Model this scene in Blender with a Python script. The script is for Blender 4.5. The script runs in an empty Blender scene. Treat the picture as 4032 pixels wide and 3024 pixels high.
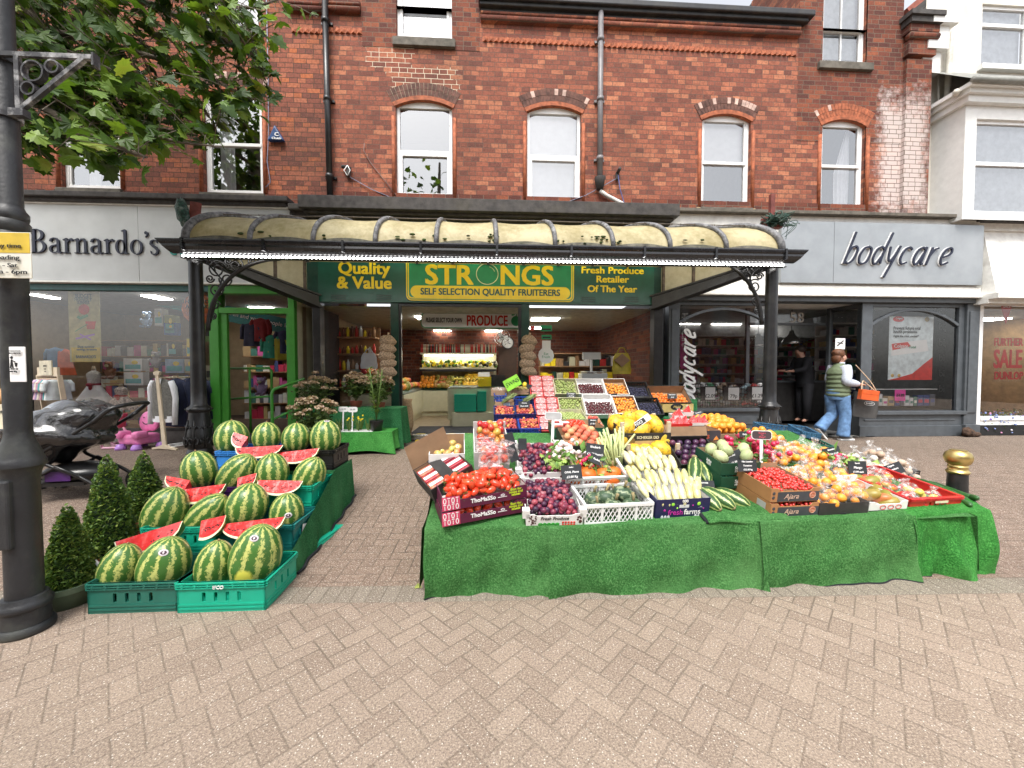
import bpy, math, random
from mathutils import Vector, Matrix, Euler
S=bpy.context.scene; COL=S.collection; R=math.radians; rnd=random.Random(11)
sin,cos,pi=math.sin,math.cos,math.pi
# ---------------- camera, sky, sun, exposure ----------------
HC=1.54; FPX=1530.0; YAW=R(3.2); PIT=R(1.75)
cd=bpy.data.cameras.new('camera'); cam=bpy.data.objects.new('camera',cd); COL.objects.link(cam)
cd.sensor_width=36; cd.lens=36*FPX/4032; cd.clip_start=.05; cd.clip_end=500
cam.location=(0,0,HC); cam.rotation_euler=(R(90)-PIT,0,-YAW); S.camera=cam
W=bpy.data.worlds.new('World'); S.world=W; W.use_nodes=True
_n=W.node_tree.nodes; _l=W.node_tree.links; _bg=_n['Background']
sky=_n.new('ShaderNodeTexSky'); sky.sky_type='NISHITA'; sky.sun_disc=False
SUN_EL=R(58); SUN_AZ=R(198)
sky.sun_elevation=SUN_EL; sky.sun_rotation=SUN_AZ; sky.air_density=1.0; sky.dust_density=3.0; sky.ozone_density=1.0
_hs=_n.new('ShaderNodeHueSaturation'); _hs.inputs['Saturation'].default_value=.22
_l.new(sky.outputs[0],_hs.inputs['Color']); _l.new(_hs.outputs[0],_bg.inputs[0]); _bg.inputs[1].default_value=.15
sl=bpy.data.lights.new('sun','SUN'); sl.energy=1.4; sl.angle=R(25); sl.color=(1,.96,.9)
so=bpy.data.objects.new('sun',sl); COL.objects.link(so)
_sd=Vector((sin(SUN_AZ)*cos(SUN_EL),cos(SUN_AZ)*cos(SUN_EL),sin(SUN_EL)))
so.rotation_euler=_sd.to_track_quat('Z','Y').to_euler(); so.location=(0,-4,14)
S.view_settings.view_transform='Standard'; S.view_settings.look='None'; S.view_settings.exposure=1.32; S.view_settings.gamma=1
S.cycles.max_bounces=6; S.cycles.transparent_max_bounces=12; S.cycles.caustics_reflective=False; S.cycles.caustics_refractive=False
S.cycles.use_denoising=True
# ---------------- pixel (4032 wide photo) to world ----------------
CM=Euler(cam.rotation_euler).to_matrix()
def ray(px,py): return CM@Vector(((px-2016)/FPX,-(py-1512)/FPX,-1))
def at_y(px,py,y):
 d=ray(px,py); t=y/d.y; return Vector((d.x*t,y,HC+d.z*t))
def at_z(px,py,z):
 d=ray(px,py); t=(z-HC)/d.z; return Vector((d.x*t,d.y*t,z))
GB=.29
def gz(y):
 t=min(1,max(0,(y-2.7)/2.9)); return GB*t*t*(3-2*t)
def at_g(px,py):
 z=0
 for i in range(30): z=z*.5+.5*gz(at_z(px,py,z).y)
 return at_z(px,py,z)
def fr(l,t,r,b,y):
 mx,my=(l+r)/2,(t+b)/2
 return at_y(l,my,y).x,at_y(r,my,y).x,at_y(mx,b,y).z,at_y(mx,t,y).z
def crop(x0,y0,s): return lambda x,y:(x0+x*s,y0+y*s)
C1=crop(0,0,.5877);C2=crop(1200,0,.5877);C3=crop(2400,0,.7378);C4=crop(0,800,.6027);C5=crop(1150,800,.7007);C6=crop(2500,800,.6926)
C7=crop(150,1600,.6103);C8=crop(1600,1400,.6329);D1=crop(600,800,.3391);D2=crop(2500,800,.3391);D3=crop(600,1500,.3391);D4=crop(2800,1500,.557)
E1=crop(1660,1650,.4938);E2=crop(2100,1600,.4938);E3=crop(2500,1640,.4938);E4=crop(2950,1700,.748);E5=crop(1900,1440,.4724);E6=crop(2400,1440,.4724)
def cr(C,l,t,r,b,y):
 a=C(l,t); d=C(r,b); return fr(a[0],a[1],d[0],d[1],y)
# ---------------- mesh builder ----------------
class MB:
 def __init__(s): s.v=[];s.f=[];s.m=[];s.sm=[];s.cur=0;s.T=None
 def add(s,vs,fs,sm=False):
  o=len(s.v)
  if s.T is not None: vs=[s.T@Vector(v) for v in vs]
  s.v+=[tuple(v) for v in vs]
  for f in fs: s.f.append([i+o for i in f]); s.m.append(s.cur); s.sm.append(sm)
  return s
 def box(s,x0,x1,y0,y1,z0,z1):
  return s.add([(x0,y0,z0),(x1,y0,z0),(x1,y1,z0),(x0,y1,z0),(x0,y0,z1),(x1,y0,z1),(x1,y1,z1),(x0,y1,z1)],
  [(0,3,2,1),(4,5,6,7),(0,1,5,4),(1,2,6,5),(2,3,7,6),(3,0,4,7)])
 def bx(s,c,d,rot=(0,0,0)):
  M=Matrix.Translation(c)@Euler(rot).to_matrix().to_4x4(); a,b,e=d[0]/2,d[1]/2,d[2]/2
  return s.add([M@Vector(q) for q in [(-a,-b,-e),(a,-b,-e),(a,b,-e),(-a,b,-e),(-a,-b,e),(a,-b,e),(a,b,e),(-a,b,e)]],
  [(0,3,2,1),(4,5,6,7),(0,1,5,4),(1,2,6,5),(2,3,7,6),(3,0,4,7)])
 def tube(s,pts,r,n=8,cap=True,closed=False):
  pts=[Vector(p) for p in pts]; k=len(pts); vs=[];fs=[]; prev=None
  for i,p in enumerate(pts):
   if closed: t=pts[(i+1)%k]-pts[i-1]
   else: t=pts[min(i+1,k-1)]-pts[max(i-1,0)]
   t.normalize()
   if prev is None:
    u=t.orthogonal().normalized()
   else:
    u=(prev-t*prev.dot(t)); u=u.normalized() if u.length>1e-6 else t.orthogonal().normalized()
   prev=u; w=t.cross(u); rr=r[i] if isinstance(r,(list,tuple)) else r
   for j in range(n):
    a=2*pi*j/n; vs.append(p+u*(rr*cos(a))+w*(rr*sin(a)))
  for i in range(k if closed else k-1):
   for j in range(n):
    a=i*n+j;b=i*n+(j+1)%n;c=((i+1)%k)*n
    fs.append((a,b,c+(j+1)%n,c+j))
  if cap and not closed: fs+= [tuple(range(n-1,-1,-1)),tuple(range((k-1)*n,k*n))]
  return s.add(vs,fs,True)
 def lathe(s,prof,n=24,c=(0,0,0),sm=True):
  vs=[];fs=[];q=[];sk=set()
  for i,p in enumerate(prof):
   q.append(p)
   if 0<i<len(prof)-1:
    a=Vector(p)-Vector(prof[i-1]);b=Vector(prof[i+1])-Vector(p)
    if a.length>1e-6 and b.length>1e-6 and a.angle(b)>.75: sk.add(len(q)-1); q.append(p)
  prof=q
  for r,z in prof:
   for j in range(n):
    a=2*pi*j/n; vs.append((c[0]+r*cos(a),c[1]+r*sin(a),c[2]+z))
  for i in range(len(prof)-1):
   if i in sk: continue
   for j in range(n): fs.append((i*n+j,i*n+(j+1)%n,(i+1)*n+(j+1)%n,(i+1)*n+j))
  fs+= [tuple(range(n-1,-1,-1)),tuple(range((len(prof)-1)*n,len(prof)*n))]
  return s.add(vs,fs,sm)
 def ell(s,c,r,nu=16,nv=10,rot=(0,0,0),fn=None):
  M=Matrix.Translation(c)@Euler(rot).to_matrix().to_4x4(); vs=[];fs=[]
  if not isinstance(r,(list,tuple)): r=(r,r,r)
  for i in range(nv+1):
   t=pi*i/nv
   for j in range(nu):
    a=2*pi*j/nu; q=Vector((sin(t)*cos(a),sin(t)*sin(a),cos(t)))
    if fn: q=q*fn(q)
    vs.append(M@Vector((q.x*r[0],q.y*r[1],q.z*r[2])))
  for i in range(nv):
   for j in range(nu): fs.append((i*nu+j,(i+1)*nu+j,(i+1)*nu+(j+1)%nu,i*nu+(j+1)%nu))
  return s.add(vs,fs,True)
 def prism(s,poly,y0,y1):
  n=len(poly); ar=sum(poly[i][0]*poly[(i+1)%n][1]-poly[(i+1)%n][0]*poly[i][1] for i in range(n))
  if ar<0: poly=poly[::-1]
  vs=[(x,y0,z) for x,z in poly]+[(x,y1,z) for x,z in poly]
  return s.add(vs,[tuple(range(n)),tuple(range(2*n-1,n-1,-1))]+[(i,i+n,(i+1)%n+n,(i+1)%n) for i in range(n)])
 def strip(s,pts,w,y0,y1,closed=False):
  n=len(pts)
  for i in range(n if closed else n-1):
   a=Vector(pts[i]);b=Vector(pts[(i+1)%n]); d=(b-a)
   if d.length<1e-7: continue
   d.normalize(); q=Vector((-d.y,d.x)); wa=w[i] if isinstance(w,list) else w; wb=w[(i+1)%n] if isinstance(w,list) else w
   a2=a-d*wa*.2; b2=b+d*wb*.2; e=.0003*(i%4)+rnd.random()*.0003
   s.prism([tuple(a2-q*wa/2),tuple(b2-q*wb/2),tuple(b2+q*wb/2),tuple(a2+q*wa/2)],y0-e,y1)
  return s
 def grid(s,fn,nu,nv,sm=True,closed=False):
  vs=[fn(i/nu,j/nv) for j in range(nv+1) for i in range(nu+1)]
  return s.add(vs,[(j*(nu+1)+i,j*(nu+1)+i+1,(j+1)*(nu+1)+i+1,(j+1)*(nu+1)+i) for j in range(nv) for i in range(nu)],sm)
def obj(name,mb,mats,parent=None,loc=(0,0,0),rot=(0,0,0),bev=0,label=None,cat=None,group=None,kind=None,world=False,sub=0):
 me=bpy.data.meshes.new(name); me.from_pydata(mb.v,[],mb.f)
 if not isinstance(mats,(list,tuple)): mats=[mats]
 for m in mats: me.materials.append(m)
 me.polygons.foreach_set('material_index',mb.m); me.polygons.foreach_set('use_smooth',mb.sm); me.update()
 return link(name,me,parent,loc,rot,bev,label,cat,group,kind,world,sub)
def link(name,me,parent=None,loc=(0,0,0),rot=(0,0,0),bev=0,label=None,cat=None,group=None,kind=None,world=False,sub=0):
 o=bpy.data.objects.new(name,me); COL.objects.link(o); o.location=loc; o.rotation_euler=rot
 if parent:
  o.parent=parent
  if world: o.location=-wl(parent)
 if bev:
  b=o.modifiers.new('Bevel','BEVEL'); b.width=bev; b.segments=2; b.limit_method='ANGLE'; b.angle_limit=R(40)
 if sub:
  b=o.modifiers.new('Sub','SUBSURF'); b.levels=sub; b.render_levels=sub
 return tag(o,label,cat,group,kind)
def wl(o):
 v=Vector(o.location)
 while o.parent: o=o.parent; v=v+Vector(o.location)
 return v
def tag(o,label=None,cat=None,group=None,kind=None):
 if label: o['label']=label
 if cat: o['category']=cat
 if group: o['group']=group
 if kind: o['kind']=kind
 return o
def thing(name,label,cat,loc=(0,0,0),rot=(0,0,0),group=None):
 o=bpy.data.objects.new(name,None); COL.objects.link(o); o.location=loc; o.empty_display_size=.1
 o.rotation_euler=(0,0,rot) if isinstance(rot,(int,float)) else rot
 return tag(o,label,cat,group)
def dup(root,loc=None,rot=None,label=None,group=None,scale=None):
 r=root.copy(); COL.objects.link(r)
 if loc is not None: r.location=loc
 if rot is not None: r.rotation_euler=rot if isinstance(rot,(list,tuple,Euler)) else (0,0,rot)
 if scale is not None: r.scale=(scale,)*3 if not isinstance(scale,(list,tuple)) else scale
 if label: r['label']=label
 if group: r['group']=group
 for ch in list(root.children):
  c=ch.copy(); COL.objects.link(c); c.parent=r
  for g in list(ch.children):
   d=g.copy(); COL.objects.link(d); d.parent=c
 return r
def text(name,body,size,mat,parent=None,loc=(0,0,0),rot=(R(90),0,0),ext=.002,bold=0,shear=0,ax='CENTER',sx=1,line=1,space=1,world=False):
 c=bpy.data.curves.new(name,'FONT'); c.body=body; c.size=size; c.extrude=ext; c.offset=0; c.shear=shear; c.align_x=ax; c.align_y='CENTER'
 c.space_line=line; c.space_character=space; c.resolution_u=3
 t=bpy.data.objects.new('tmp',c); me=bpy.data.meshes.new_from_object(t); bpy.data.objects.remove(t); bpy.data.curves.remove(c)
 me.materials.clear(); me.materials.append(mat); me.name=name
 if bold:
  b=min(bold,size*.03); V=[tuple(v.co) for v in me.vertices]; F=[tuple(p.vertices) for p in me.polygons]; n=len(V); nv=[];nf=[]
  for k,(dx,dy) in enumerate(((0,0),(b,b*.6),(-b,b*.6),(b,-b*.6),(-b,-b*.6))): nv+=[(x+dx,y+dy,z+.0002*k) for x,y,z in V]; nf+=[tuple(i+n*k for i in f) for f in F]
  me=bpy.data.meshes.new(name); me.from_pydata(nv,[],nf); me.materials.append(mat)
 o=link(name,me,parent,loc,rot); o.scale=(sx,1,1)
 if world and parent: o.location=Vector(loc)-wl(parent)
 return o
# ---------------- materials ----------------
def lin(c):
 return tuple((x/255/12.92 if x<=10 else ((x/255+.055)/1.055)**2.4) for x in c)
MATS={}
def nt(name):
 m=bpy.data.materials.new(name); m.use_nodes=True; t=m.node_tree; return m,t,t.nodes['Principled BSDF']
def N(t,ty,ins={},**kw):
 n=t.nodes.new('ShaderNode'+ty)
 for k,v in kw.items(): setattr(n,k,v)
 for k,v in ins.items():
  if hasattr(v,'is_output') or isinstance(v,bpy.types.NodeSocket): t.links.new(v,n.inputs[k])
  else: n.inputs[k].default_value=v
 return n
def MA(t,op,a,b=0,c=0):
 n=t.nodes.new('ShaderNodeMath'); n.operation=op
 for i,v in enumerate((a,b,c)):
  if isinstance(v,bpy.types.NodeSocket): t.links.new(v,n.inputs[i])
  else: n.inputs[i].default_value=v
 return n.outputs[0]
def MIX(t,f,a,b,bt='MIX'):
 n=t.nodes.new('ShaderNodeMix'); n.data_type='RGBA'; n.blend_type=bt
 for k,v in ((0,f),(6,a),(7,b)):
  if isinstance(v,bpy.types.NodeSocket): t.links.new(v,n.inputs[k])
  else: n.inputs[k].default_value=v if k==0 else (tuple(v)+(1,))[:4]
 return n.outputs[2]
def RAMP(t,f,stops):
 n=t.nodes.new('ShaderNodeValToRGB'); e=n.color_ramp.elements
 while len(e)<len(stops): e.new(.5)
 for i,(p,c) in enumerate(stops):
  e[i].position=p; e[i].color=(tuple(c)+(1,))[:4] if isinstance(c,(tuple,list)) else (c,c,c,1)
 t.links.new(f,n.inputs[0]); return n.outputs[0]
def OC(t,k='Object'): return N(t,'TexCoord').outputs[k]
def NOI(t,co,sc,det=3,ro=.55): return N(t,'TexNoise',{'Vector':co,'Scale':sc,'Detail':det,'Roughness':ro}).outputs[0]
def BUMP(t,p,h,st,di=.01):
 n=N(t,'Bump',{'Height':h,'Strength':st,'Distance':di}); t.links.new(n.outputs[0],p.inputs['Normal'])
def mat(name,col,rough=.6,metal=0,var=.18,sc=9,bump=0,bs=60,spec=.5,rv=False,dirt=0,dc=(.08,.07,.05)):
 if name in MATS: return MATS[name]
 m,t,p=nt(name); col=tuple(col)
 co=OC(t); f=NOI(t,co,sc)
 a=tuple(max(0,x*(1-var*1.6)) for x in col); b=tuple(min(1,x*(1+var*1.3)) for x in col)
 c=RAMP(t,f,[(.25,a),(.75,b)])
 if rv:
  r=N(t,'ObjectInfo').outputs['Random']; v=MA(t,'MULTIPLY_ADD',r,rv*2,1-rv)
  c=MIX(t,1,c,N(t,'CombineColor',{0:v,1:v,2:v}).outputs[0],'MULTIPLY')
 if dirt:
  d=NOI(t,co,sc*.35,6,.65); c=MIX(t,MA(t,'MULTIPLY',RAMP(t,d,[(.5,0),(.68,1)]),dirt),c,dc)
 t.links.new(c,p.inputs['Base Color']); p.inputs['Roughness'].default_value=rough; p.inputs['Metallic'].default_value=metal
 p.inputs['Specular IOR Level'].default_value=spec
 if bump: BUMP(t,p,NOI(t,co,bs,4),bump)
 MATS[name]=m; return m
def emis(name,col,st):
 m,t,p=nt(name); p.inputs['Base Color'].default_value=tuple(col)+(1,); p.inputs['Emission Color'].default_value=tuple(col)+(1,); p.inputs['Emission Strength'].default_value=st
 return m
def glass(name,refl=1.0,tint=(1,1,1),base=.05,rough=.0):
 m,t,p=nt(name); t.nodes.remove(p); out=t.nodes['Material Output']
 tr=N(t,'BsdfTransparent',{0:tint+(1,)}); g=N(t,'BsdfGlossy',{0:(1,1,1,1),'Roughness':rough})
 f=N(t,'Fresnel',{'IOR':1.5}).outputs[0]; f=MA(t,'MINIMUM',MA(t,'MULTIPLY_ADD',f,refl,base),.9)
 x=N(t,'MixShader',{0:f,1:tr.outputs[0],2:g.outputs[0]}); t.links.new(x.outputs[0],out.inputs[0]); return m
def film(name,op=.35,col=(.9,.9,.9),rough=.12):
 m,t,p=nt(name); out=t.nodes['Material Output']
 p.inputs['Base Color'].default_value=tuple(col)+(1,); p.inputs['Roughness'].default_value=rough
 co=OC(t); h=NOI(t,co,26,4); BUMP(t,p,h,.9,.02)
 tr=N(t,'BsdfTransparent'); f=RAMP(t,NOI(t,co,30,4),[(.5,op*.3),(.66,min(1,op*2.2))])  # whitish noise patches painted into the film stand for highlights on crumpled plastic
 x=N(t,'MixShader',{0:f,1:tr.outputs[0],2:p.outputs[0]}); t.links.new(x.outputs[0],out.inputs[0]); return m
# ---------------- special materials ----------------
def brick_mat(name,pal,mortar,white=[],eff=[],soot=.5):
 m,t,p=nt(name); co=OC(t); s=N(t,'SeparateXYZ',{0:co}); x,y,z=s.outputs
 wob=NOI(t,co,2.2,2); zz=MA(t,'MULTIPLY_ADD',wob,.02,z)
 v=N(t,'CombineXYZ',{0:MA(t,'ADD',x,MA(t,'MULTIPLY',y,.97)),1:zz,2:0}).outputs[0]
 b=N(t,'TexBrick',{'Vector':v,'Color1':(0,0,0,1),'Color2':(1,1,1,1),'Mortar':(.5,.5,.5,1),'Scale':1,'Mortar Size':.0055,'Mortar Smooth':.25,'Bias':0,'Brick Width':.232,'Row Height':.0862},offset=.5,squash=.62,squash_frequency=3)
 col=RAMP(t,b.outputs['Color'],pal)
 n1=NOI(t,co,26,5,.7); col=MIX(t,MA(t,'MULTIPLY',RAMP(t,n1,[(.42,0),(.7,1)]),.62),col,(.075,.034,.026))
 n2=NOI(t,co,.8,5,.6); col=MIX(t,MA(t,'MULTIPLY',RAMP(t,n2,[(.44,0),(.7,1)]),soot),col,(.055,.032,.026))
 n3=NOI(t,co,60,2); col=MIX(t,MA(t,'MULTIPLY',RAMP(t,n3,[(.58,0),(.75,1)]),.3),col,(.5,.25,.17))
 mo=MIX(t,NOI(t,co,5,3),mortar,tuple(q*.45 for q in mortar))
 def mask(rects,soft,sc):
  o=None
  for (a,b2,c,d) in rects:
   mx=MA(t,'MULTIPLY',MA(t,'SMOOTHSTEP' if 0 else 'SUBTRACT',1,MA(t,'DIVIDE',MA(t,'ABSOLUTE',MA(t,'SUBTRACT',x,(a+b2)/2)),(b2-a)/2)),1)
   mz=MA(t,'SUBTRACT',1,MA(t,'DIVIDE',MA(t,'ABSOLUTE',MA(t,'SUBTRACT',z,(c+d)/2)),(d-c)/2))
   q=MA(t,'MINIMUM',mx,mz); q=MA(t,'ADD',q,MA(t,'MULTIPLY_ADD',NOI(t,co,sc,4,.7),1.2,-.55)); q=MA(t,'MULTIPLY',q,soft)
   n=N(t,'Clamp',{0:q}).outputs[0]; o=n if o is None else MA(t,'MAXIMUM',o,n)
  return o
 if white: mo=MIX(t,mask(white,14,2.5),mo,(.62,.55,.42))
 if eff:
  k=mask(eff,2.2,9); col=MIX(t,MA(t,'MULTIPLY',k,.75),col,(.62,.55,.52))
 c=MIX(t,b.outputs['Fac'],col,mo); t.links.new(c,p.inputs['Base Color']); p.inputs['Roughness'].default_value=.85; p.inputs['Specular IOR Level'].default_value=.2
 h=MA(t,'SUBTRACT',MA(t,'MULTIPLY',n1,.35),b.outputs['Fac']); BUMP(t,p,h,.7,.012); return m
PALA=[(0,(.16,.06,.045)),(.3,(.25,.084,.056)),(.6,(.32,.105,.064)),(.82,(.4,.14,.08)),(1,(.5,.2,.11))]
PALB=[(0,(.09,.032,.026)),(.4,(.16,.05,.034)),(.75,(.22,.066,.038)),(1,(.29,.09,.046))]
def herr(t,x,y):
 i=MA(t,'FLOOR',x); j=MA(t,'FLOOR',y); fx=MA(t,'FRACT',x); fy=MA(t,'FRACT',y)
 m=MA(t,'FLOORED_MODULO',MA(t,'SUBTRACT',i,j),4)
 e=[MA(t,'COMPARE',m,k,.1) for k in range(4)]
 d=MA(t,'MINIMUM',MA(t,'MINIMUM',MA(t,'MULTIPLY_ADD',e[1],9,fx),MA(t,'MULTIPLY_ADD',e[0],9,MA(t,'SUBTRACT',1,fx))),
 MA(t,'MINIMUM',MA(t,'MULTIPLY_ADD',e[2],9,fy),MA(t,'MULTIPLY_ADD',e[3],9,MA(t,'SUBTRACT',1,fy))))
 idv=N(t,'CombineXYZ',{0:MA(t,'SUBTRACT',i,e[1]),1:MA(t,'SUBTRACT',j,e[2]),2:0}).outputs[0]
 return d,idv
def paving_mat():
 m,t,p=nt('paving_blocks'); co=OC(t)
 wv=N(t,'VectorMath',{0:co,1:N(t,'VectorMath',{0:N(t,'TexNoise',{'Vector':co,'Scale':1.3}).outputs['Color'],1:(.02,.02,0)},operation='MULTIPLY').outputs[0]},operation='ADD').outputs[0]
 r=N(t,'VectorRotate',{'Vector':wv,'Angle':R(1.8)},rotation_type='Z_AXIS').outputs[0]
 s=N(t,'SeparateXYZ',{0:r}); X,Y=s.outputs[0],s.outputs[1]
 u=MA(t,'MULTIPLY',X,9.85); v=MA(t,'MULTIPLY',Y,9.85)
 k=.70711; u2=MA(t,'MULTIPLY_ADD',u,k,MA(t,'MULTIPLY',v,k)); v2=MA(t,'SUBTRACT',MA(t,'MULTIPLY',v,k),MA(t,'MULTIPLY',u,k))
 d1,i1=herr(t,MA(t,'ADD',u2,400),MA(t,'ADD',v2,400)); d2,i2=herr(t,MA(t,'ADD',u,400),MA(t,'ADD',v,400))
 fx=MA(t,'FRACT',MA(t,'ADD',u,400)); b0,b1=2.585,2.785
 db=MA(t,'MINIMUM',MA(t,'MINIMUM',fx,MA(t,'SUBTRACT',1,fx)),MA(t,'MULTIPLY',MA(t,'MINIMUM',MA(t,'ABSOLUTE',MA(t,'SUBTRACT',Y,b0)),MA(t,'ABSOLUTE',MA(t,'SUBTRACT',Y,b1))),10))
 ib=N(t,'CombineXYZ',{0:MA(t,'FLOOR',u),1:77,2:0}).outputs[0]
 far=MA(t,'GREATER_THAN',Y,b1); band=MA(t,'MULTIPLY',MA(t,'GREATER_THAN',Y,b0),MA(t,'LESS_THAN',Y,b1))
 def sel(a,b,c):
  return MIX(t,band,MIX(t,far,a,b),c)
 dd=sel(d1,d2,db); iv=sel(i1,i2,ib)
 rn=N(t,'TexWhiteNoise',{0:iv}).outputs[0]
 grime=RAMP(t,NOI(t,co,.55,5,.6),[(.35,0),(.7,1)])
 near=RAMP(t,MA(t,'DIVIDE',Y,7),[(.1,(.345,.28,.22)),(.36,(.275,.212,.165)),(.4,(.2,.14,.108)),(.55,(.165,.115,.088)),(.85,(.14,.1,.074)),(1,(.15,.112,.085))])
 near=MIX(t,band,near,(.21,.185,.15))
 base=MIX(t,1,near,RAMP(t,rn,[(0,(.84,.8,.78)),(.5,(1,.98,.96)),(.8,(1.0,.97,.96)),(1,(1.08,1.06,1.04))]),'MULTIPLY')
 base=MIX(t,MA(t,'MULTIPLY',grime,.4),base,MIX(t,1,base,(.7,.69,.68),'MULTIPLY'))
 sp=RAMP(t,N(t,'TexVoronoi',{'Vector':co,'Scale':150}).outputs['Color'],[(.62,0),(.78,1)])
 spn=NOI(t,co,120,3,.8); base=MIX(t,MA(t,'MULTIPLY',RAMP(t,spn,[(.5,0),(.62,1)]),.62),base,(.62,.52,.42))
 base=MIX(t,MA(t,'MULTIPLY',RAMP(t,NOI(t,co,95,3,.8),[(.5,0),(.64,1)]),.62),base,(.075,.055,.05))
 vd=N(t,'TexVoronoi',{'Vector':co,'Scale':75,'Randomness':1}); w=MA(t,'MULTIPLY',MA(t,'LESS_THAN',vd.outputs['Distance'],.2),MA(t,'GREATER_THAN',N(t,'SeparateColor',{0:vd.outputs['Color']}).outputs[0],.72))
 base=MIX(t,MA(t,'MULTIPLY',w,.8),base,(.8,.76,.68))
 wearf=MA(t,'MULTIPLY',RAMP(t,NOI(t,co,1.7,3),[(.35,.3),(.65,1)]),RAMP(t,MA(t,'DIVIDE',Y,7),[(.2,.26),(.36,.6),(.45,1)]))
 j=MA(t,'MULTIPLY',RAMP(t,dd,[(.025,1),(.06,0)]),wearf)
 base=MIX(t,j,base,(.075,.06,.045))
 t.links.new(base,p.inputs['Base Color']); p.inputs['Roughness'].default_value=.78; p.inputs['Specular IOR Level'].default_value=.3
 BUMP(t,p,MA(t,'ADD',MA(t,'MULTIPLY',spn,.35),MA(t,'MULTIPLY',RAMP(t,dd,[(.0,0),(.08,1)]),1)),.55,.006); return m
def turf_mat(name,a,b):
 m,t,p=nt(name); co=OC(t); n=NOI(t,co,85,4,.8); n2=NOI(t,co,11,5,.75); n3=NOI(t,co,2.4,3)
 c=RAMP(t,n,[(.3,tuple(q*.3 for q in a)),(.5,a),(.68,b)]); c=MIX(t,MA(t,'MULTIPLY',RAMP(t,n2,[(.4,0),(.65,1)]),.5),c,tuple(q*.62 for q in a))
 c=MIX(t,MA(t,'MULTIPLY',RAMP(t,n3,[(.45,0),(.7,1)]),.35),c,b)
 t.links.new(c,p.inputs['Base Color']); p.inputs['Roughness'].default_value=.8; p.inputs['Specular IOR Level'].default_value=.12
 BUMP(t,p,MA(t,'ADD',n,MA(t,'MULTIPLY',n2,.8)),1,.02); return m
def melon_mat(name='watermelon_rind',dark=(.035,.1,.018),light=(.58,.6,.18),ns=11,patch=False):
 m,t,p=nt(name); co=OC(t); oi=N(t,'ObjectInfo').outputs['Random']
 off=N(t,'CombineXYZ',{0:MA(t,'MULTIPLY',oi,37),1:0,2:0}).outputs[0]; cc=N(t,'VectorMath',{0:co,1:off},operation='ADD').outputs[0]
 s=N(t,'SeparateXYZ',{0:co}); ang=MA(t,'ARCTAN2',s.outputs[1],s.outputs[0])
 n=NOI(t,cc,3.6,4,.8); nb=NOI(t,cc,11,4,.8)
 w=MA(t,'SINE',MA(t,'ADD',MA(t,'MULTIPLY',ang,ns),MA(t,'ADD',MA(t,'MULTIPLY',n,8),MA(t,'MULTIPLY',oi,6))))
 f=MA(t,'ADD',MA(t,'MULTIPLY',w,.32),MA(t,'MULTIPLY_ADD',nb,1.9,-.86))
 base=MIX(t,NOI(t,cc,2,3),dark,tuple(q*1.9 for q in dark))
 c=MIX(t,RAMP(t,f,[(.14,0),(.3,1)]),base,MIX(t,nb,tuple(q*.62 for q in light),light))
 if patch:
  g=N(t,'VectorMath',{0:co,1:(.12,-.9,-.35)},operation='DISTANCE').outputs['Value']
  c=MIX(t,RAMP(t,MA(t,'ADD',g,MA(t,'MULTIPLY',n,.25)),[(.42,1),(.52,0)]),c,(.72,.66,.1))
 t.links.new(c,p.inputs['Base Color']); p.inputs['Roughness'].default_value=.34; p.inputs['Specular IOR Level'].default_value=.45; return m
def fruit(name,stops,sc=9,rough=.35,rv=.3,bump=0,bs=80,spots=None,coat=0):
 m,t,p=nt(name); co=OC(t); oi=N(t,'ObjectInfo').outputs['Random']
 off=N(t,'CombineXYZ',{0:MA(t,'MULTIPLY',oi,91),1:MA(t,'MULTIPLY',oi,17),2:0}).outputs[0]; cc=N(t,'VectorMath',{0:co,1:off},operation='ADD').outputs[0]
 f=MA(t,'ADD',NOI(t,cc,sc,3),MA(t,'MULTIPLY_ADD',oi,rv*2,-rv)); c=RAMP(t,f,stops)
 if spots:
  q=NOI(t,cc,spots[1],3,.6); c=MIX(t,RAMP(t,q,[(.52,0),(.58,1)]),c,spots[0])
 t.links.new(c,p.inputs['Base Color']); p.inputs['Roughness'].default_value=rough; p.inputs['Coat Weight'].default_value=coat
 if bump: BUMP(t,p,NOI(t,co,bs,2),bump,.004)
 return m
def leaf_mat(name,stops,tr=.35):
 m,t,p=nt(name); co=OC(t); g=N(t,'NewGeometry').outputs['Random Per Island']
 f=MA(t,'ADD',MA(t,'MULTIPLY',g,.8),MA(t,'MULTIPLY',NOI(t,co,6,2),.3)); c=RAMP(t,f,stops); out=t.nodes['Material Output']
 t.links.new(c,p.inputs['Base Color']); p.inputs['Roughness'].default_value=.5
 d=N(t,'BsdfTranslucent',{0:MIX(t,1,c,(1.2,1.25,.6),'MULTIPLY')}); x=N(t,'MixShader',{0:tr,1:p.outputs[0],2:d.outputs[0]}); t.links.new(x.outputs[0],out.inputs[0]); return m
M={}
M['brick']=None
M['white']=mat('white_upvc',(.78,.78,.77),.35,var=.04); M['wpaint']=mat('white_paint',(.74,.73,.69),.5,var=.08,dirt=.35,dc=(.35,.32,.27))
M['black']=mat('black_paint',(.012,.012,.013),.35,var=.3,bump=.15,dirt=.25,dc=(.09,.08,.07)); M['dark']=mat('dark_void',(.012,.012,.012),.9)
M['stone']=mat('sill_stone',(.12,.105,.085),.85,var=.3,bump=.4,dirt=.6,dc=(.05,.05,.035)); M['darkstone']=mat('sooty_cornice',(.05,.045,.043),.8,var=.35,bump=.4,dirt=.4)
M['green']=mat('bright_green_paint',(.055,.27,.035),.35,var=.08); M['dgreen']=mat('dark_green_paint',(.008,.05,.032),.35,var=.2,dirt=.2)
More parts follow.
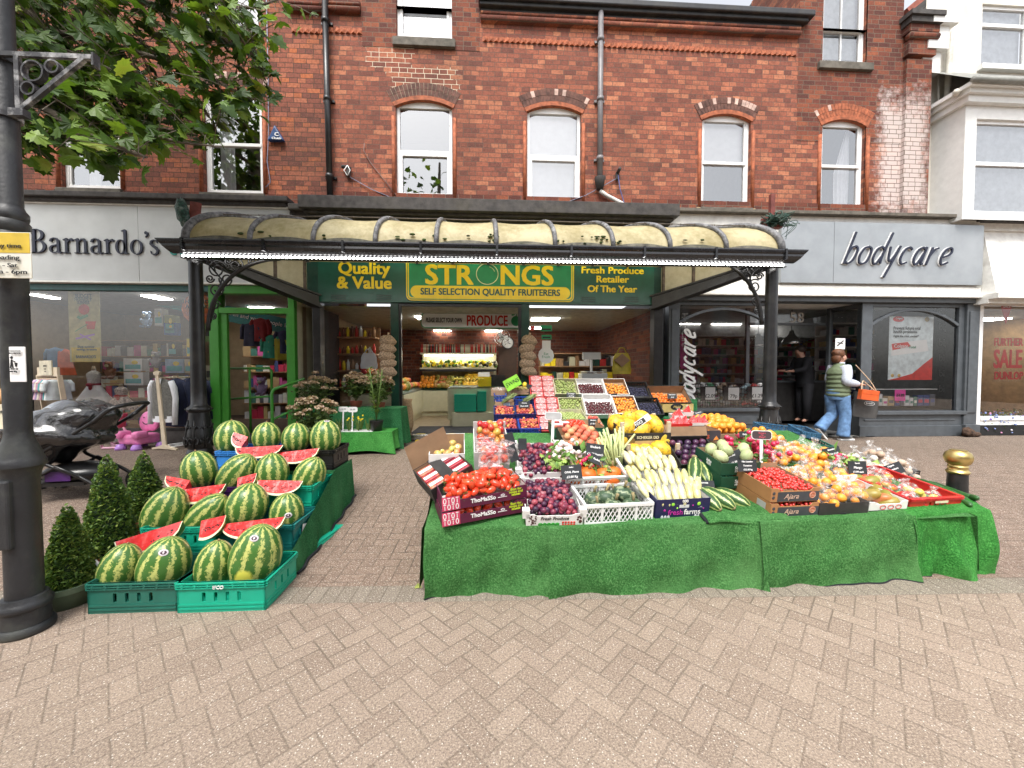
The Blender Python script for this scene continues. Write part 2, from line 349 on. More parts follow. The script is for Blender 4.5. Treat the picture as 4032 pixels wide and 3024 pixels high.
M['sgreen']=mat('sign_dark_green',(.012,.088,.058),.3,var=.1); M['lgreen']=mat('sign_mid_green',(.018,.26,.1),.3,var=.08)
M['yellow']=mat('sign_yellow',(.88,.66,.02),.35,var=.04); M['grey']=mat('slate_grey_paint',(.075,.085,.095),.42,var=.14,dirt=.25,dc=(.05,.05,.05))
M['wood']=mat('pale_wood',(.62,.5,.36),.6,var=.15,sc=14); M['mwood']=mat('mid_wood',(.34,.19,.09),.55,var=.2); M['cream']=mat('cream_panel',(.55,.52,.36),.5,var=.06)
M['steel']=mat('steel',(.6,.6,.6),.25,1,var=.08); M['brass']=mat('brass',(.62,.47,.19),.36,1,var=.2,dirt=.3,dc=(.2,.15,.06))
M['plaswhite']=mat('white_plastic',(.76,.76,.75),.4,var=.05); M['card']=mat('brown_cardboard',(.38,.24,.14),.8,var=.12); M['wcard']=mat('white_cardboard',(.76,.75,.73),.7,var=.06)
M['bcard']=mat('black_cardboard',(.028,.026,.025),.6,var=.3); M['chalk']=mat('chalkboard',(.022,.026,.03),.7,var=.35); M['chalkw']=mat('chalk_white',(.75,.75,.75),.9,var=.05); M['ink']=mat('black_ink',(.01,.01,.012),.5)
M['navyink']=mat('navy_ink',(.01,.014,.035),.5); M['red']=mat('red_paint',(.55,.025,.02),.4,var=.08); M['pink']=mat('pink_plastic',(.78,.2,.42),.35,var=.06); M['lilac']=mat('lilac_plastic',(.42,.2,.6),.35,var=.08)
M['paper']=mat('white_paper',(.8,.8,.79),.7,var=.03); M['navy']=mat('navy_cloth',(.012,.018,.05),.85,var=.25); M['wcloth']=mat('white_cloth',(.78,.79,.82),.85,var=.06)
M['turf']=turf_mat('green_turf',(.06,.22,.055),(.2,.45,.16)); M['turf2']=turf_mat('bright_turf',(.045,.26,.045),(.15,.5,.12)); M['turf3']=turf_mat('dull_turf',(.03,.17,.06),(.1,.33,.14)); M['fringe']=mat('turf_backing',(.012,.015,.018),.95,bump=.5)
M['teal']=mat('teal_plastic',(.008,.37,.235),.38,var=.07); M['dteal']=mat('dark_green_plastic',(.015,.13,.095),.42,var=.12); M['bteal']=mat('blue_green_plastic',(.012,.17,.16),.4,var=.1); M['bluep']=mat('blue_plastic',(.04,.22,.62),.38,var=.08); M['blackp']=mat('black_plastic',(.014,.013,.014),.38,var=.2); M['purp']=mat('purple_plastic',(.05,.01,.1),.4)
M['navyp']=mat('navy_plastic',(.015,.025,.12),.4,var=.15); M['redp']=mat('red_plastic',(.62,.025,.025),.35,var=.08)
M['glass']=glass('shop_glass',1.0,(1,1,1),.03); M['glassu']=glass('upper_window_glass',1.5,(1,1,1),.2)
M['film']=film('clear_film',.24); M['film2']=film('loose_film',.1); M['tub']=film('clear_tub',.3,(.95,.8,.8))
M['lamp']=emis('ceiling_light',(1,.97,.9),11.0); M['soil']=mat('soil',(.03,.02,.014),.95,bump=.6)
def col(n,c,r=.5,**k): return mat('c_'+n,c,r,**k)
# ---------------- setting: ground and terrace ----------------
def ground():
 mb=MB(); ys=[-14,-6,-2,0,1,2,2.7]+[2.7+2.9*i/14 for i in range(1,15)]+[6.4,7.6,12,26]; xs=[-26,-8,-4,-2,-1,0,1,2,3,4,6,9,14,26]
 n=len(xs); vs=[(x,y,gz(y) if y<7.0 else GB-.02) for y in ys for x in xs]
 mb.add(vs,[(j*n+i,j*n+i+1,(j+1)*n+i+1,(j+1)*n+i) for j in range(len(ys)-1) for i in range(n-1)],True)
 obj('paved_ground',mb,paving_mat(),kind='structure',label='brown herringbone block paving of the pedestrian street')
ground()
YW=7.32; YS=7.2
def wx(px,py=600,y=YW): return at_y(px,py,y).x
def wz(px,py,y=YW): return at_y(px,py,y).z
_w=lambda C,l,t,r,b:cr(C,l,t,r,b,YW)
mrk=_w(C2,385,268,700,450); mrk2=_w(C2,560,440,1020,650); eff=_w(C3,1420,480,1690,1200)
BRA=brick_mat('brick_left',PALA[:4]+[(1,(.44,.13,.052))],(.1,.07,.05),soot=.6)
BRB=brick_mat('brick_red',PALA,(.17,.115,.09),white=[mrk,mrk2],eff=[eff],soot=.42); BRC=brick_mat('brick_brown',PALB,(.2,.16,.12),eff=[eff],soot=.35)
ORB=mat('orange_rubbed_brick',(.33,.095,.04),.8,var=.35,sc=14,bump=.3); MORT=mat('mortar_line',(.34,.28,.2),.9,var=.2); DVB=mat('dark_voussoir',(.115,.05,.036),.85,var=.4,sc=11,bump=.3)
def wall(mb,x0,x1,z0,z1,y,holes,dep=.14):
 xs=sorted(set([x0,x1]+[min(max(q,x0),x1) for h in holes for q in h[:2]])); zs=sorted(set([z0,z1]+[min(max(q,z0),z1) for h in holes for q in h[2:4]]))
 for i in range(len(xs)-1):
  for j in range(len(zs)-1):
   cx,cz=(xs[i]+xs[i+1])/2,(zs[j]+zs[j+1])/2
   if any(h[0]<cx<h[1] and h[2]<cz<h[3] for h in holes): continue
   mb.add([(xs[i],y,zs[j]),(xs[i+1],y,zs[j]),(xs[i+1],y,zs[j+1]),(xs[i],y,zs[j+1])],[(0,1,2,3)])
 for h in holes:
  a,b,c,d=h[:4]
  mb.add([(a,y,c),(a,y+dep,c),(a,y+dep,d),(a,y,d)],[(0,1,2,3)]); mb.add([(b,y,c),(b,y,d),(b,y+dep,d),(b,y+dep,c)],[(0,1,2,3)])
  mb.add([(a,y,d),(a,y+dep,d),(b,y+dep,d),(b,y,d)],[(0,1,2,3)])
  mb.add([(a,y,c),(b,y,c),(b,y+dep,c),(a,y+dep,c)],[(0,1,2,3)])
def arcpts(x0,x1,zs,rise,n,off=0):
 w=(x1-x0)/2; r=(w*w+rise*rise)/(2*rise); cx=(x0+x1)/2; cz=zs+rise-r; a0=math.asin(w/r)
 return [(cx+(r+off)*sin(-a0+2*a0*i/n),cz+(r+off)*cos(-a0+2*a0*i/n)) for i in range(n+1)]
def arch(B,x0,x1,zs,rise,style):
 mb=MB(); n=18; e=.02
 i0=arcpts(x0-e,x1+e,zs,rise,n,0); i1=arcpts(x0-e,x1+e,zs,rise,n,.075); i2=arcpts(x0-e,x1+e,zs,rise,n,.19); i3=arcpts(x0-e,x1+e,zs,rise,n,.31)
 top=zs+rise+.02
 for k in range(n):
  mb.cur=1 if style else 2
  g=.012
  for a,b,d in ((i1,i2,.012),(i2,i3,.01)):
   if style!=1 and rnd.random()<.32 and a is i2: mb.cur=3
   else: mb.cur=1
   def L(p,q,f): return (p[0]+(q[0]-p[0])*f,p[1]+(q[1]-p[1])*f)
   q=[L(a[k],a[k+1],.06),L(a[k],a[k+1],.94),L(b[k],b[k+1],.94),L(b[k],b[k+1],.06)]
   s=.04; q=[L(q[0],q[3],s),L(q[1],q[2],s),L(q[2],q[1],s),L(q[3],q[0],s)]
   mb.prism(q,YW-d,YW+.02)
  mb.cur=0; mb.prism([i0[k],i0[k+1],i1[k+1],i1[k]],YW-.016,YW+.1)
  mb.cur=2; mb.prism([i1[k],i1[k+1],i3[k+1],i3[k]],YW-.004,YW+.03)
 for k in range(n):
  mb.cur=4; mb.prism([i0[k],i0[k+1],(i0[k+1][0],top),(i0[k][0],top)],YW+.06,YW+.13)
 obj('window_arch',mb,[ORB,DVB if style!=2 else ORB,MORT if style==1 else mat('brick_joint',(.12,.075,.055),.9),mat('pale_brick',(.52,.36,.3),.85,var=.3),M['wpaint']],B,world=1)
def window(B,rect,mid,style='sash',blind=None,curtain=None,sill=None,arched=None,vbar=0,head=True):
 x0,x1,z0,z1=rect; f=MB(); y=YW+.07; w=.055
 zt=z1
 f.box(x0,x0+w,y,y+.08,z0+.1,zt); f.box(x1-w,x1,y,y+.08,z0+.1,zt); f.box(x0,x1,y,y+.08,z0,z0+.1); f.box(x0+w,x1-w,y,y+.08,zt-w-(.06 if arched else 0),zt)
 if mid: f.box(x0+w,x1-w,y-.012,y+.055,mid-.028,mid+.028)
 if style=='upvc':
  i=.045;
  for (a,b) in ((z0+.1,(mid or zt-w)-.028),):
   f.box(x0+w,x0+w+i,y-.01,y+.05,a,b); f.box(x1-w-i,x1-w,y-.01,y+.05,a,b); f.box(x0+w+i,x1-w-i,y-.01,y+.05,a,a+i); f.box(x0+w+i,x1-w-i,y-.01,y+.05,b-i,b)
 else:
  f.box(x0+w,x0+w+.03,y+.01,y+.06,z0+.1,zt-w); f.box(x1-w-.03,x1-w,y+.01,y+.06,z0+.1,zt-w)
 if vbar: f.box((x0+x1)/2-.012,(x0+x1)/2+.012,y+.012,y+.045,z0+.1,zt-w)
 fo=obj('window',f,M['white'],B,world=1,bev=.004)
 for a,b in (((z0+.09,mid),(mid,zt-.03)) if mid else ((z0+.09,zt-.03),)):
  g=MB(); g.add([(x0+.03,y+.034,a),(x1-.03,y+.034,a),(x1-.03,y+.034,b),(x0+.03,y+.034,b)],[(0,1,2,3)]); obj('pane',g,M['glassu'],fo)
 if blind:
  g=MB(); zb=z0+(z1-z0)*blind[1]; g.add([(x0+.05,y+.13,zb),(x1-.05,y+.13,zb),(x1-.05,y+.13,z1-.02),(x0+.05,y+.13,z1-.02)],[(0,1,2,3)]); obj('blind',g,blind[0],fo)
 for c in (curtain or []):
  a,b=x0+(x1-x0)*c[0],x0+(x1-x0)*c[1]; g=MB()
  sw=c[2] if len(c)>2 else 0
  def fn(u,v,a=a,b=b,sw=sw):
   q=1-v; k=sw*max(0,v-.5)*2*(b-a)*.9
   return (a+k+(b-a-k)*u,y+.2+.025*sin(u*22+sin(v*3)),z0+.05+(z1-z0-.1)*v)
  g.grid(fn,24,8); obj('curtain',g,M['wcloth'],fo)
 if sill:
  g=MB(); g.box(x0-sill[0],x1+sill[0],YW-.07,YW+.1,z0-sill[1],z0-.003); obj('sill',g,M['stone'],fo,bev=.008)
 g=MB(); g.box(x0-.05,x1+.05,YW+.55,YW+1.6,z0-.05,z1+.05)
 g=MB(); a,b,c,d=x0-.3,x1+.3,z0-.3,z1+.3; p,q=YW+.145,YW+1.9
 g.add([(a,p,c),(b,p,c),(b,q,c),(a,q,c),(a,p,d),(b,p,d),(b,q,d),(a,q,d)],[(0,1,2,3),(4,7,6,5),(3,2,6,7),(0,3,7,4),(1,5,6,2)]); obj('room_lining',g,mat('dim_room',(.06,.06,.055),.9),fo)
 return fo
# openings (x0,x1,z0,z1)
def wr(C,l,t,r,b): return cr(C,l,t,r,b,YW)
WA=wr(C1,405,700,800,1268); WB=wr(C1,1362,600,1757,1300); WC=wr(C1,1360,-420,1727,188); WD=wr(C2,612,668,988,1338); WE=wr(C2,1490,706,1850,1362); WF=wr(C2,612,-330,985,268)
WG=wr(C3,492,606,752,1112); WH=wr(C3,1130,636,1362,1130); WI=wr(C3,1142,-330,1378,341)
TOPZ=9.9; Z0=3.05
xA0=-9.6; xAB=wx(1288); xG0=wx(1426,100); xG1=wx(1889,60); xR0=wx(3145,150); xR1=wx(3556,100); xE=wx(3649,600); zG=wz(2600,55)
# --- left house
HA=thing('brick_house','red brick house above the charity shop, half hidden by leaves','building',((xA0+xAB)/2,YW,GB))
mb=MB(); wall(mb,xA0,xAB,Z0,TOPZ,YW,[WA,WB,WC]); mb.box(xA0-.001,xAB-.004,YW+2,YW+2.2,Z0,TOPZ-.5)
obj('wall',mb,BRA,HA,world=1)
window(HA,WA,wz(500,541),curtain=[(.2,.42)],sill=(.05,.1)); window(HA,WB,wz(900,561),curtain=[(.1,.38)],sill=(.05,.1)); window(HA,WC,wz(900,-120),curtain=[(.1,.3)],sill=(.07,.14),vbar=1)
arch(HA,WB[0],WB[1],WB[3]-.1,.1,0); arch(HA,WA[0],WA[1],WA[3]-.1,.1,0)
def courses(B,xa,xb,mats,zt,gut=True):
 m1=MB(); z=zt
 m1.box(xa,xb,YW-.05,YW+.02,z-.24,z-.02); m1.tube([(xa,YW-.055,z-.19),(xb,YW-.055,z-.19)],.05,10); m1.tube([(xa,YW-.06,z-.1),(xb,YW-.06,z-.1)],.028,8)
 obj('cornice',m1,mats,B,world=1)
 m2=MB(); zd=z-.52; x=xa+.03
 while x<xb-.06:
  m2.add([(x,YW-.0,zd-.045),(x+.05,YW-.045,zd-.045),(x+.1,YW,zd-.045),(x,YW,zd+.045),(x+.05,YW-.02,zd+.045),(x+.1,YW,zd+.045)],[(0,1,4,3),(1,2,5,4),(0,2,1),(3,4,5)]); x+=.1
 obj('dentil_band',m2,ORB,B,world=1)
courses(HA,wx(1140,60),xAB-.02,BRC,wz(1220,40)+.16)
mb=MB(); a=at_y(10,715,YW); mb.box(xA0,xAB-.03,YW-.025,YW+.02,a.z-.3,a.z-.12); obj('string_course',mb,BRC,HA,world=1)
# --- middle and right house
HB=thing('brick_house','red brick house above the fruit shop and chemist, two gables at its parapet','building',((xAB+xE)/2,YW,GB))
mb=MB(); wall(mb,xAB,xE,Z0,zG-.1,YW,[WD,WE,WG,WH,(WF[0],WF[1],WF[2],zG-.1),(WI[0],WI[1],WI[2],zG-.1)])
wall(mb,xG0,xG1,zG-.1,TOPZ,YW-.002,[(WF[0],WF[1],zG-.1,WF[3])]); wall(mb,xR0,xR1,zG-.1,TOPZ,YW-.002,[(WI[0],WI[1],zG-.1,WI[3])])
wall(mb,xAB,xG0-.0,zG-.1,TOPZ-1.1,YW,[])
mb.box(xG1-.02,xG1,YW,YW+1.4,zG-.1,TOPZ); mb.box(xR0,xR0+.02,YW,YW+1.4,zG-.1,TOPZ); mb.box(xR1-.02,xR1,YW,YW+1.4,zG-.1,TOPZ)
obj('wall',mb,BRB,HB,world=1)
# brown later brickwork: gable patches sit a few mm proud
mb=MB(); wall(mb,xG0,xG1,WF[2]-.16,TOPZ,YW-.006,[WF],.02); obj('brown_brickwork',mb,BRC,HB,world=1); mb=MB(); wall(mb,xR0,xE,wz(3300,560),TOPZ if 0 else zG-.1,YW-.006,[WI,WH],.02); wall(mb,xR0,xR1,zG-.1,TOPZ,YW-.008,[WI],.02); obj('brown_brickwork',mb,BRC,HB,world=1)
nb=mat('net_blind',(.82,.83,.84),.9,var=.04)
window(HB,WD,wz(1660,592),'upvc',sill=(.02,.1),arched=1); window(HB,WE,wz(2180,611),'upvc',blind=(nb,0),sill=(.02,.1),arched=1); window(HB,WF,None,'upvc',blind=(nb,0),sill=(.06,.15))
window(HB,WG,wz(2860,636),blind=(nb,.5),sill=(.03,.08),arched=1); window(HB,WH,wz(3320,649),curtain=[(.58,.9,.9)],sill=(.03,.08),arched=1); window(HB,WI,wz(3320,109),blind=(mat('grey_blind',(.4,.42,.43),.9),.1),sill=(.1,.14),vbar=1)
arch(HB,WD[0],WD[1],WD[3]-.14,.13,1); arch(HB,WE[0],WE[1],WE[3]-.14,.13,0); arch(HB,WG[0],WG[1],WG[3]-.14,.13,0); arch(HB,WH[0],WH[1],WH[3]-.14,.13,2)
courses(HB,xG1+.02,xR0-.02,BRB,wz(2500,70)); courses(HB,xAB+.02,xG0-.02,BRC,wz(1340,40)+.16)
mb=MB(); z=zG;
for q,(yo,h0,h1) in enumerate(((-.02,-.17,-.02),(-.1,-.12,.02),(-.16,-.06,.05))): mb.box(xG1+.02-.02*q,xR0+.08*q,YW+yo-.05+.001*q,YW+.03,z+h0,z+h1)
obj('gutter',mb,mat('black_gutter',(.02,.02,.022),.4,var=.3,dirt=.3),HB,world=1,bev=.02)
mb=MB(); a=wz(2500,800); mb.box(xAB+.02,xE-.02,YW-.022,YW+.02,a-.09,a+.07)
for h in (WD,WE,WG,WH):
 mb.cur=1
 for s in (h[0]-.1,h[1]-.0): mb.box(s,s+.1,YW-.03,YW+.03,h[2]-.11,h[2]-.004);
 mb.cur=0
obj('string_course',mb,[BRC,mat('buff_stone',(.5,.36,.2),.85,var=.15)],HB,world=1)
def brickjamb(h):
 return [MB().tube([(s,YW-.005,h[2]+.02),(s,YW-.005,h[3]-.32)],.034,8) for s in (h[0]-.045,h[1]+.045)]
for h,B in ((WA,HA),(WB,HA),(WD,HB),(WE,HB),(WG,HB),(WH,HB)): [obj('jamb_moulding',b,ORB,B,world=1) for b in brickjamb(h)]
# corner pier
p0,p1=wx(3552,400),wx(3650,400); mb=MB(); mb.box(p0,p1,YW-.07,YW+.3,Z0,wz(3600,243))
mb.box(p0-.03,p1+.02,YW-.12,YW+.3,wz(3600,243)+.05,wz(3600,180)); mb.tube([(p0-.04,YW-.12,wz(3600,165)),(p1+.02,YW-.12,wz(3600,165))],.07); mb.box(p0-.05,p1+.03,YW-.16,YW+.3,wz(3600,150),wz(3600,122));
mb.cur=1; mb.box(p0-.08,p1+.04,YW-.21,YW+.35,wz(3600,122),wz(3600,100)); mb.box(p0-.12,p1+.05,YW-.25,YW+.36,wz(3600,100)+.002,wz(3600,82))
obj('corner_pier',mb,[BRC,M['darkstone']],HB,world=1)
# roof slope and chimney stacks behind the parapet
mb=MB(); r0=at_y(2990,70,9.5); r1=at_y(3110,-60,11)
mb.prism([(at_y(2985,80,9.4).x,at_y(2985,80,9.4).z-.4),(at_y(3140,-90,9.4).x,at_y(3140,-90,9.4).z),(at_y(3300,-90,9.4).x,at_y(3140,-90,9.4).z),(at_y(3300,80,9.4).x,at_y(2985,80,9.4).z-.4)],9.4,9.7)
obj('gable_roof',mb,BRC,HB,world=1)
def pipe(B,px,py0,py1,r,m,lean=0):
 a=at_y(px[0],py0,YW-.1); b=at_y(px[1],py1,YW-.1); mb=MB(); mb.tube([b,a],r,12)
 L=(a-b).length; k=max(2,int(L/1.5))
 for i in range(k+1):
  q=b.lerp(a,(i+.35)/(k+.8)); mb.tube([q-Vector((0,0,.035)),q+Vector((0,0,.035))],r*1.28,12); mb.box(q.x-r*1.9,q.x+r*1.9,YW-.04,YW,q.z-.02,q.z+.02)
 return obj('downpipe',mb,m,B,world=1)
pipe(HA,(1277,1300),-60,800,.052,M['black']); pipe(HB,(2366,2362),48,705,.05,mat('grey_pipe',(.17,.16,.165),.45,var=.12))
a=at_y(2366,30,YW-.12)
mb=MB(); q=at_y(2362,712,YW-.1); mb.lathe([(.06,-.16),(.1,.03),(.1,.06),(.085,.06)],14,q); obj('hopper',mb,M['darkstone'],HB,world=1)
mb=MB(); mb.tube([at_y(2362,750,YW-.1),at_y(2385,768,YW-.08),at_y(2440,797,YW-.08),at_y(2500,830,YW-.06)],.036,10); obj('waste_pipe',mb,M['wpaint'],HB,world=1)
# --- white rendered neighbour on the right
CRM=mat('cream_render',(.66,.63,.56),.8,var=.1,sc=4,bump=.25,dirt=.3,dc=(.4,.36,.28)); WRN=mat('white_trim',(.72,.72,.7),.6,var=.05)
HC_=thing('rendered_house','cream rendered house with bay window at the right edge','building',(wx(3850),YW+.1,GB))
xr1=wx(4032)+2.6; mb=MB(); UW=cr(C3,1985,25,2180,360,YW+.1); xC=xE+.012
wall(mb,xC,xr1,Z0+.1,10,YW+.1,[(UW[0],UW[1]+.25,UW[2],UW[3])]); obj('wall',mb,CRM,HC_,world=1)
YB=YW-.45
mb=MB(); bl=cr(C3,1890,640,2212,1160,YB); bx0=bl[0]; zt=at_y(*C3(1890,560),YB).z; zb=at_y(*C3(1900,1170),YB).z
BW=cr(C3,1952,640,2330,1140,YB); bx1=BW[1]+.35
wall(mb,bx0,bx1,zb,zt,YB,[BW],.1); mb.box(bx0,bx0+.05,YB+.004,YW+.1,zb,zt); mb.box(bx0-.08,bx1,YB-.1,YW+.1,zt,zt+.12); mb.box(bx0-.14,bx1,YB-.17,YW+.1,zt+.121,zt+.2); mb.box(bx0-.2,bx1,YB-.24,YW+.1,zt+.201,zt+.27)
obj('bay',mb,WRN,HC_,world=1)
mb=MB(); a=zt+.27; mb.add([(bx0-.25,YB-.28,a),(bx1,YB-.28,a),(bx1,YW+.1,a+.75),(bx0-.25,YW+.1,a+.75),(bx0-.25,YB-.28,a-.03)],[(0,1,2,3)]); mb.tube([(bx0-.25,YB-.29,a-.02),(bx1,YB-.29,a-.02)],.05,10); obj('bay_roof',mb,mat('lead_roof',(.22,.22,.2),.6),HC_,world=1)
def plainwin(B,rc,y,mid,dv=True):
 x0,x1,z0,z1=rc; f=MB(); w=.06; f.box(x0,x0+w,y,y+.07,z0,z1); f.box(x1-w,x1,y,y+.07,z0,z1); f.box(x0+w,x1-w,y,y+.07,z0,z0+w); f.box(x0+w,x1-w,y,y+.07,z1-w,z1)
 if mid: f.box(x0+w,x1-w,y-.01,y+.06,mid-.035,mid+.035)
 fo=obj('window',f,M['white'],B,world=1,bev=.004); g=MB(); g.add([(x0+.03,y+.03,z0+.03),(x1-.03,y+.03,z0+.03),(x1-.03,y+.03,z1-.03),(x0+.03,y+.03,z1-.03)],[(0,1,2,3)]); obj('pane',g,M['glassu'],fo)
 g=MB(); g.add([(x0,y+.12,z0),(x1,y+.12,z0),(x1,y+.12,z1),(x0,y+.12,z1)],[(0,1,2,3)]); obj('net_curtain',g,mat('grey_net',(.5,.53,.56),.9),fo)
plainwin(HC_,BW,YB+.05,at_y(*C3(2100,870),YB).z); plainwin(HC_,(UW[0],UW[1]+.25,UW[2],UW[3]),YW+.14,at_y(*C3(2080,128),YW+.1).z)
mb=MB(); mb.box(UW[0]-.08,UW[1]+.3,YW,YW+.12,UW[2]-.1,UW[2]-.002); obj('sill',mb,WRN,HC_,world=1)
mb=MB(); x=wx(3712,300); mb.tube([at_y(*C3(1800,1160),YW),at_y(*C3(1800,560),YW),at_y(*C3(1815,260),YW),at_y(*C3(1830,150),YW)],.05,10); mb.tube([at_y(*C3(1760,1120),YW),at_y(*C3(1755,330),YW)],.016,6); q=at_y(*C3(1805,560),YW-.02); mb.bx(q,(.34,.16,.16))
mb.tube([q+Vector((.15,0,.05)),at_y(*C3(1850,520),YW-.03),at_y(*C3(1850,490),YB-.2)],.05,8); obj('downpipe',mb,mat('cream_pipe',(.6,.57,.5),.5,dirt=.4,dc=(.2,.18,.15)),HC_,world=1)
g0=at_y(*C3(1590,105),8.6); g1=at_y(*C3(1900,-140),8.6)
mb=MB(); mb.prism([(g0.x,g0.z),(g1.x,g1.z),(g1.x+3,g1.z),(g1.x+3,g0.z)],8.6,8.8); obj('gable_wall',mb,CRM,HC_,world=1)
mb=MB(); mb.strip([(g0.x-.1,g0.z-.04),(g1.x,g1.z+.05)],.13,8.4,8.82); mb.cur=1; mb.strip([(g0.x-.12,g0.z+.08),(g1.x-.05,g1.z+.2)],.14,8.45,10); obj('verge',mb,[M['darkstone'],mat('red_roof_tile',(.3,.09,.06),.8,var=.3,bump=.4)],HC_,world=1)
mb=MB(); a=at_y(*C3(1700,120),YW-.1); mb.box(a.x-.02,a.x+.5,YW-.22,YW+.12,a.z-.08,a.z+.08); mb.box(a.x-.02,a.x+.4,YW-.14,YW+.12,a.z-.5,a.z-.081); mb.box(a.x-.02,a.x+.34,YW-.05,YW+.12,a.z-.9,a.z-.501); obj('corbel',mb,WRN,HC_,world=1)
# ---------------- shopfronts ----------------
YF=7.06
def pt(C,x,y,Y): return at_y(*C(x,y),Y)
def glyphs(word,mb,x,z,h,y0,y1):
 def ring(cx,cz,rx,rz,tw,tn,a0=0,a1=360,n=26):
  P=[]
  for i in range(n+1):
   a=R(a0+(a1-a0)*i/n); P.append(((x+(cx+rx*cos(a))*h,z+(cz+rz*sin(a))*h),(x+(cx+(rx-tw)*cos(a))*h,z+(cz+(rz-tn)*sin(a))*h)))
  for i in range(n): mb.prism([P[i][0],P[i+1][0],P[i+1][1],P[i][1]],y0,y1)
 def rc(a,b,c,d): mb.prism([(x+a*h,z+c*h),(x+b*h,z+c*h),(x+b*h,z+d*h),(x+a*h,z+d*h)],y0,y1)
 def serif(cx,zz,w=.2): rc(cx-w/2,cx+w/2,zz-.018,zz+.018)
 def st(pts,ws):
  q=[(x+a*h,z+b*h) for a,b in pts]; mb.strip(q,[w*h for w in ws],y0,y1)
 for ch in word:
  if ch=='B':
   rc(.1,.22,0,1); serif(.13,.018,.24); serif(.13,.982,.24); ring(.28,.76,.28,.24,.11,.035,-90,90); ring(.3,.27,.34,.27,.12,.035,-90,90); rc(.2,.3,.965,1); rc(.2,.3,.505,.54); rc(.2,.3,0,.035); x+=.74*h
  elif ch=='a':
   ring(.2,.17,.18,.17,.09,.03,60,300); rc(.33,.43,.03,.42); st([(.08,.5),(.1,.58),(.2,.635),(.3,.61),(.37,.53),(.38,.42)],[.1,.07,.035,.06,.1,.1]); st([(.36,.36),(.22,.33),(.12,.28)],[.03,.035,.05]); st([(.3,.06),(.36,.1)],[.04,.03]); st([(.38,.05),(.44,.01),(.53,.05)],[.09,.05,.02]); x+=.55*h
  elif ch=='r':
   rc(.1,.2,0,.6); serif(.15,.018,.25); st([(.02,.56),(.16,.62)],[.03,.05]); st([(.2,.48),(.28,.58),(.36,.6)],[.03,.05,.08]); ring(.37,.57,.05,.05,.05,.05); x+=.44*h
  elif ch=='n':
   rc(.1,.2,0,.6); serif(.15,.018,.25); st([(.02,.56),(.16,.62)],[.03,.05]); st([(.2,.5),(.3,.6),(.4,.6),(.46,.5),(.465,.4)],[.03,.05,.08,.1,.1]); rc(.415,.515,0,.42); serif(.465,.018,.25); x+=.63*h
  elif ch=='d':
   ring(.24,.31,.22,.31,.1,.03); rc(.37,.47,.04,1.02); st([(.28,.98),(.42,1.03)],[.03,.05]); st([(.42,.03),(.54,.04)],[.07,.03]); x+=.6*h
  elif ch=='o':
   ring(.27,.31,.26,.32,.1,.03); x+=.57*h
  elif ch=="'":
   ring(.1,.92,.07,.07,.07,.07); st([(.15,.92),(.14,.82),(.06,.74)],[.06,.05,.02]); x+=.2*h
  elif ch=='s':
   st([(.34,.5),(.3,.6),(.18,.625),(.08,.56),(.07,.46),(.16,.37),(.28,.28),(.35,.18),(.32,.06),(.2,-.01),(.1,.02),(.05,.15)],[.02,.03,.04,.07,.1,.11,.11,.1,.07,.04,.03,.02]); x+=.42*h
  x+=.012*h
 return x
# --- charity shop sign
f=cr(C4,-330,15,1895,510,YF); SG=thing('shop_sign','pale grey charity shop fascia with large black serif lettering','sign',((f[0]+f[1])/2,YF,f[2]))
mb=MB(); seam=pt(C4,905,300,YF).x; mb.box(f[0],seam-.003,YF,YF+.2,f[2],f[3]); mb.box(seam+.003,f[1],YF+.001,YF+.2,f[2],f[3]); mb.cur=1; mb.box(f[0],f[1]+.015,YF-.03,YF+.19,f[3]+.001,f[3]+.03); mb.box(f[0],f[1],YF-.015,YF+.18,f[2]-.03,f[2]-.001)
obj('panel',mb,[mat('grey_sign_panel',(.5,.52,.52),.4,var=.06,sc=3,dirt=.15,dc=(.62,.62,.6)),M['wpaint']],SG,world=1)
mb=MB(); a=pt(C4,205,325,YF); b=pt(C4,1050,325,YF); xe=glyphs("Barnardo's",mb,0,0,1,0,1); k=(b.x-a.x)/xe; mb=MB(); glyphs("Barnardo's",mb,a.x,a.z,k,YF-.025,YF-.001)
obj('lettering',mb,M['navyink'],SG,world=1)
mb=MB(); q=pt(C4,1140,310,YF); P=[(q.x+.06*cos(R(t)),q.z+.07*sin(R(t))) for t in range(50,320,18)]; mb.strip(P,.022,YF-.02,YF-.001); P=[(x+.15,z) for x,z in P]; mb.strip(P,.022,YF-.02,YF-.001); obj('lettering',mb,mat('teal_letter',(.02,.3,.26)),SG,world=1)
c=cr(C1,-560,1302,1945,1362,YF); mb=MB(); mb.box(c[0],c[1],YF-.12,YW+.02,c[2]+.06,c[3]); mb.box(c[0],c[1]-.05,YF-.06,YW+.02,c[2]-.01,c[2]+.059); obj('cornice_ledge',mb,M['darkstone'],HA,world=1,bev=.012)
mb=MB(); q=cr(C1,1945,1362,2070,1470,YF); mb.box(q[0]+.01,q[1]-.01,YF,YW+.05,q[2],q[3]); mb.box(q[0],q[1],YF-.1,YW,q[2]+.13,q[2]+.24); obj('console_bracket',mb,M['darkstone'],HB,world=1,bev=.02)
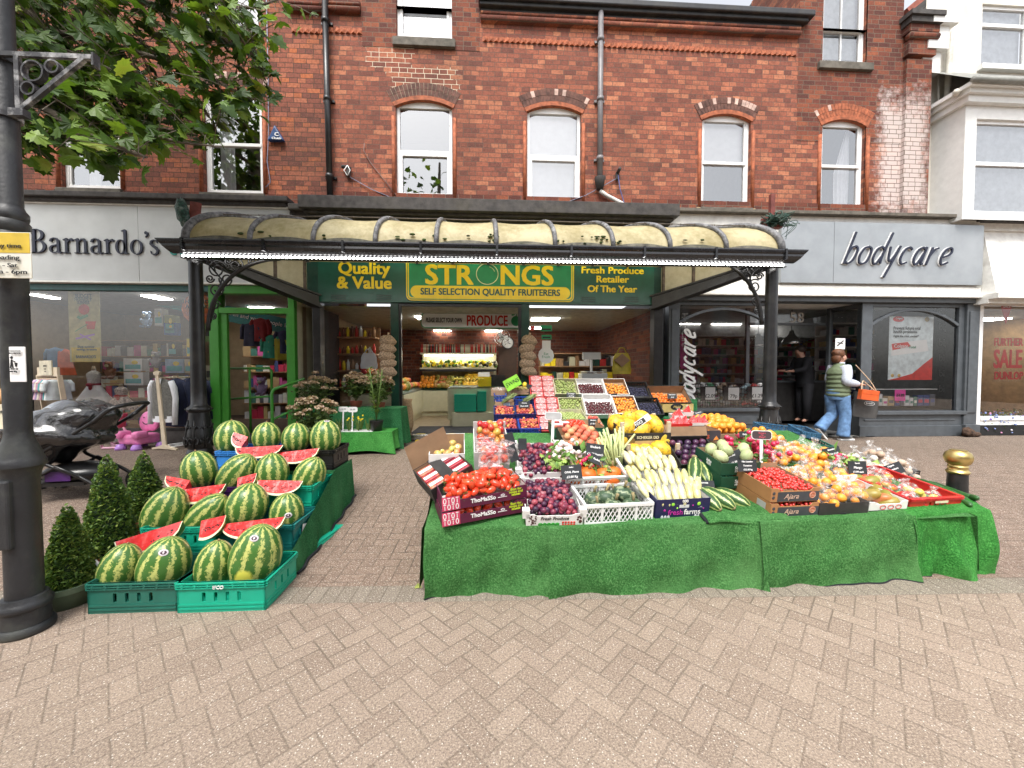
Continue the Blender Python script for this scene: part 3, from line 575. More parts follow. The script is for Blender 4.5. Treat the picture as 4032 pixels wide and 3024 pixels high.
# --- charity shop front
FL=GB+.12
fl=at_y(850,1700,YS)
CH=thing('shopfront','charity shop front with plate glass and bright green door frame','shopfront',(-4.5,YS,GB))
xgl=-9.4; xg0=at_y(841,1400,YS).x; xg1=at_y(1172,1400,YS).x; zt=at_y(600,1147,YS).z; ztr=at_y(1000,1226,YS).z
mb=MB(); mb.box(xgl,xg0,YS-.03,YS+.1,GB,GB+.2); obj('stall_riser',mb,mat('grey_concrete',(.16,.15,.14),.85,var=.2),CH,world=1)
mb=MB(); mb.box(xgl,xg0,YS-.04,YS+.08,zt,zt+.1); mb.cur=1; mb.box(xgl,xg0,YS-.02,YS+.06,GB+.2,GB+.26); x=at_y(112,1400,YS).x; mb.box(x-.05,x,YS-.02,YS+.06,GB+.26,zt); mb.box(xgl,xg1,YS-.03,YF+.19,zt+.101,f[2]-.03);
obj('window_frame',mb,[mat('teal_frame',(.02,.12,.12),.4),M['darkstone']],CH,world=1,bev=.006)
mb=MB(); mb.add([(xgl,YS+.02,GB+.22),(xg0,YS+.02,GB+.22),(xg0,YS+.02,zt),(xgl,YS+.02,zt)],[(0,1,2,3)]); obj('pane',mb,M['glass'],CH,world=1)
mb=MB(); w0=at_y(877,1400,YS).x; w1=at_y(1148,1400,YS).x; mb.box(xg0,w0,YS-.1,YS+.1,GB,zt+.1); mb.box(w1,xg1,YS-.1,YS+.1,GB,zt+.1); mb.box(w0,w1,YS-.1,YS+.1,zt-.04,zt+.1); mb.box(w0,w1,YS-.09,YS+.06,ztr-.05,ztr+.05); w2=at_y(905,1400,YS).x; w3=at_y(1135,1400,YS).x
mb.box(w0+.002,w2,YS-.06,YS,FL,ztr-.05); mb.box(w3,w1-.002,YS-.06,YS,FL,ztr-.05)
obj('door_frame',mb,M['green'],CH,world=1,bev=.006)
mb=MB(); mb.add([(w0,YS,ztr),(w1,YS,ztr),(w1,YS,zt),(w0,YS,zt)],[(0,1,2,3)]); obj('pane',mb,M['glass'],CH,world=1)
yb=10.6
def shell(B,x0,x1,z0,z1,yf,yb,cf,cw,cc,side=True):
 mb=MB(); mb.add([(x0,yf,z0),(x1,yf,z0),(x1,yb,z0),(x0,yb,z0)],[(0,1,2,3)]); obj('interior_floor',mb,cf,B,world=1)
 mb=MB(); mb.add([(x0,yf,z1),(x1,yf,z1),(x1,yb,z1),(x0,yb,z1)],[(0,3,2,1)]); obj('interior_ceiling',mb,cc,B,world=1)
 mb=MB(); mb.add([(x0,yb,z0),(x1,yb,z0),(x1,yb,z1),(x0,yb,z1)],[(0,1,2,3)]); mb.add([(x0,yf,z0),(x0,yb,z0),(x0,yb,z1),(x0,yf,z1)],[(0,1,2,3)]); mb.add([(x1,yf,z0),(x1,yf,z1),(x1,yb,z1),(x1,yb,z0)],[(0,1,2,3)]); obj('interior_wall',mb,cw,B,world=1)
shell(CH,xgl,xg1+.05,FL,zt+.05,YS+.1,yb,mat('brown_carpet',(.09,.06,.045),.95),mat('cream_slatwall',(.34,.25,.15),.7,var=.1),mat('shop_ceiling',(.3,.29,.27),.9))
mb=MB(); mb.box(xg0,xg1,YS-.3,YS+.1,GB-.01,FL); obj('door_step',mb,mat('dark_step',(.04,.04,.04),.8),CH,world=1)
# recess between charity shop and fruit shop
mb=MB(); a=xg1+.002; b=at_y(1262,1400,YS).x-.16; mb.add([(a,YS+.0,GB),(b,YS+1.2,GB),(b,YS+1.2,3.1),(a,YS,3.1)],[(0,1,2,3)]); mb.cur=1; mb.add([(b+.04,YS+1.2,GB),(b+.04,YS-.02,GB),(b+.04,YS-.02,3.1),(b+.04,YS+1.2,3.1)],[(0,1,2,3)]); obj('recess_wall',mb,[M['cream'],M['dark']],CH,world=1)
# --- fruit shop front
ST=thing('shopfront','open fruit shop front with dark green posts and wide doorway','shopfront',(-1,YS,GB))
sx=lambda px,y=1350:at_y(px,y,YS).x
a0,a1=sx(1262),sx(2567); zs=at_y(1900,1196,YS).z
for l,r in ((1240,1270),(2567,2603)):
 mb=MB(); mb.box(sx(l),sx(r),YS-.09,YS+.1,GB,zs+.05); obj('pilaster',mb,M['black'],ST,world=1,bev=.008)
mb=MB()
for l,r in ((1541,1572),(2052,2083)): mb.box(sx(l),sx(r),YS-.05,YS+.06,GB,zs)
mb.box(sx(1272),sx(1541),YS-.02,YS+.04,GB,GB+.32); mb.box(sx(2083),sx(2565),YS-.02,YS+.04,GB,GB+.42)
obj('door_post',mb,M['dgreen'],ST,world=1,bev=.006)
mb=MB(); mb.box(sx(1572),sx(1582),YS-.03,YS+.03,GB,zs); mb.box(sx(2040),sx(2052),YS-.03,YS+.03,GB,zs); mb.box(sx(1582),sx(2040),YS-.03,YS+.03,zs-.06,zs); obj('door_track',mb,M['black'],ST,world=1)
for l,r,b in ((1272,1541,GB+.3),(2083,2565,GB+.4)):
 mb=MB(); mb.add([(sx(l),YS+.01,b),(sx(r),YS+.01,b),(sx(r),YS+.01,zs),(sx(l),YS+.01,zs)],[(0,1,2,3)]); obj('pane',mb,M['glass'],ST,world=1)
FLS=GB+.11; ZC=2.74; YBK=11.3
xs0,xs1=sx(1262)-.6,sx(2567)+.1
shell(ST,xs0,xs1,FLS,ZC,YS+.05,YBK,mat('vinyl_floor',(.33,.25,.16),.45,var=.15),BRC,mat('tile_ceiling',(.42,.4,.35),.9))
mb=MB(); d0,d1=sx(1577,1700),sx(2050,1700); mb.box(d0,d1,YS-.12,YS+.3,GB-.01,FLS+.004); obj('threshold',mb,M['steel'],ST,world=1,bev=.004)
mb=MB(); n=16
for i in range(n):
 mb.cur=i%2; xa=d0+(d1-d0)*i/n; xb=d0+(d1-d0)*(i+1)/n
 mb.add([(xa,YS-.122,GB),(xb,YS-.122,GB),(xb+.04,YS-.122,GB+.03),(xa+.04,YS-.122,GB+.03)],[(0,1,2,3)]); mb.add([(xa,YS-.02,FLS+.008),(xb,YS-.02,FLS+.008),(xb+.05,YS+.02,FLS+.008),(xa+.05,YS+.02,FLS+.008)],[(0,1,2,3)])
obj('hazard_tape',mb,[M['yellow'],M['ink']],ST,world=1)
mb=MB(); mb.box(d0+.18,d1-.1,YS+.1,YS+.95,FLS+.001,FLS+.014)
for i in range(30): mb.box(d0+.18,d1-.1,YS+.12+i*.027,YS+.13+i*.027,FLS+.014,FLS+.019)
obj('door_mat',mb,mat('rubber_mat',(.06,.06,.065),.7),None,label='grey ribbed rubber mat inside the fruit shop doorway',cat='door mat')
# sign
YG=7.1
c=cr(C2,20,1355,2330,1430,YG-.2); mb=MB(); zc0=pt(C2,1100,1470,YG).z; x0,x1=sx(1220,900),sx(2630,900)
mb.box(x0-.02,x1+.03,YG-.3,YW+.02,c[2],c[3]+.02); mb.box(x0+.03,x1-.03,YG-.2,YW,c[2]-.05,c[2]-.001); mb.box(x0+.06,x1-.06,YG-.13,YW,c[2]-.1,c[2]-.051); mb.box(x0+.08,x1-.08,YG-.06,YW,c[2]-.14,c[2]-.101); obj('cornice_ledge',mb,M['darkstone'],HB,world=1,bev=.01)
zl=at_y(1900,1193,YG).z; zu=c[2]-.145
FS=thing('shop_sign','dark green fruiterer sign with yellow lettering and bright green centre panel','sign',(-.5,YG,zl))
gx=lambda x,y=450:pt(C5,x,y,YG).x; gzz=lambda y,x=1100:pt(C5,x,y,YG).z
mb=MB(); mb.box(sx(1210,1100),sx(1261,1100),YG+.06,YG+.2,zl-.02,zu); mb.box(sx(2568,1100),sx(2612,1100),YG+.06,YG+.2,zl-.02,zu); obj('end_board',mb,M['dgreen'],FS,world=1)
mb=MB(); mb.box(sx(1262,1100),sx(2567,1100),YG,YG+.2,zl,zu); obj('panel',mb,M['sgreen'],FS,world=1)
def rrect(x0,x1,z0,z1,r,n=6):
 r=min(r,abs(z1-z0)*.499)
 P=[]
 for cx,cz,a in ((x1-r,z1-r,0),(x0+r,z1-r,90),(x0+r,z0+r,180),(x1-r,z0+r,270)):
  P+=[(cx+r*cos(R(a+90*i/n)),cz+r*sin(R(a+90*i/n))) for i in range(n+1)]
 return P
x0,x1=gx(643),gx(1582); z0,z1=gzz(552),gzz(318)
mb=MB(); mb.cur=0; mb.prism(rrect(x0,x1,z0,z1,.09),YG-.03,YG); mb.cur=1; e=.018; mb.prism(rrect(x0+e,x1-e,z0+e,z1-e,.08),YG-.034,YG-.03); mb.cur=0; e=.03; mb.prism(rrect(x0+e,x1-e,z0+e,z1-e,.07),YG-.038,YG-.034); mb.cur=1; e=.052; mb.prism(rrect(x0+e,x1-e,z0+e,z1-e,.06),YG-.042,YG-.038)
mb.cur=0; mb.prism(rrect(gx(668),gx(1560),gzz(537),gzz(470),.13),YG-.046,YG-.042); obj('centre_panel',mb,[M['yellow'],M['lgreen']],FS,world=1)
def fit(name,s,C,l,r,y,Y,m,par,h,bold=.01,sh=0,ext=.003,vert=None):
 a=pt(C,l,y,Y); b=pt(C,r,y,Y); o=text(name,s,h,m,par,(0,0,0),ext=ext,bold=bold,shear=sh)
 vs=[v.co.x for v in o.data.vertices]; w=max(vs)-min(vs); k=(b.x-a.x)/w; mid=(max(vs)+min(vs))/2
 zz=[v.co.y for v in o.data.vertices]; hz=(max(zz)+min(zz))/2
 o.scale=(k,1,1); o.location=Vector(((a.x+b.x)/2-mid*k,Y-.004,(a.z+b.z)/2-hz))-(wl(par) if par else Vector()); return o
hh=lambda p:p*.7007/1530*7.1/.72
fit('lettering','STR',C5,748,1020,402,YG-.046,M['yellow'],FS,hh(108),.028); fit('lettering','NGS',C5,1172,1470,406,YG-.046,M['yellow'],FS,hh(108),.028)
mb=MB(); q=pt(C5,1097,402,YG); mb.strip([(q.x+.195*cos(R(t)),q.z+.185*sin(R(t))) for t in range(0,360,12)],.013,YG-.052,YG-.044,True); mb.strip([(q.x+.14*cos(R(t)),q.z+.135*sin(R(t))) for t in range(20,75,9)],.009,YG-.052,YG-.044); obj('apple_outline',mb,mat('pale_letter',(.7,.75,.4)),FS,world=1)
fit('lettering','SELF SELECTION QUALITY FRUITERERS',C5,722,1506,503,YG-.046,M['sgreen'],FS,hh(36),.006)
fit('lettering','Quality',C5,260,552,375,YG,M['yellow'],FS,hh(66),.014); fit('lettering','& Value',C5,252,560,447,YG,M['yellow'],FS,hh(66),.014)
fit('lettering','Fresh Produce',C5,1626,1976,378,YG,M['yellow'],FS,hh(38),.008); fit('lettering','Retailer',C5,1710,1893,428,YG,M['yellow'],FS,hh(38),.008); fit('lettering','Of The Year',C5,1660,1938,482,YG,M['yellow'],FS,hh(38),.008)
for xx,yy in ((262,528),(517,528),(1664,541),(1905,541)):
 mb=MB()
 for k in range(3): q=pt(C5,xx,yy-10+k*11,YG); mb.box(q.x-.13,q.x+.13,YG-.012,YG,q.z-.008,q.z+.008)
 obj('vent',mb,M['dgreen'],FS,world=1)
# --- chemist front
BC=thing('shopfront','slate grey chemist shop front with arched window tops and recessed entrance','shopfront',(4,YS,GB))
G=M['grey']; bp=lambda x,y,Y=YS:pt(C6,x,y,Y)
bx=lambda x,y=1000,Y=YS:pt(C6,x,y,Y).x; bz=lambda y,x=1300,Y=YS:pt(C6,x,y,Y).z
zB0,zB1=bz(566,1000),bz(502,1000)
mb=MB(); mb.box(bx(185,530),bx(1935,530),YS-.12,YS+.15,zB0,zB1); mb.box(bx(185,530),bx(1940,530),YS-.16,YS+.15,zB1+.001,zB1+.03); obj('beam',mb,G,BC,world=1,bev=.008)
mb=MB()
for l,r in ((180,240),(1850,1922)):
 mb.box(bx(l),bx(r),YS-.08,YS+.1,GB,zB0-.001); mb.box(bx(l)+.04,bx(r)-.04,YS-.1,YS-.081,GB+.45,zB0-.15); mb.box(bx(l)-.02,bx(r)+.02,YS-.13,YS+.1,GB-.01,GB+.22)
obj('pilaster',mb,G,BC,world=1,bev=.008)
zsill=bz(1165,500); zsr=bz(1180,1500)
xw=[bx(240),bx(752),bx(1270),bx(1330),bx(1822)]
mb=MB()
mb.box(xw[0],xw[1],YS-.04,YS+.1,GB-.01,zsill-.06); mb.box(xw[0],xw[1]+.02,YS-.1,YS+.12,zsill-.06,zsill); mb.box(xw[0]+.06,xw[1]-.06,YS-.055,YS-.04,GB+.25,zsill-.15)
xi0=bx(1055,1000,YS+.75)
for a,b in ((xw[2],xw[4]+.15),):
 mb.box(a,b,YS-.04,YS+.1,GB-.01,zsr-.07); mb.box(a-.02,b,YS-.1,YS+.12,zsr-.07,zsr); mb.box(a+.1,b-.2,YS-.055,YS-.04,GB+.3,zsr-.16); mb.box(a-.01,b+.01,YS-.07,YS-.041,GB-.01,GB+.2)
# splayed return into the lobby
yl=YS+.62; xl=bx(1100,1000,yl)
def qd(mb,p,q,z0,z1,th=.05):
 d=Vector((q[0]-p[0],q[1]-p[1])); n=Vector((-d.y,d.x)).normalized()*th
 mb.add([(p[0],p[1],z0),(q[0],q[1],z0),(q[0]+n.x,q[1]+n.y,z0),(p[0]+n.x,p[1]+n.y,z0),(p[0],p[1],z1),(q[0],q[1],z1),(q[0]+n.x,q[1]+n.y,z1),(p[0]+n.x,p[1]+n.y,z1)],[(0,3,2,1),(4,5,6,7),(0,1,5,4),(1,2,6,5),(2,3,7,6),(3,0,4,7)])
pL=(xl,yl); pR=(xw[2]+.0,YS-.02); qd(mb,pL,pR,GB-.01,zsr-.07); qd(mb,(pL[0],pL[1]-.05),(pR[0],pR[1]-.05),zsr-.07,zsr,.12)
obj('stall_riser',mb,G,BC,world=1,bev=.006)
mb=MB(); mb.box(xw[2],xw[3],YS-.05,YS+.06,zsr,zB0); mb.box(xw[3],xw[4],YS-.03,YS+.05,zB0-.07,zB0-.001); mb.box(xw[0],xw[1],YS-.03,YS+.05,zB0-.07,zB0-.001); mb.box(xw[1]-.0,xw[1]+.06,YS-.03,YS+.06,GB,zB0); mb.box(xw[4],xw[4]+.16,YS-.03,YS+.06,zsr,zB0)
for p in (pL,): mb.box(p[0]-.03,p[0]+.05,p[1]-.03,p[1]+.05,GB,zB0)
qd(mb,pL,pR,zB0-.09,zB0-.002)
def archstrip(mb,x0,x1,zs,rise,y0,y1,w=.05):
 mb.strip(arcpts(x0,x1,zs,rise,20),w,y0,y1)
archstrip(mb,xw[0]+.02,xw[1]-.0,bz(680,245),bz(600,500)-bz(680,500),YS-.035,YS+.04); archstrip(mb,xw[3]+.02,xw[4]-.02,bz(690,1330),bz(605,1560)-bz(690,1560),YS-.035,YS+.04)
obj('window_frame',mb,G,BC,world=1,bev=.006)
for a,b,zz in ((xw[0],xw[1],zsill),(xw[3],xw[4],zsr)):
 mb=MB(); mb.add([(a,YS+.01,zz),(b,YS+.01,zz),(b,YS+.01,zB0),(a,YS+.01,zB0)],[(0,1,2,3)]); obj('pane',mb,M['glass'],BC,world=1)
mb=MB(); mb.add([(pL[0],pL[1]-.01,zsr),(pR[0],pR[1]-.01,zsr),(pR[0],pR[1]-.01,zB0),(pL[0],pL[1]-.01,zB0)],[(0,1,2,3)]); obj('pane',mb,M['glass'],BC,world=1)
# doorway lintel glass with number 58 and lobby
yd=YS+.7; xd0,xd1=xw[1]+.05,pL[0]; ztd=pt(C6,930,695,yd).z
mb=MB(); mb.box(xd0,xd1,yd-.03,yd+.03,ztd,ztd+.05); mb.box(xd0-.02,xd0+.05,yd-.03,yd+.03,GB,zB0); obj('door_frame',mb,G,BC,world=1)
mb=MB(); mb.add([(xd0,yd,ztd),(xd1,yd,ztd),(xd1,yd,zB0),(xd0,yd,zB0)],[(0,1,2,3)]); obj('pane',mb,M['glass'],BC,world=1)
fit('lettering','58',C6,882,960,650,yd-.01,mat('etched',(.5,.5,.48)),BC,.3,.0)
mb=MB(); nq=12
for i in range(10):
 for j in range(5):
  mb.cur=(i+j)%2; a=xd0+(xd1+.35-xd0)*i/10; b=xd0+(xd1+.35-xd0)*(i+1)/10; mb.add([(a,YS-.1+j*.17,GB+.004),(b,YS-.1+j*.17,GB+.004),(b,YS+.07+j*.17,GB+.004),(a,YS+.07+j*.17,GB+.004)],[(0,1,2,3)])
obj('lobby_tiles',mb,[mat('tile_pale',(.4,.38,.34),.5),M['ink']],BC,world=1)
mb=MB(); mb.add([(xd0-1.5,YS-.11,zB0+.002),(xd1+1.2,YS-.11,zB0+.002),(xd1+1.2,yd+.1,zB0+.002),(xd0-1.5,yd+.1,zB0+.002)],[(0,3,2,1)]); obj('lobby_soffit',mb,M['wpaint'],BC,world=1)
shell(BC,bx(180),bx(1925),FLS-.08,zB0+.28,YS+.12,12.6,mat('grey_lino',(.1,.1,.1),.5),mat('grey_wall',(.16,.16,.16),.8),mat('pale_ceiling',(.36,.36,.35),.9))
# sign
YB2=7.05
p=cr(C6,190,45,1958,95,YB2)
BS=thing('shop_sign','silver grey chemist fascia with slanting handwritten dark lettering','sign',(4,YB2,bz(505,1000,YB2)))
X0,X1=bx(190,300,YB2),bx(1957,300,YB2); xm=bx(818,300,YB2); zt0,zb0=bz(75,1100,YB2),bz(458,1100,YB2)
mb=MB(); mb.box(X0,X1+.02,YB2+.02,YB2+.24,zb0-.22,zt0); mb.cur=1; mb.box(X0-.02,X1+.05,YB2-.1,YB2+.26,zt0+.001,zt0+.06); mb.cur=0; mb.box(X0,X1+.04,YB2-.02,YB2+.019,zb0-.2,zb0-.04); mb.box(X0,X1+.06,YB2-.06,YB2+.019,zb0-.24,zb0-.201); obj('backing',mb,[M['wpaint'],M['stone']],BS,world=1,bev=.006)
BM=mat('silver_panel',(.3,.32,.335),.32,.35,var=.07,sc=3,dirt=.25,dc=(.45,.46,.47))
mb=MB(); zA=bz(120,1400,YB2); xq=bx(1115,300,YB2); mb.box(xm,xq-.003,YB2-.06,YB2+.018,zb0,zA); mb.box(xq+.003,X1,YB2-.061,YB2+.018,zb0,zA); obj('panel',mb,BM,BS,world=1)
HW={'b':[[(.12,1.0),(.0,.0)],[(.03,.28),(.12,.5),(.26,.55),(.34,.42),(.28,.14),(.14,.0),(.03,.06)]],
'o':[[(.24,.54),(.1,.5),(.0,.28),(.03,.06),(.14,.0),(.27,.06),(.34,.28),(.33,.48),(.22,.55)]],
'd':[[(.3,.48),(.2,.55),(.07,.46),(.0,.2),(.06,.02),(.16,.02),(.28,.25)],[(.44,1.0),(.3,.3),(.29,.02)]],
'y':[[(.03,.55),(.06,.2),(.14,.1),(.26,.3),(.33,.52)],[(.36,.58),(.2,.0),(.08,-.42)]],
'c':[[(.32,.48),(.22,.55),(.08,.46),(.0,.2),(.08,.02),(.24,.06)]],
'a':[[(.3,.5),(.2,.55),(.07,.44),(.0,.18),(.06,.02),(.16,.04),(.3,.36)],[(.34,.56),(.28,.06),(.34,.02)]],
'r':[[(.08,.55),(.0,.0)],[(.04,.28),(.16,.48),(.28,.54)]],
'e':[[(.03,.24),(.2,.3),(.3,.4),(.28,.53),(.16,.54),(.04,.4),(.0,.16),(.08,.01),(.26,.08)]]}
def spl(P,n=5):
 out=[]
 for i in range(len(P)-1):
  p0=P[max(i-1,0)];p1=P[i];p2=P[i+1];p3=P[min(i+2,len(P)-1)]
  for k in range(n):
   t=k/n; out.append(tuple(.5*((2*p1[q])+(-p0[q]+p2[q])*t+(2*p0[q]-5*p1[q]+4*p2[q]-p3[q])*t*t+(-p0[q]+3*p1[q]-3*p2[q]+p3[q])*t**3) for q in range(len(p1))))
 return out+[tuple(P[-1])]
def handword(word,h,sp=.47,sl=.28):
 x=0;out=[]
 for ch in word:
  for s in HW[ch]: out.append([((x+a+b*sl)*h,b*h) for a,b in spl(s)])
  x+=sp
 return out
def putword(word,name,mats,par,x,z,h,y,w,sp=.47,rot=0,halo=True,sl=.28):
 for k,(mm,ww,dy) in enumerate(mats):
  mb=MB()
  for P in handword(word,h,sp,sl):
   P=[(x+a*cos(rot)-b*sin(rot),z+a*sin(rot)+b*cos(rot)) for a,b in P]; mb.strip(P,ww,y-dy,y)
  obj(name,mb,mm,par,world=1)
a=pt(C6,1178,345,YB2-.06); b=pt(C6,1788,345,YB2-.06); H=(b.x-a.x)/3.72
putword('bodycare','lettering',[(M['plaswhite'],.052,.02),(M['navyink'],.032,.045)],BS,a.x,a.z,H,YB2-.06,.05)
# window lettering running up the glass
a=pt(C6,338,1128,YS); b=pt(C6,335,700,YS); H=(b.z-a.z)/3.9
putword('bodycare','window_lettering',[(M['plaswhite'],.042,.004)],BC,a.x,a.z,H,YS-.001,.05,rot=R(90))
# --- neighbour shop at the right edge
NB=thing('shopfront','white shoe shop front at the right edge with red sale posters','shopfront',(6.6,YS,GB))
n0,n1=bx(1925),bx(2212)+2.6; zw=bz(585,2050); zl2=bz(1210,2050)
mb=MB(); mb.box(n0+.01,bx(1952),YS-.05,YS+.1,GB,zw); mb.box(bx(1952),n1,YS-.05,YS+.1,GB,zl2-.08); mb.box(bx(1952),n1,YS-.07,YS+.1,zl2-.08,zl2); mb.cur=1; mb.box(n0+.01,n1,YS-.06,YS-.051,GB-.01,GB+.2); obj('window_frame',mb,[M['white'],M['dark']],NB,world=1,bev=.006)
mb=MB(); mb.add([(bx(1952),YS+.01,zl2),(n1,YS+.01,zl2),(n1,YS+.01,zw),(bx(1952),YS+.01,zw)],[(0,1,2,3)]); obj('pane',mb,M['glass'],NB,world=1)
shell(NB,n0+.02,n1,FLS,zw+.02,YS+.12,11,mat('oak_floor',(.3,.17,.08),.5),mat('oak_wall',(.4,.24,.1),.6),mat('pale_ceiling2',(.55,.5,.42),.9))
zq0,zq1=bz(525,2050,YB2),bz(150,2050,YB2)
mb=MB(); xa,xb=bx(1965,400,YB2),n1; mb.add([(xa,YB2-.25,zq0),(xb,YB2-.25,zq0),(xb,YB2+.1,zq1),(xa+.16,YB2+.1,zq1),(xa,YS,zq0),(xa+.16,YS+.1,zq1)],[(0,1,2,3),(0,3,5,4)]); mb.box(xa+.02,xb,YB2+.05,YW+.1,zq1,zq1+.14); mb.cur=1; mb.box(xa-.1,xb,YB2-.02,YW+.1,zq1+.141,zq1+.2); mb.cur=0; mb.box(xa-.03,xb,YB2-.3,YS,zq0-.1,zq0-.001); mb.box(xa-.03,xb,YB2-.15,YS,zw,zq0-.101)
mb.strip([(xa+.35,0),(xa+.35,.01)],.01,0,.01)
obj('fascia',mb,[M['wpaint'],M['darkstone']],NB,world=1)
# ---------------- shop canopy ----------------
YP=5.75; YGU=5.56; YBM=7.06
CN=thing('shop_canopy','black iron canopy with yellowed ribbed roof over the fruit shop front','canopy',(-.4,6.3,GB))
def post(px,py_top,par):
 a=at_y(px,1040,YP); zt=at_y(px,1003,YP).z; z0=gz(YP)
 mb=MB(); H=.8; prof=[(.21,0),(.21,.03),(.19,.05),(.15,.09),(.165,.115),(.15,.14),(.14,.17),(.155,.2),(.168,.26),(.17,.33),(.155,.42),(.137,.52),(.125,.62),(.12,.68),(.14,.7),(.148,.725),(.14,.75),(.11,.77),(.094,.8),(.09,1.0),(.083,zt-z0-.1),(.1,zt-z0-.09),(.1,zt-z0-.05),(.11,zt-z0)]
 mb.lathe(prof,28,(a.x,a.y,z0))
 for k in range(8):
  t=k*pi/4+.2
  def pp(u,r,z): return (a.x+r*cos(t+u),a.y+r*sin(t+u),z0+z)
  mb.tube([pp(0,.165,.2),pp(0,.168,.33),pp(0,.15,.47),pp(0,.135,.58)],[.012,.016,.012,.006],6)
  for s in (1,-1):
   mb.tube([pp(0,.172,.28),pp(.2*s,.174,.34),pp(.34*s,.172,.3),pp(.28*s,.174,.24),pp(.16*s,.172,.25)],[.012,.014,.014,.011,.008],6)
   mb.tube([pp(0,.15,.44),pp(.18*s,.153,.5),pp(.3*s,.15,.46)],[.01,.011,.006],6)
  mb.tube([pp(.39,.148,.725),pp(.5,.148,.725)],.016,6)
 obj('post',mb,M['black'],par,world=1); return a,zt
pl,ztl=post(770,1003,CN); pr,ztr_=post(3040,1003,CN)
def spiral(mb,c,r0,turns,a0,sg,y,w=.022,n=26):
 P=[]
 for i in range(n+1):
  t=i/n; r=r0*(1-.8*t); a=a0+sg*turns*2*pi*t; P.append((c[0]+r*cos(a),y,c[1]+r*sin(a)))
 mb.tube(P,w*.5,6)
def spandrel(x,s,zt,par):
 mb=MB(); y=YP; L=1.0; Hh=1.02; A=[]
 for i in range(19):
  a=R(90*i/18); A.append((x+s*(.1+L*(1-cos(a))),y,zt-.04-Hh*(1-sin(a))))
 mb.tube(A,.028,8); mb.tube([(x+s*.12,y,zt-.03),(x+s*1.1,y,zt-.03)],.02,6)
 for (cx,cz,r,a0,sg) in ((.24,-.2,.14,0,1),(.5,-.14,.11,2,-1),(.22,-.48,.11,1,-1),(.2,-.7,.075,0,1),(.36,-.34,.1,3,1),(.72,-.09,.065,1,1),(.17,-.86,.05,2,-1),(.4,-.08,.06,0,-1),(.14,-.33,.06,0,-1)):
  spiral(mb,(x+s*cx,zt+cz),r,1.6,a0,sg*s,y)
 mb.tube([(x+s*.1,y,zt-.1),(x+s*.3,y,zt-.34),(x+s*.22,y,zt-.62),(x+s*.13,y,zt-.95)],.013,6); mb.tube([(x+s*.12,y,zt-.04),(x+s*.42,y,zt-.26),(x+s*.62,y,zt-.18),(x+s*.9,y,zt-.05)],.013,6)
 obj('scroll_bracket',mb,M['black'],par,world=1)
spandrel(pl.x+.05,1,ztl,CN); spandrel(pr.x-.05,-1,ztr_,CN)
# splayed side beams (I section)
BL0=Vector((pl.x,YP,at_y(790,960,YP).z)); zbL=at_y(1244,1212,YBM).z; ztL=at_y(1262,1166,YBM).z
def beam(p0,z0,z1,p1,z2,z3,par,s):
 mb=MB(); t=.05
 def sl(dx,a,b,c,d): mb.add([(p0[0]-dx,p0[1],a),(p0[0]+dx,p0[1],a),(p1[0]+dx,p1[1],c),(p1[0]-dx,p1[1],c),(p0[0]-dx,p0[1],b),(p0[0]+dx,p0[1],b),(p1[0]+dx,p1[1],d),(p1[0]-dx,p1[1],d)],[(0,3,2,1),(4,5,6,7),(0,1,5,4),(1,2,6,5),(2,3,7,6),(3,0,4,7)])
 sl(.03,z0+.06,z1-.03,z2+.05,z3-.03); sl(.08,z0,z0+.059,z2,z2+.049); sl(.07,z1-.029,z1,z3-.029,z3)
 obj('side_beam',mb,M['black'],par,world=1)
xbl=at_y(1250,1180,YBM).x; xbr=at_y(2572,1185,YBM).x
zf0=at_y(770,1015,YP).z; zf1=at_y(900,975,YP).z-.03; zr3=at_y(2572,1170,YBM).z; zr2=at_y(2572,1222,YBM).z
beam((pl.x,YP-.05),zf0,zf1,(xbl,YBM),zbL,ztL+.03,CN,1); beam((pr.x,YP-.05),zf0,zf1,(xbr,YBM),zr2,zr3+.03,CN,-1)
# gutter and fascia
gl=at_y(630,950,YGU); grr=at_y(3166,985,YGU); zg=(gl.z+grr.z)/2
mb=MB(); x0,x1=gl.x,grr.x
prof=[(-.0,0),(-.09,0),(-.105,-.02),(-.1,-.05),(-.085,-.07),(-.09,-.1),(-.07,-.14),(-.03,-.17),(.0,-.18)]
n=len(prof); mb.add([(xx+e*(b)*.9*(1 if xx==x0 else -1),YGU+a,zg+b) for xx,e in ((x0,-1),(x1,-1)) for a,b in prof],[(i,i+1,n+i+1,n+i) for i in range(n-1)]+[tuple(range(n-1,-1,-1)),tuple(range(n,2*n))],False)
for i in range(9):
 x=x0+.35+(x1-x0-.7)*i/8; mb.box(x-.015,x+.015,YGU-.112,YGU,zg-.15,zg+.004)
obj('gutter',mb,mat('gutter_black',(.014,.014,.016),.25,var=.3),CN,world=1)
fx0,fx1=at_y(725,1000,YGU).x,at_y(3080,1030,YGU).x; zled=at_y(1900,1026,YGU).z
mb=MB(); mb.box(fx0,fx1,YGU+.002,YGU+.05,zled+.02,zg-.02); mb.box(fx0-.03,fx1+.05,YGU-.028,YGU+.04,zled-.03,zled-.02); mb.box(fx0,fx1,YP-.06,YP+.06,zled+.06,zled+.14); obj('eaves_board',mb,M['black'],CN,world=1)
mb=MB(); k=150
for i in range(k+1):
 q=(fx0+(fx1-fx0)*i/k,YGU-.012,zled); mb.ell(q,(.022,.014,.017),6,4)
obj('light_string',mb,emis('led_white',(1,.98,.95),16),CN,world=1)
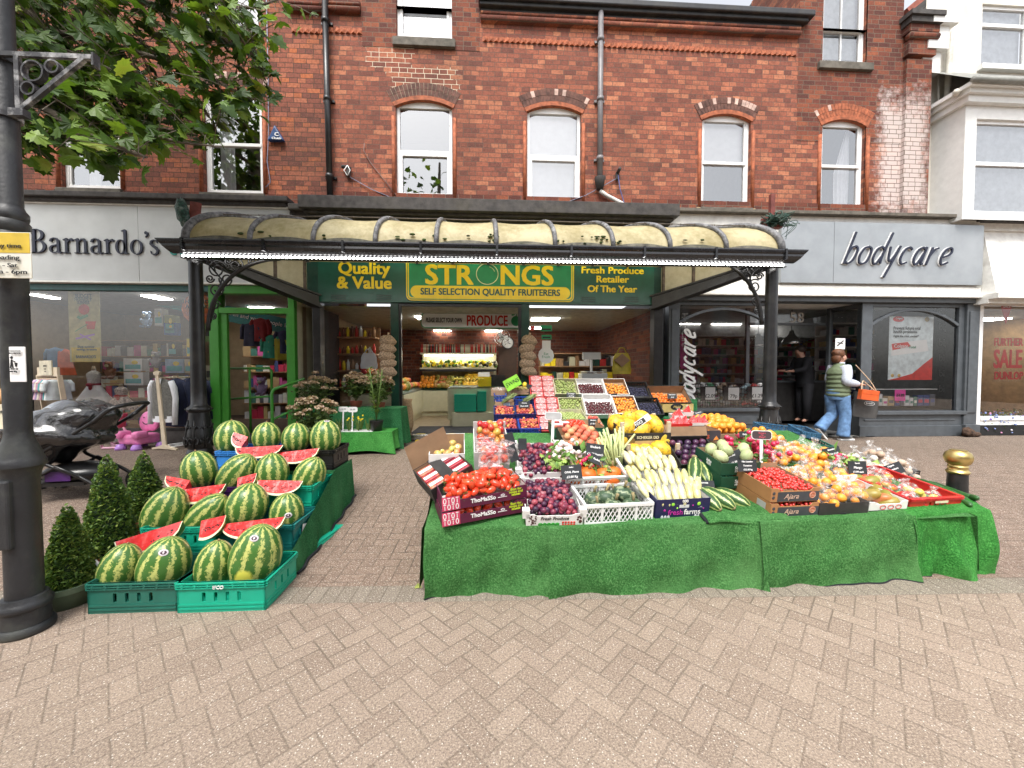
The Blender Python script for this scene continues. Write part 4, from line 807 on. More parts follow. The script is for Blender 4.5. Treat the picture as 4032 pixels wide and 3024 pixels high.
# barrel roof
def sheet_mat(n,c1,c2,tr):
 m,t,p=nt(n); co=OC(t); a=NOI(t,co,2.2,6,.65); b=NOI(t,co,14,4,.7); c=MIX(t,RAMP(t,MA(t,'ADD',MA(t,'MULTIPLY',a,.7),MA(t,'MULTIPLY',b,.35)),[(.42,0),(.68,1)]),c1,c2); t.links.new(c,p.inputs['Base Color']); p.inputs['Roughness'].default_value=.5; d=N(t,'BsdfTranslucent',{0:c}); x=N(t,'MixShader',{0:tr,1:p.outputs[0],2:d.outputs[0]}); t.links.new(x.outputs[0],t.nodes['Material Output'].inputs[0]); return m
SHT=sheet_mat('canopy_sheet',(.72,.64,.4),(.42,.35,.17),.42); EST=sheet_mat('end_sheet',(.68,.63,.46),(.5,.45,.27),.5)
RX0,RX1=at_y(736,930,YGU+.05).x,at_y(3072,970,YGU+.05).x; RB0,RB1=xbl-.15,xbr+.12
ZR=zg-.01; YR0=YGU+.05; YR1=7.0
def roof(u,v,o=0):
 a=pi*v; cy=YR0+(YR1-YR0)*.5; w=(YR1-YR0)*.5; f=v
 y=cy-(w+o)*cos(a); z=ZR+.14*v+(.5+o)*sin(a)**.8
 yy=(y-YR0)/(YR1-YR0); return (RX0+(RX1-RX0)*u)*(1-yy)+(RB0+(RB1-RB0)*u)*yy,y,z
for k in range(10):
 mb=MB()
 def fn(i,j,k=k):
  u=(k+i)/10; sag=.02*sin(pi*i); return roof(u,j,-sag)
 mb.grid(fn,8,16); obj('roof_panel',mb,SHT,CN,world=1)
mb=MB()
def roofin(i,j): u=i; return roof(u,.0+.11*j,.006)
for k in range(10):
 def fn2(i,j,k=k):
  h=.018+.022*sin(pi*i); return roof((k+i)/10,h*j,.004)
 mb.grid(fn2,8,3)
obj('roof_grime',mb,mat('roof_lichen',(.16,.15,.12),.9,var=.4,sc=12,dirt=.5,dc=(.05,.06,.03)),CN,world=1)
for k in range(11):
 u=k/10; mb=MB(); P=[Vector(roof(u,j/18,.02)) for j in range(19)]; mb.tube(P,.035 if 0<k<10 else .05,8); obj('roof_rib',mb,mat('rib_grey',(.12,.12,.125),.6,var=.5,sc=25,dirt=.4,dc=(.5,.5,.5)),CN,world=1)
# end screens above the side beams
def endscreen(u,p0,p1,z0,z1):
 mb=MB(); n=14; V=[]
 for i in range(n+1):
  v=i/n; q=roof(u,v); yy=(q[1]-YR0)/(YR1-YR0); V+= [(q[0],q[1],z0+(z1-z0)*yy),(q[0],q[1],max(q[2]-.01,z0+(z1-z0)*yy+.01))]
 mb.add(V,[(2*i,2*i+2,2*i+3,2*i+1) for i in range(n)]); obj('end_screen',mb,EST,CN,world=1)
 mb=MB()
 for v in (.4,.62,.9):
  q=roof(u,v); yy=(q[1]-YR0)/(YR1-YR0); mb.box(q[0]-.025,q[0]+.025,q[1]-.02,q[1]+.02,z0+(z1-z0)*yy,q[2])
 obj('end_mullion',mb,mat('rust_mullion',(.16,.13,.11),.8,var=.4),CN,world=1)
endscreen(0,None,None,zf1,ztL+.03); endscreen(1,None,None,zf1,zr3+.03)
mb=MB()
for k in range(10):
 P=[]
 for i in range(13):
  t=i/12; sag=.0+.5*t*(1-t)*(.85+.3*sin(k*2.1)); q=roof((k+t)/10,.34-.85*.5*sag*.9,.03); P.append(q)
 mb.tube(P,.007,5)
 for i in range(1,12,2): mb.ell(P[i],.012,5,4)
obj('fairy_lights',mb,mat('wire_brown',(.09,.07,.05),.6),CN,world=1)
mb=MB()
for i in range(40):
 u=rnd.choice([.1,.2,.33,.4,.5,.62,.7,.85])+rnd.gauss(0,.02); q=roof(u,.03+.06*rnd.random(),.01); mb.ell((q[0]+rnd.uniform(-.03,.03),q[1],q[2]),(rnd.uniform(.015,.05),.02,rnd.uniform(.008,.02)),6,4)
obj('moss_clumps',mb,mat('moss',(.05,.08,.02),.95,var=.5,bump=.8),CN,world=1)
# old bracket stubs and tangles of cable at both ends
a=at_y(772,860,YR0+.4); mb=MB(); mb.bx(a+Vector((-.02,0,.02)),(.13,.05,.42),(0,.12,0)); mb.bx(a+Vector((.16,-.02,-.03)),(.42,.04,.11),(0,.5,0)); obj('rusty_bracket',mb,mat('red_oxide',(.19,.05,.04),.8,var=.3),CN,world=1)
mb=MB(); b=a+Vector((-.16,-.03,.06)); mb.ell(b,(.085,.08,.22),10,8,(0,-.2,0),lambda q:1+.12*sin(q.x*19+q.z*23)); obj('cable_bundle',mb,mat('green_cable',(.015,.06,.04),.6,var=.6,sc=40,bump=.8,bs=90,dirt=.5,dc=(.35,.4,.36)),CN,world=1)
a=at_y(3052,870,YR0+.4); mb=MB(); r2=random.Random(3)
for i in range(46):
 P=[a+Vector((r2.gauss(0,.1),r2.gauss(0,.07),r2.gauss(0,.055))) for _ in range(5)]; mb.tube(spl([tuple(p) for p in P],3),.008,4)
for i in range(7):
 P=[a,a+Vector((.15,0,r2.uniform(-.1,.1))),a+Vector((r2.uniform(.2,.4),0,r2.uniform(-.25,.1))),a+Vector((r2.uniform(.1,.45),0,r2.uniform(-.3,0)))]; mb.tube(spl([tuple(p) for p in P],4),.005,4)
obj('cable_bundle',mb,MATS['green_cable'],CN,world=1)
mb=MB(); mb.bx(a+Vector((-.02,.05,-.02)),(.3,.1,.16)); mb.bx(a+Vector((0,.08,.2)),(.07,.06,.5)); obj('rusty_bracket',mb,MATS['red_oxide'],CN,world=1)
# ---------------- wall cables and alarm box ----------------
AL=thing('alarm_box','blue triangular burglar alarm box on the brick wall beside the leafy branches','alarm',at_y(*C1(1860,960),YW))
p=[pt(C1,1855,852,YW),pt(C1,1918,958,YW),pt(C1,1806,958,YW)]
mb=MB(); mb.prism([(q.x,q.z) for q in p],YW-.09,YW); obj('case',mb,mat('alarm_blue',(.012,.05,.16),.4),AL,world=1,bev=.025)
fit('lettering','C',C1,1840,1868,900,YW-.096,M['plaswhite'],AL,.085,.004); fit('lettering','Chubb',C1,1822,1884,926,YW-.096,M['plaswhite'],AL,.05,.002)
for nm,P,lab in (('wall_cable',[C2(275,1110),C2(300,1185),C2(450,1270),C2(690,1370)],'thin blue grey cable running from a wall box to the fruit shop ledge'),('wall_cable',[C2(400,960),C2(395,1010),C2(440,1090),C2(520,1190),C2(610,1310)],'thin rust coloured cable hanging beside the tree reflecting window'),('wall_cable',[C2(2090,1195),C2(2000,1245),C2(1880,1310),C2(1660,1390)],'thin pale cable sloping down left from the right wall bracket'),('wall_cable',[C1(1785,0),C1(1797,500),C1(1800,900),C1(1790,1080),C1(1812,1220),C1(1780,1255)],'long thin cable hanging down the wall past the alarm box')):
 mb=MB(); mb.tube([tuple(at_y(q[0],q[1],YW-.03)) for q in P],.008,5); o=obj(nm,mb,mat('cable_'+lab.split()[1],(.2,.12,.1) if 'rust' in lab else (.22,.22,.3),.6),label=lab,cat='cable')
q=pt(C2,292,1150,YW-.05); t=thing('wall_light','small old bracket with looped cable on the wall by the black downpipe','bracket',q); mb=MB(); mb.bx((0,0,0),(.07,.06,.16),(0,.15,0)); mb.tube([(0,0,.08),(-.08,-.02,.08),(-.1,0,.08)],.03,8); obj('body',mb,M['darkstone'],t); mb=MB(); mb.tube([(0,-.04,.09),(-.06,-.05,.0),(0,-.05,-.1),(.05,-.05,0),(0,-.04,.09)],.008,5); obj('cable_loop',mb,M['plaswhite'],t)
q=pt(C2,2095,1180,YW-.05); t=thing('wall_light','small old bracket with looped cables right of the grey downpipe','bracket',q); mb=MB(); mb.bx((0,0,0),(.06,.06,.14)); mb.tube([(0,0,.05),(0,-.1,.07),(0,-.14,.07)],.03,8); obj('body',mb,M['darkstone'],t); mb=MB(); mb.tube([(0,-.04,0),(.04,-.03,-.25),(.12,-.03,-.5),(.22,-.03,-.62),(.1,-.02,-.65)],.01,5); obj('cable_loop',mb,mat('blue_cable',(.1,.12,.3)),t)
# ---------------- lamp post, signs, tree ----------------
LB=at_g(104,2480); LB.z=0
LP=thing('lamp_post','black cast iron street lamp column with bracket at the left edge','lamp post',(LB.x,LB.y,gz(LB.y)))
mb=MB(); kx=LB.y/FPX*1.02
prof=[(.165,0),(.172,.012),(.172,.035),(.158,.05),(.146,.052),(.146,.14),(.156,.145),(.162,.158),(.162,.175),(.15,.185),(.142,.2),(.134,.215),(.11,.218),(.108,.9),(.112,.92),(.118,.95),(.13,.975),(.15,.99),(.15,1.015),(.14,1.03),(.13,1.05),(.125,1.07),(.09,1.14),(.083,1.17),(.078,1.2)]
prof=[(r*.71,z) for r,z in prof]+[(.074,2.28),(.085,2.3),(.088,2.33),(.078,2.345),(.09,2.365),(.092,2.4),(.08,2.415),(.086,2.43),(.086,2.46),(.07,2.48),(.062,2.5),(.05,4.2),(.048,5.4)]
prof=[(r*(.86 if z>2 else 1),z) for r,z in prof]; mb.lathe(prof,32); obj('column',mb,mat('worn_black_iron',(.02,.021,.024),.5,var=.35,sc=6,bump=.25,bs=40,dirt=.35,dc=(.14,.15,.12)),LP)
mb=MB(); mb.box(-.07,.035,-.098,-.04,.52,.92); obj('access_door',mb,MATS['worn_black_iron'],LP,bev=.012)
def ly(px,py): return at_y(px,py,LB.y-.05)-Vector((LB.x,LB.y,0))
mb=MB(); q=ly(*C1(70,380)); e=ly(*C1(640,420)); d=ly(*C1(130,740)); L0=q.x+.03
mb.box(L0-.1,e.x,-.065,-.045,e.z+.01,e.z+.035); mb.box(e.x-.0,e.x+.012,-.075,-.035,e.z-.03,e.z+.04); mb.box(L0,L0+.025,-.065,-.045,d.z-.02,e.z+.01)
mb.strip([(L0+.02,d.z),(e.x-.06,e.z+.01)],.022,-.066,-.044)
c1=ly(*C1(240,490)); c2=ly(*C1(370,460)); c3=ly(*C1(210,605))
for c,r in ((c1,.055),(c2,.034),(c3,.034)): mb.strip([(c.x+r*cos(R(t)),c.z+r*sin(R(t))) for t in range(0,360,15)],.009,-.07,-.04,True)
mb.box(L0-.03,L0+.05,-.075,-.035,d.z-.04,d.z); obj('bracket',mb,mat('flaking_paint',(.03,.03,.035),.6,var=.4,sc=20,dirt=.9,dc=(.5,.5,.5)),LP)
mb=MB(); z=(e.z+d.z)/2
for zz in (e.z+.02,d.z-.01): mb.lathe([(.058,-.014),(.064,-.014),(.064,.014),(.058,.014)],24,(0,0,zz))
obj('band',mb,mat('flaking_paint',(.03,.03,.035)),LP)
# parking plates
yl=LB.y-.11
def plate(name,lab,C,l,t,r,b,lines,m1,split=None,m2=None,logo=None):
 c=cr(C,l,t,r,b,yl); T=thing(name,lab,'sign',((c[0]+c[1])/2,yl,c[2])); mb=MB(); mb.box(c[0],c[1],yl,yl+.006,c[2],c[3]); obj('plate',mb,m1,T,world=1,bev=.003)
 if split: zz=pt(C,l,split,yl).z; mb=MB(); mb.box(c[0]+.004,c[1]-.004,yl-.002,yl-.0002,zz,c[3]-.004); obj('upper_panel',mb,m2,T,world=1)
 for s,a,b2,y,h in lines: fit('lettering',s,C,a,b2,y,yl-.003,M['ink'],T,h,.0006,ext=.0006)
 return T
OW=mat('old_white_plate',(.7,.68,.6),.5,var=.05,dirt=.6,dc=(.4,.33,.12)); OY=mat('old_yellow_plate',(.6,.42,.04),.45,var=.12,dirt=.5,dc=(.25,.2,.04))
plate('parking_sign','weathered loading sign with yellow top on the lamp post',C4,-95,188,203,490,[('loading',-28,133,360,.035),('Mon - Sat',-90,120,405,.033),('8 am - 6pm',-90,182,452,.034),('at any time',-90,143,283,.033)],OW,322,OY)
T=plate('dog_sign','white council dog fouling notice strapped low on the lamp post',C4,60,938,166,1168,[('CLEAN PAGES',66,140,966,.008),('IN ORDER',66,140,980,.011),('Clean up',66,125,1083,.014),('your dog',66,118,1100,.014)],M['paper'])
mb=MB(); q=pt(C4,95,1040,yl); mb.strip([(q.x-.02,q.z-.03),(q.x-.014,q.z+.015),(q.x-.008,q.z-.03)],.006,yl-.002,yl-.0005); mb.ell((q.x-.014,yl-.001,q.z+.027),(.008,.001,.008),10,6); mb.strip([(q.x-.012,q.z+.012),(q.x+.004,q.z+.002)],.004,yl-.002,yl-.0005); mb.prism([(q.x+.001,q.z-.002),(q.x+.016,q.z-.002),(q.x+.013,q.z-.024),(q.x+.004,q.z-.024)],yl-.002,yl-.0005); obj('pictogram',mb,M['ink'],T,world=1)
# overhanging plane tree
LV=leaf_mat('plane_leaf',[(0,(.016,.035,.006)),(.3,(.032,.075,.009)),(.6,(.085,.16,.016)),(.88,(.2,.31,.04)),(1,(.3,.3,.06))],.32)
BK=mat('tree_bark',(.16,.13,.1),.9,var=.4,sc=5,bump=.6,bs=25)
LEAF=[(0,-.5),(.06,-.34),(.22,-.42),(.3,-.3),(.46,-.3),(.4,-.14),(.52,.02),(.34,.04),(.34,.2),(.2,.14),(.13,.3),(.08,.38),(0,.55)]
LEAF=LEAF+[(-x,y) for x,y in LEAF[-2:0:-1]]
def leaf(mb,c,s,rx,rz,ry,curl):
 Mx=Matrix.Translation(c)@Euler((rx,ry,rz)).to_matrix().to_4x4(); vs=[Mx@Vector((0,0,0))]
 for x,y in LEAF: vs.append(Mx@Vector((x*s,y*s,-curl*s*(x*x*1.6+.5*max(0,y)**2))))
 n=len(LEAF); mb.add(vs,[(0,1+i,1+(i+1)%n) for i in range(n)],False)
TR=thing('plane_tree','plane tree reaching leafy branches over the street at upper left','tree',(-7.5,3.4,gz(3.4)))
r3=random.Random(5); mb=MB(); base=Vector((0,0,0)); mb.tube([(0,0,-.1),(.05,0,1.5),(.3,.1,3.6),(.9,.2,5.6),(1.2,.3,8)],[.36,.3,.26,.2,.12],14); obj('trunk',mb,BK,TR)
BR=MB(); LF=MB()
def W(px,py,y): return at_y(px,py,y)-Vector((-7.5,3.4,gz(3.4)))
BRS=[([(-500,-300),(0,60),(330,150),(620,230),(870,330),(960,380)],4.6),([(-400,-500),(200,-100),(600,20),(860,150),(1000,220),(1040,300)],4.9),([(-400,0),(50,300),(330,420),(620,540),(840,575)],4.3),([(-300,150),(100,380),(330,520),(520,600),(580,620)],4.1),([(-200,-600),(300,-250),(700,-60),(940,30),(1090,0)],5.2),([(-500,300),(-100,450),(60,520),(140,560)],4.0),([(-300,-200),(100,150),(400,330),(700,420),(800,510)],4.8),([(0,-700),(400,-300),(600,-160),(800,-60),(880,40)],4.5),([(-200,-200),(120,60),(260,200),(400,260),(560,330)],4.4),([(-300,-300),(60,-40),(240,60),(420,120),(560,160)],4.9),([(-300,100),(80,220),(200,330),(300,400),(430,470)],4.5)]
for P,y in BRS:
 pts=[tuple(W(a,b,y+r3.uniform(-.15,.15))) for a,b in P]; pts=spl(pts,4); pts=[(.9,.2,5.2)]+pts; n=len(pts); BR.tube(pts,[.05*(1-i/n)+.006 for i in range(n)],6)
 for i in range(3,n):
  f=i/n; p=Vector(pts[i])
  for k in range(7 if f<.8 else 5):
   o=Vector((r3.gauss(.03,.16),r3.gauss(0,.3),r3.gauss(-.08,.17))); c=p+o; w_=c+Vector((-7.5,3.4,gz(3.4)))-Vector((0,0,HC)); w_=CM.inverted()@w_; sx_=2016-w_.x/w_.z*FPX; sy_=1512+w_.y/w_.z*FPX
   if w_.z<0 and sy_>(640 if sx_<600 else 590 if sx_<900 else 430 if sx_<1070 else 100): continue
   BR.tube([p,p+o*.5+Vector((0,0,.03)),c],.004,4,cap=False)
   for q in range(2):
    leaf(LF,c+Vector((r3.gauss(0,.05),r3.gauss(0,.09),r3.gauss(0,.05))),r3.uniform(.13,.24),r3.uniform(.2,1.5),r3.uniform(-.9,2.6),r3.uniform(-.6,.6),r3.uniform(.1,.8))
obj('branches',BR,BK,TR);
for i in range(1500):
 u=r3.random(); a=r3.uniform(0,2*pi); rr=2.6*math.sqrt(r3.random()); c=Vector((1.2+rr*cos(a),.2+rr*sin(a),7.4+1.9*r3.gauss(0,.6)))
 leaf(LF,c,r3.uniform(.15,.26),r3.uniform(.2,1.4),r3.uniform(0,6.3),r3.uniform(-.6,.6),.4)
obj('leaves',LF,LV,TR)
# trees across the street behind the viewer (mirrored in the upper windows)
def streettree(x,y,h,lab,seed):
 T=thing('plane_tree',lab,'tree',(x,y,0)); r4=random.Random(seed); mb=MB(); mb.tube([(0,0,0),(.1,0,h*.3),(-.1,.1,h*.55),(0,0,h*.8)],[.3,.24,.16,.06],10)
 L=MB()
 for b in range(16):
  a=r4.uniform(0,6.3); l=r4.uniform(.6,2.0); z=h*r4.uniform(.38,.66); e=Vector((l*cos(a),l*sin(a),z+l*.7)); mb.tube([(0,0,z),e*.6+Vector((0,0,z*.4)),e],[.1,.05,.02],6)
  for k in range(70):
   c=e+Vector((r4.gauss(0,.8),r4.gauss(0,.8),r4.gauss(0,.8))); leaf(L,c,r4.uniform(.3,.5),r4.uniform(.2,1.4),r4.uniform(0,6.3),r4.uniform(-.6,.6),.4)
 obj('trunk',mb,BK,T); obj('leaves',L,LV,T)
streettree(-2.7,-6.6,16,'tall street tree across the road mirrored in the upstairs windows',3); streettree(-9,-7,15.5,'second street tree further left across the road, behind the viewer',4)
streettree(-13,-7.2,14,'third street tree, furthest left across the road behind the viewer',6)
T=thing('brick_terrace','plain brick terrace across the street, mirrored dimly in the shop windows','building',(0,-14,0)); mb=MB(); hs=[(x,x+1.3,z,z+2.0) for x in range(-18,18,3) for z in (1.0,4.6)]; mb2=MB(); wall(mb2,-20,20,0,8.2,0,hs,.2); mb.add([(-v[0],-v[1],v[2]) for v in mb2.v],[f for f in mb2.f]); mb.box(-20,20,-3,-.3,8.2,8.4); obj('wall',mb,BRC,T)
for h in hs: mb=MB(); mb.add([(-h[0],-.12,h[2]),(-h[1],-.12,h[2]),(-h[1],-.12,h[3]),(-h[0],-.12,h[3])],[(0,1,2,3)]); obj('window',mb,mat('far_pane',(.08,.09,.1),.15),T)
# ---------------- containers, fruit and helpers for the stalls ----------------
def crate(name,w,d,h,m,slots=4,style='ifco',par=None,tm=None):
 mb=MB(); t=.012; tp=.93
 def side(p,q,n,sl):
  p=Vector(p);q=Vector(q);n=Vector(n); L=(q-p).length; u=(q-p)/L
  def slab(a,b,z0,z1,o=0,th=t):
   A=p+u*a+n*o;B=p+u*b+n*o; A2=A-n*th;B2=B-n*th
   mb.add([(A.x,A.y,z0),(B.x,B.y,z0),(B2.x,B2.y,z0),(A2.x,A2.y,z0),(A.x,A.y,z1),(B.x,B.y,z1),(B2.x,B2.y,z1),(A2.x,A2.y,z1)],[(0,3,2,1),(4,5,6,7),(0,1,5,4),(1,2,6,5),(2,3,7,6),(3,0,4,7)])
  if style=='ifco':
   sw=.022; z0,z1=h*.36,h*.66; c0=L*.3; c1=L*.7
   xs=[c0+(c1-c0)*k/(sl-1) for k in range(sl)] if sl>1 else []
   slab(0,L,0,z0); slab(0,L,z1,h*.8)
   e=0
   for x in xs: slab(e,x-sw/2,z0,z1); e=x+sw/2
   slab(e,L,z0,z1)
   for z in (.1,.22): slab(.01,L-.01,h*z,h*z+.012,.005,.006)
   slab(0,L,h*.8,h*.84,.012,t+.012); slab(0,L,h*.88,h*.92,.015,t+.012); slab(0,L,h*.96,h,.015,t+.018); slab(0,L,h*.8,h,0,t)
   for k in range(7): a=L*(k+.5)/7; slab(a-.006,a+.006,h*.8,h*.99,.013,.02)
  elif style=='mesh':
   slab(0,L,0,h*.16); slab(0,L,h*.86,h,.004,t+.006)
   k=max(4,int(L/.045))
   for i in range(k+1): a=L*i/k; slab(max(0,a-.006),min(L,a+.006),h*.16,h*.86,0,.008)
   for z in (.36,.6): slab(0,L,h*z,h*z+.01,0,.008)
  elif style=='lattice':
   slab(0,L,0,h*.12,.002); slab(0,L,h*.86,h,.006,t+.008); kk=max(2,round(L/.135))
   for i in range(kk+1): a=L*i/kk; slab(max(0,a-.008),min(L,a+.008),h*.12,h*.86,.002,.012)
   for i in range(kk):
    a=L*i/kk; b=L*(i+1)/kk
    for k in range(4):
     for s in (1,-1):
      for (z0,z1) in ((h*.12,h*.49),(h*.49,h*.86)):
       x0=a+(b-a)*k/4; x1=x0+(b-a)/4
       if s<0: x0,x1=x1,x0
       A=p+u*x0;B=p+u*x1; mb.tube([(A.x-n.x*.005,A.y-n.y*.005,z0),(B.x-n.x*.005,B.y-n.y*.005,z1)],.0042,4,cap=False)
 a=w/2
 side((-a,0),(a,0),(0,-1),slots); side((a,0),(a,d),(1,0),3); side((a,d),(-a,d),(0,1),slots); side((-a,d),(-a,0),(-1,0),3)
 mb.box(-a+.002,a-.002,.002,d-.002,0,.01)
 return obj(name,mb,m,par)
def carton(name,w,d,h,mo,mi,par=None,dip=0,t=.006,back=None,cor=0):
 mb=MB(); a=w/2
 def sl(x0,x1,y0,y1,z1): mb.box(x0,x1,y0,y1,0,z1)
 mb.cur=0
 if dip: mb.prism([(-a,0),(a,0),(a,h),(a*.72,h),(a*.62,h-dip),(-a*.62,h-dip),(-a*.72,h),(-a,h)],0,t)
 else: sl(-a,a,0,t,h)
 sl(-a,-a+t,t,d-t,h); sl(a-t,a,t,d-t,h); sl(-a,a,d-t,d,back or h)
 mb.cur=1; mb.add([(-a+t+.001,t+.001,.006),(a-t-.001,t+.001,.006),(a-t-.001,d-t-.001,.006),(-a+t+.001,d-t-.001,.006)],[(0,1,2,3)])
 e=t+.001; b=back or h
 mb.add([(-a+e,e,.006),(-a+e,d-e,.006),(-a+e,d-e,h-.001),(-a+e,e,h-.001)],[(0,1,2,3)]); mb.add([(a-e,e,.006),(a-e,e,h-.001),(a-e,d-e,h-.001),(a-e,d-e,.006)],[(0,1,2,3)]); mb.add([(-a+e,d-e,.006),(a-e,d-e,.006),(a-e,d-e,b-.001),(-a+e,d-e,b-.001)],[(0,1,2,3)])
 if cor:
  mb.cur=0
  for sx_ in (-1,1):
   for yy in (0,d-.05): mb.box(sx_*a-.025,sx_*a+.025,yy,yy+.05,h*.7,h+cor)
 return obj(name,mb,[mo,mi],par)
def slope_at(px,py):
 d=ray(px,py);
 t=(TZ0-TS*TY0-HC)/(d.z-TS*d.y); return Vector((d.x*t,d.y*t,HC+d.z*t))
TY0,TZ0,TS=2.72,.475,.2; TA=math.atan(TS)
def span(C,x0,y0,x1,y1,ya=None,yb=None):
 a=C(x0,y0);b=C(x1,y1)
 A=slope_at(*a) if ya is None else at_y(a[0],a[1],ya); B=slope_at(*b) if ya is None else at_y(b[0],b[1],ya if yb is None else yb)
 d=B-A; return (A+B)/2,math.atan2(d.y,d.x),math.hypot(d.x,d.y)
def local(T,p): return Matrix.Translation(T.location)@Euler(T.rotation_euler).to_matrix().to_4x4()@Vector(p)
PROTO={}
def heap(T,name,me,mats,w,d,z,r,label,cat,group,x0=0,y0=0,dome=.0,n=None,jit=.25,layers=1,rot=True,sq=.9,pz=None,lim=None,rr=rnd):
 st=r*2*sq; nx=max(1,int(w/st)); ny=max(1,int(d/(st*.87))); c=0
 for L in range(layers):
  for j in range(ny):
   for i in range(nx - (j+L)%2):
    if lim and c>=lim: return c
    fx=(i+.5+.5*((j+L)%2))/nx-.5; fy=(j+.5)/ny
    x=x0+fx*w+rr.gauss(0,jit*r*.5); y=y0+fy*d+rr.gauss(0,jit*r*.5)
    zz=z+L*r*1.3+dome*(1-(2*fx)**2)*(1-(2*fy-1)**2)+rr.gauss(0,jit*r*.5)
    s=1+rr.uniform(-.09,.09)
    o=bpy.data.objects.new(name,me); COL.objects.link(o); o.location=local(T,(x,y,zz)); o.rotation_euler=(rr.uniform(0,6.3),rr.uniform(0,6.3),rr.uniform(0,6.3)) if rot else (rr.uniform(-.5,.5),rr.uniform(-.4,.4),rr.uniform(0,6.3)); o.scale=(s,s,s)
    tag(o,label,cat,group); c+=1
 return c
def mesh(name,mb,mats):
 me=bpy.data.meshes.new(name); me.from_pydata(mb.v,[],mb.f)
 for m in (mats if isinstance(mats,(list,tuple)) else [mats]): me.materials.append(m)
 me.polygons.foreach_set('material_index',mb.m); me.polygons.foreach_set('use_smooth',mb.sm); me.update(); return me
def ball(name,r,m,sq=(1,1,1),dimple=0,nu=14,nv=9,stalk=None,crease=0):
 mb=MB()
 def fn(q):
  k=1-dimple*max(0,abs(q.z)-.75)*2.2 if dimple else 1
  if crease: k-=crease*math.exp(-(q.y/.22)**2)*(1 if q.x>0 else 0)
  return k
 mb.ell((0,0,0),(r*sq[0],r*sq[1],r*sq[2]),nu,nv,fn=fn)
 if stalk: mb.cur=1; mb.tube([(0,0,r*sq[2]*(.8-dimple*.4)),(r*.1,0,r*sq[2]*1.15)],r*.06,5)
 return mesh(name,mb,[m,stalk] if stalk else [m])
def chalk(lab,C,l,t,r,b,y,lines,tilt=-.2,yaw=0,roll=0,stick=0,m=None,ink=None,cat='price sign',h=.02,name='price_sign'):
 a=at_y(*C((l+r)/2,(t+b)/2),y); k=(Vector(ray(*C((l+r)/2,(t+b)/2))).y); sc=y/k/FPX
 s=C(r,b)[0]-C(l,b)[0]; w=s*sc*1.0; hh_=(C(l,b)[1]-C(l,t)[1])*sc
 T=thing(name,lab,cat,a,(tilt,roll,yaw)); mb=MB(); mb.box(-w/2,w/2,0,.004,-hh_/2,hh_/2); obj('board',mb,m or M['chalk'],T,bev=.001)
 n=len(lines)
 for i,(txt,sz) in enumerate(lines):
  if not txt: continue
  o=text('writing',txt,hh_*sz,ink or M['chalkw'],T,(0,-.0015,hh_*(.5-(i+.5)/n)),bold=.0006,shear=.15,ext=.0006)
  vs=[v.co.x for v in o.data.vertices];
  if vs:
   q=max(vs)-min(vs)
   if q>w*.9: o.scale=(w*.9/q,1,1)
 if stick: mb=MB(); mb.box(-.012,.012,.004,.012,-hh_/2-stick,-hh_/2+.0); obj('stake',mb,m or M['chalk'],T)
 return T
# ---------------- watermelon stand ----------------
ROW=[(C7(1475,1315),None),(C7(1650,925),3.05),(C7(1775,655),3.46),(C7(1910,410),3.88)]
RP=[at_g(*ROW[0][0])]+[at_y(p[0],p[1],y) for p,y in ROW[1:]]
lft=at_g(*C7(285,1360)); RW=RP[0].x-lft.x
CMAT=[[('dteal','dark green plastic crate of watermelons on the paving beside the potted box cone'),('teal','bright teal plastic crate of watermelons on the paving at the front right of the stand')],
 [('teal','teal crate on the second step of the watermelon stand, beside the box cones'),('bteal','blue green crate with a white label on its side, second step of the watermelon stand')],
 [('purp','dark purple crate on the third step of the watermelon stand'),('teal','teal crate on the third step at the right end of the watermelon stand')],
 [('bluep','blue crate on the top step of the watermelon stand'),('blackp','black crate on the top step at the right end of the watermelon stand')]]
yaw0=math.atan2(RP[0].y-lft.y,RP[0].x-lft.x)*.6
CH_=.195
for k,rp in enumerate(RP):
 for j in range(2):
  mk,lab=CMAT[k][j]; w=RW/2-.012; x=rp.x-RW*(1.5-j)/2+ -.0
  x=rp.x-RW/2*(1-j)-RW/4
  T=thing('plastic_crate',lab,'crate',(x,rp.y+(.02 if j==0 and k==0 else 0),rp.z),yaw0*.4,'crates of the watermelon stand')
  crate('shell',w,.4,CH_,M[mk],par=T)
  if mk in('teal',): text('logo','IFCO',.03,M['plaswhite'],T,(0,-.029,CH_*.89),bold=.001)
  if mk=='bteal': mb=MB(); mb.add([(w/2+.016,.1,.06),(w/2+.016,.17,.05),(w/2+.016,.2,.13),(w/2+.016,.13,.15)],[(0,1,2,3)]); obj('sticker',mb,M['paper'],T)
# turf covered steps under the crates
mb=MB(); xr=RP[1].x-.03
def tstep():
 T=thing('turf_cover','worn green turf sheet draped over the steps under the watermelon crates','turf cover',(xr,3.3,0)); mb=MB(); n=22
 def fn(u,v):
  y=2.98+u*1.36; k=0 if y<3.44 else (1 if y<3.86 else 2); s=min(1,max(0,(y-[3.05,3.46,3.88][k])/.1)); top=[.21,.385,.59][k] if True else 0
  top=min(.59,.2+max(0,y-3.0)*.46); z=gz(y)+(top-gz(y))*v; x=RP[1].x+(RP[3].x-RP[1].x)*(y-3.05)/.83+.02+.03*(1-v)+.012*sin(u*31)*(1-v)
  return (x-xr,y-3.3,z)
 mb.grid(fn,40,8)
 for k in range(3): rp=RP[k+1]; mb.box(rp.x-RW-xr,rp.x+.01-xr,rp.y-.02-3.3,rp.y+.43-3.3,gz(rp.y),rp.z-.004)
 obj('sheet',mb,M['turf3'],T)
 mb=MB(); mb.tube([(fn(i/20,0)[0]+.01,fn(i/20,0)[1],fn(i/20,0)[2]+.012) for i in range(21)],.012,6); obj('edge',mb,M['fringe'],T)
tstep()
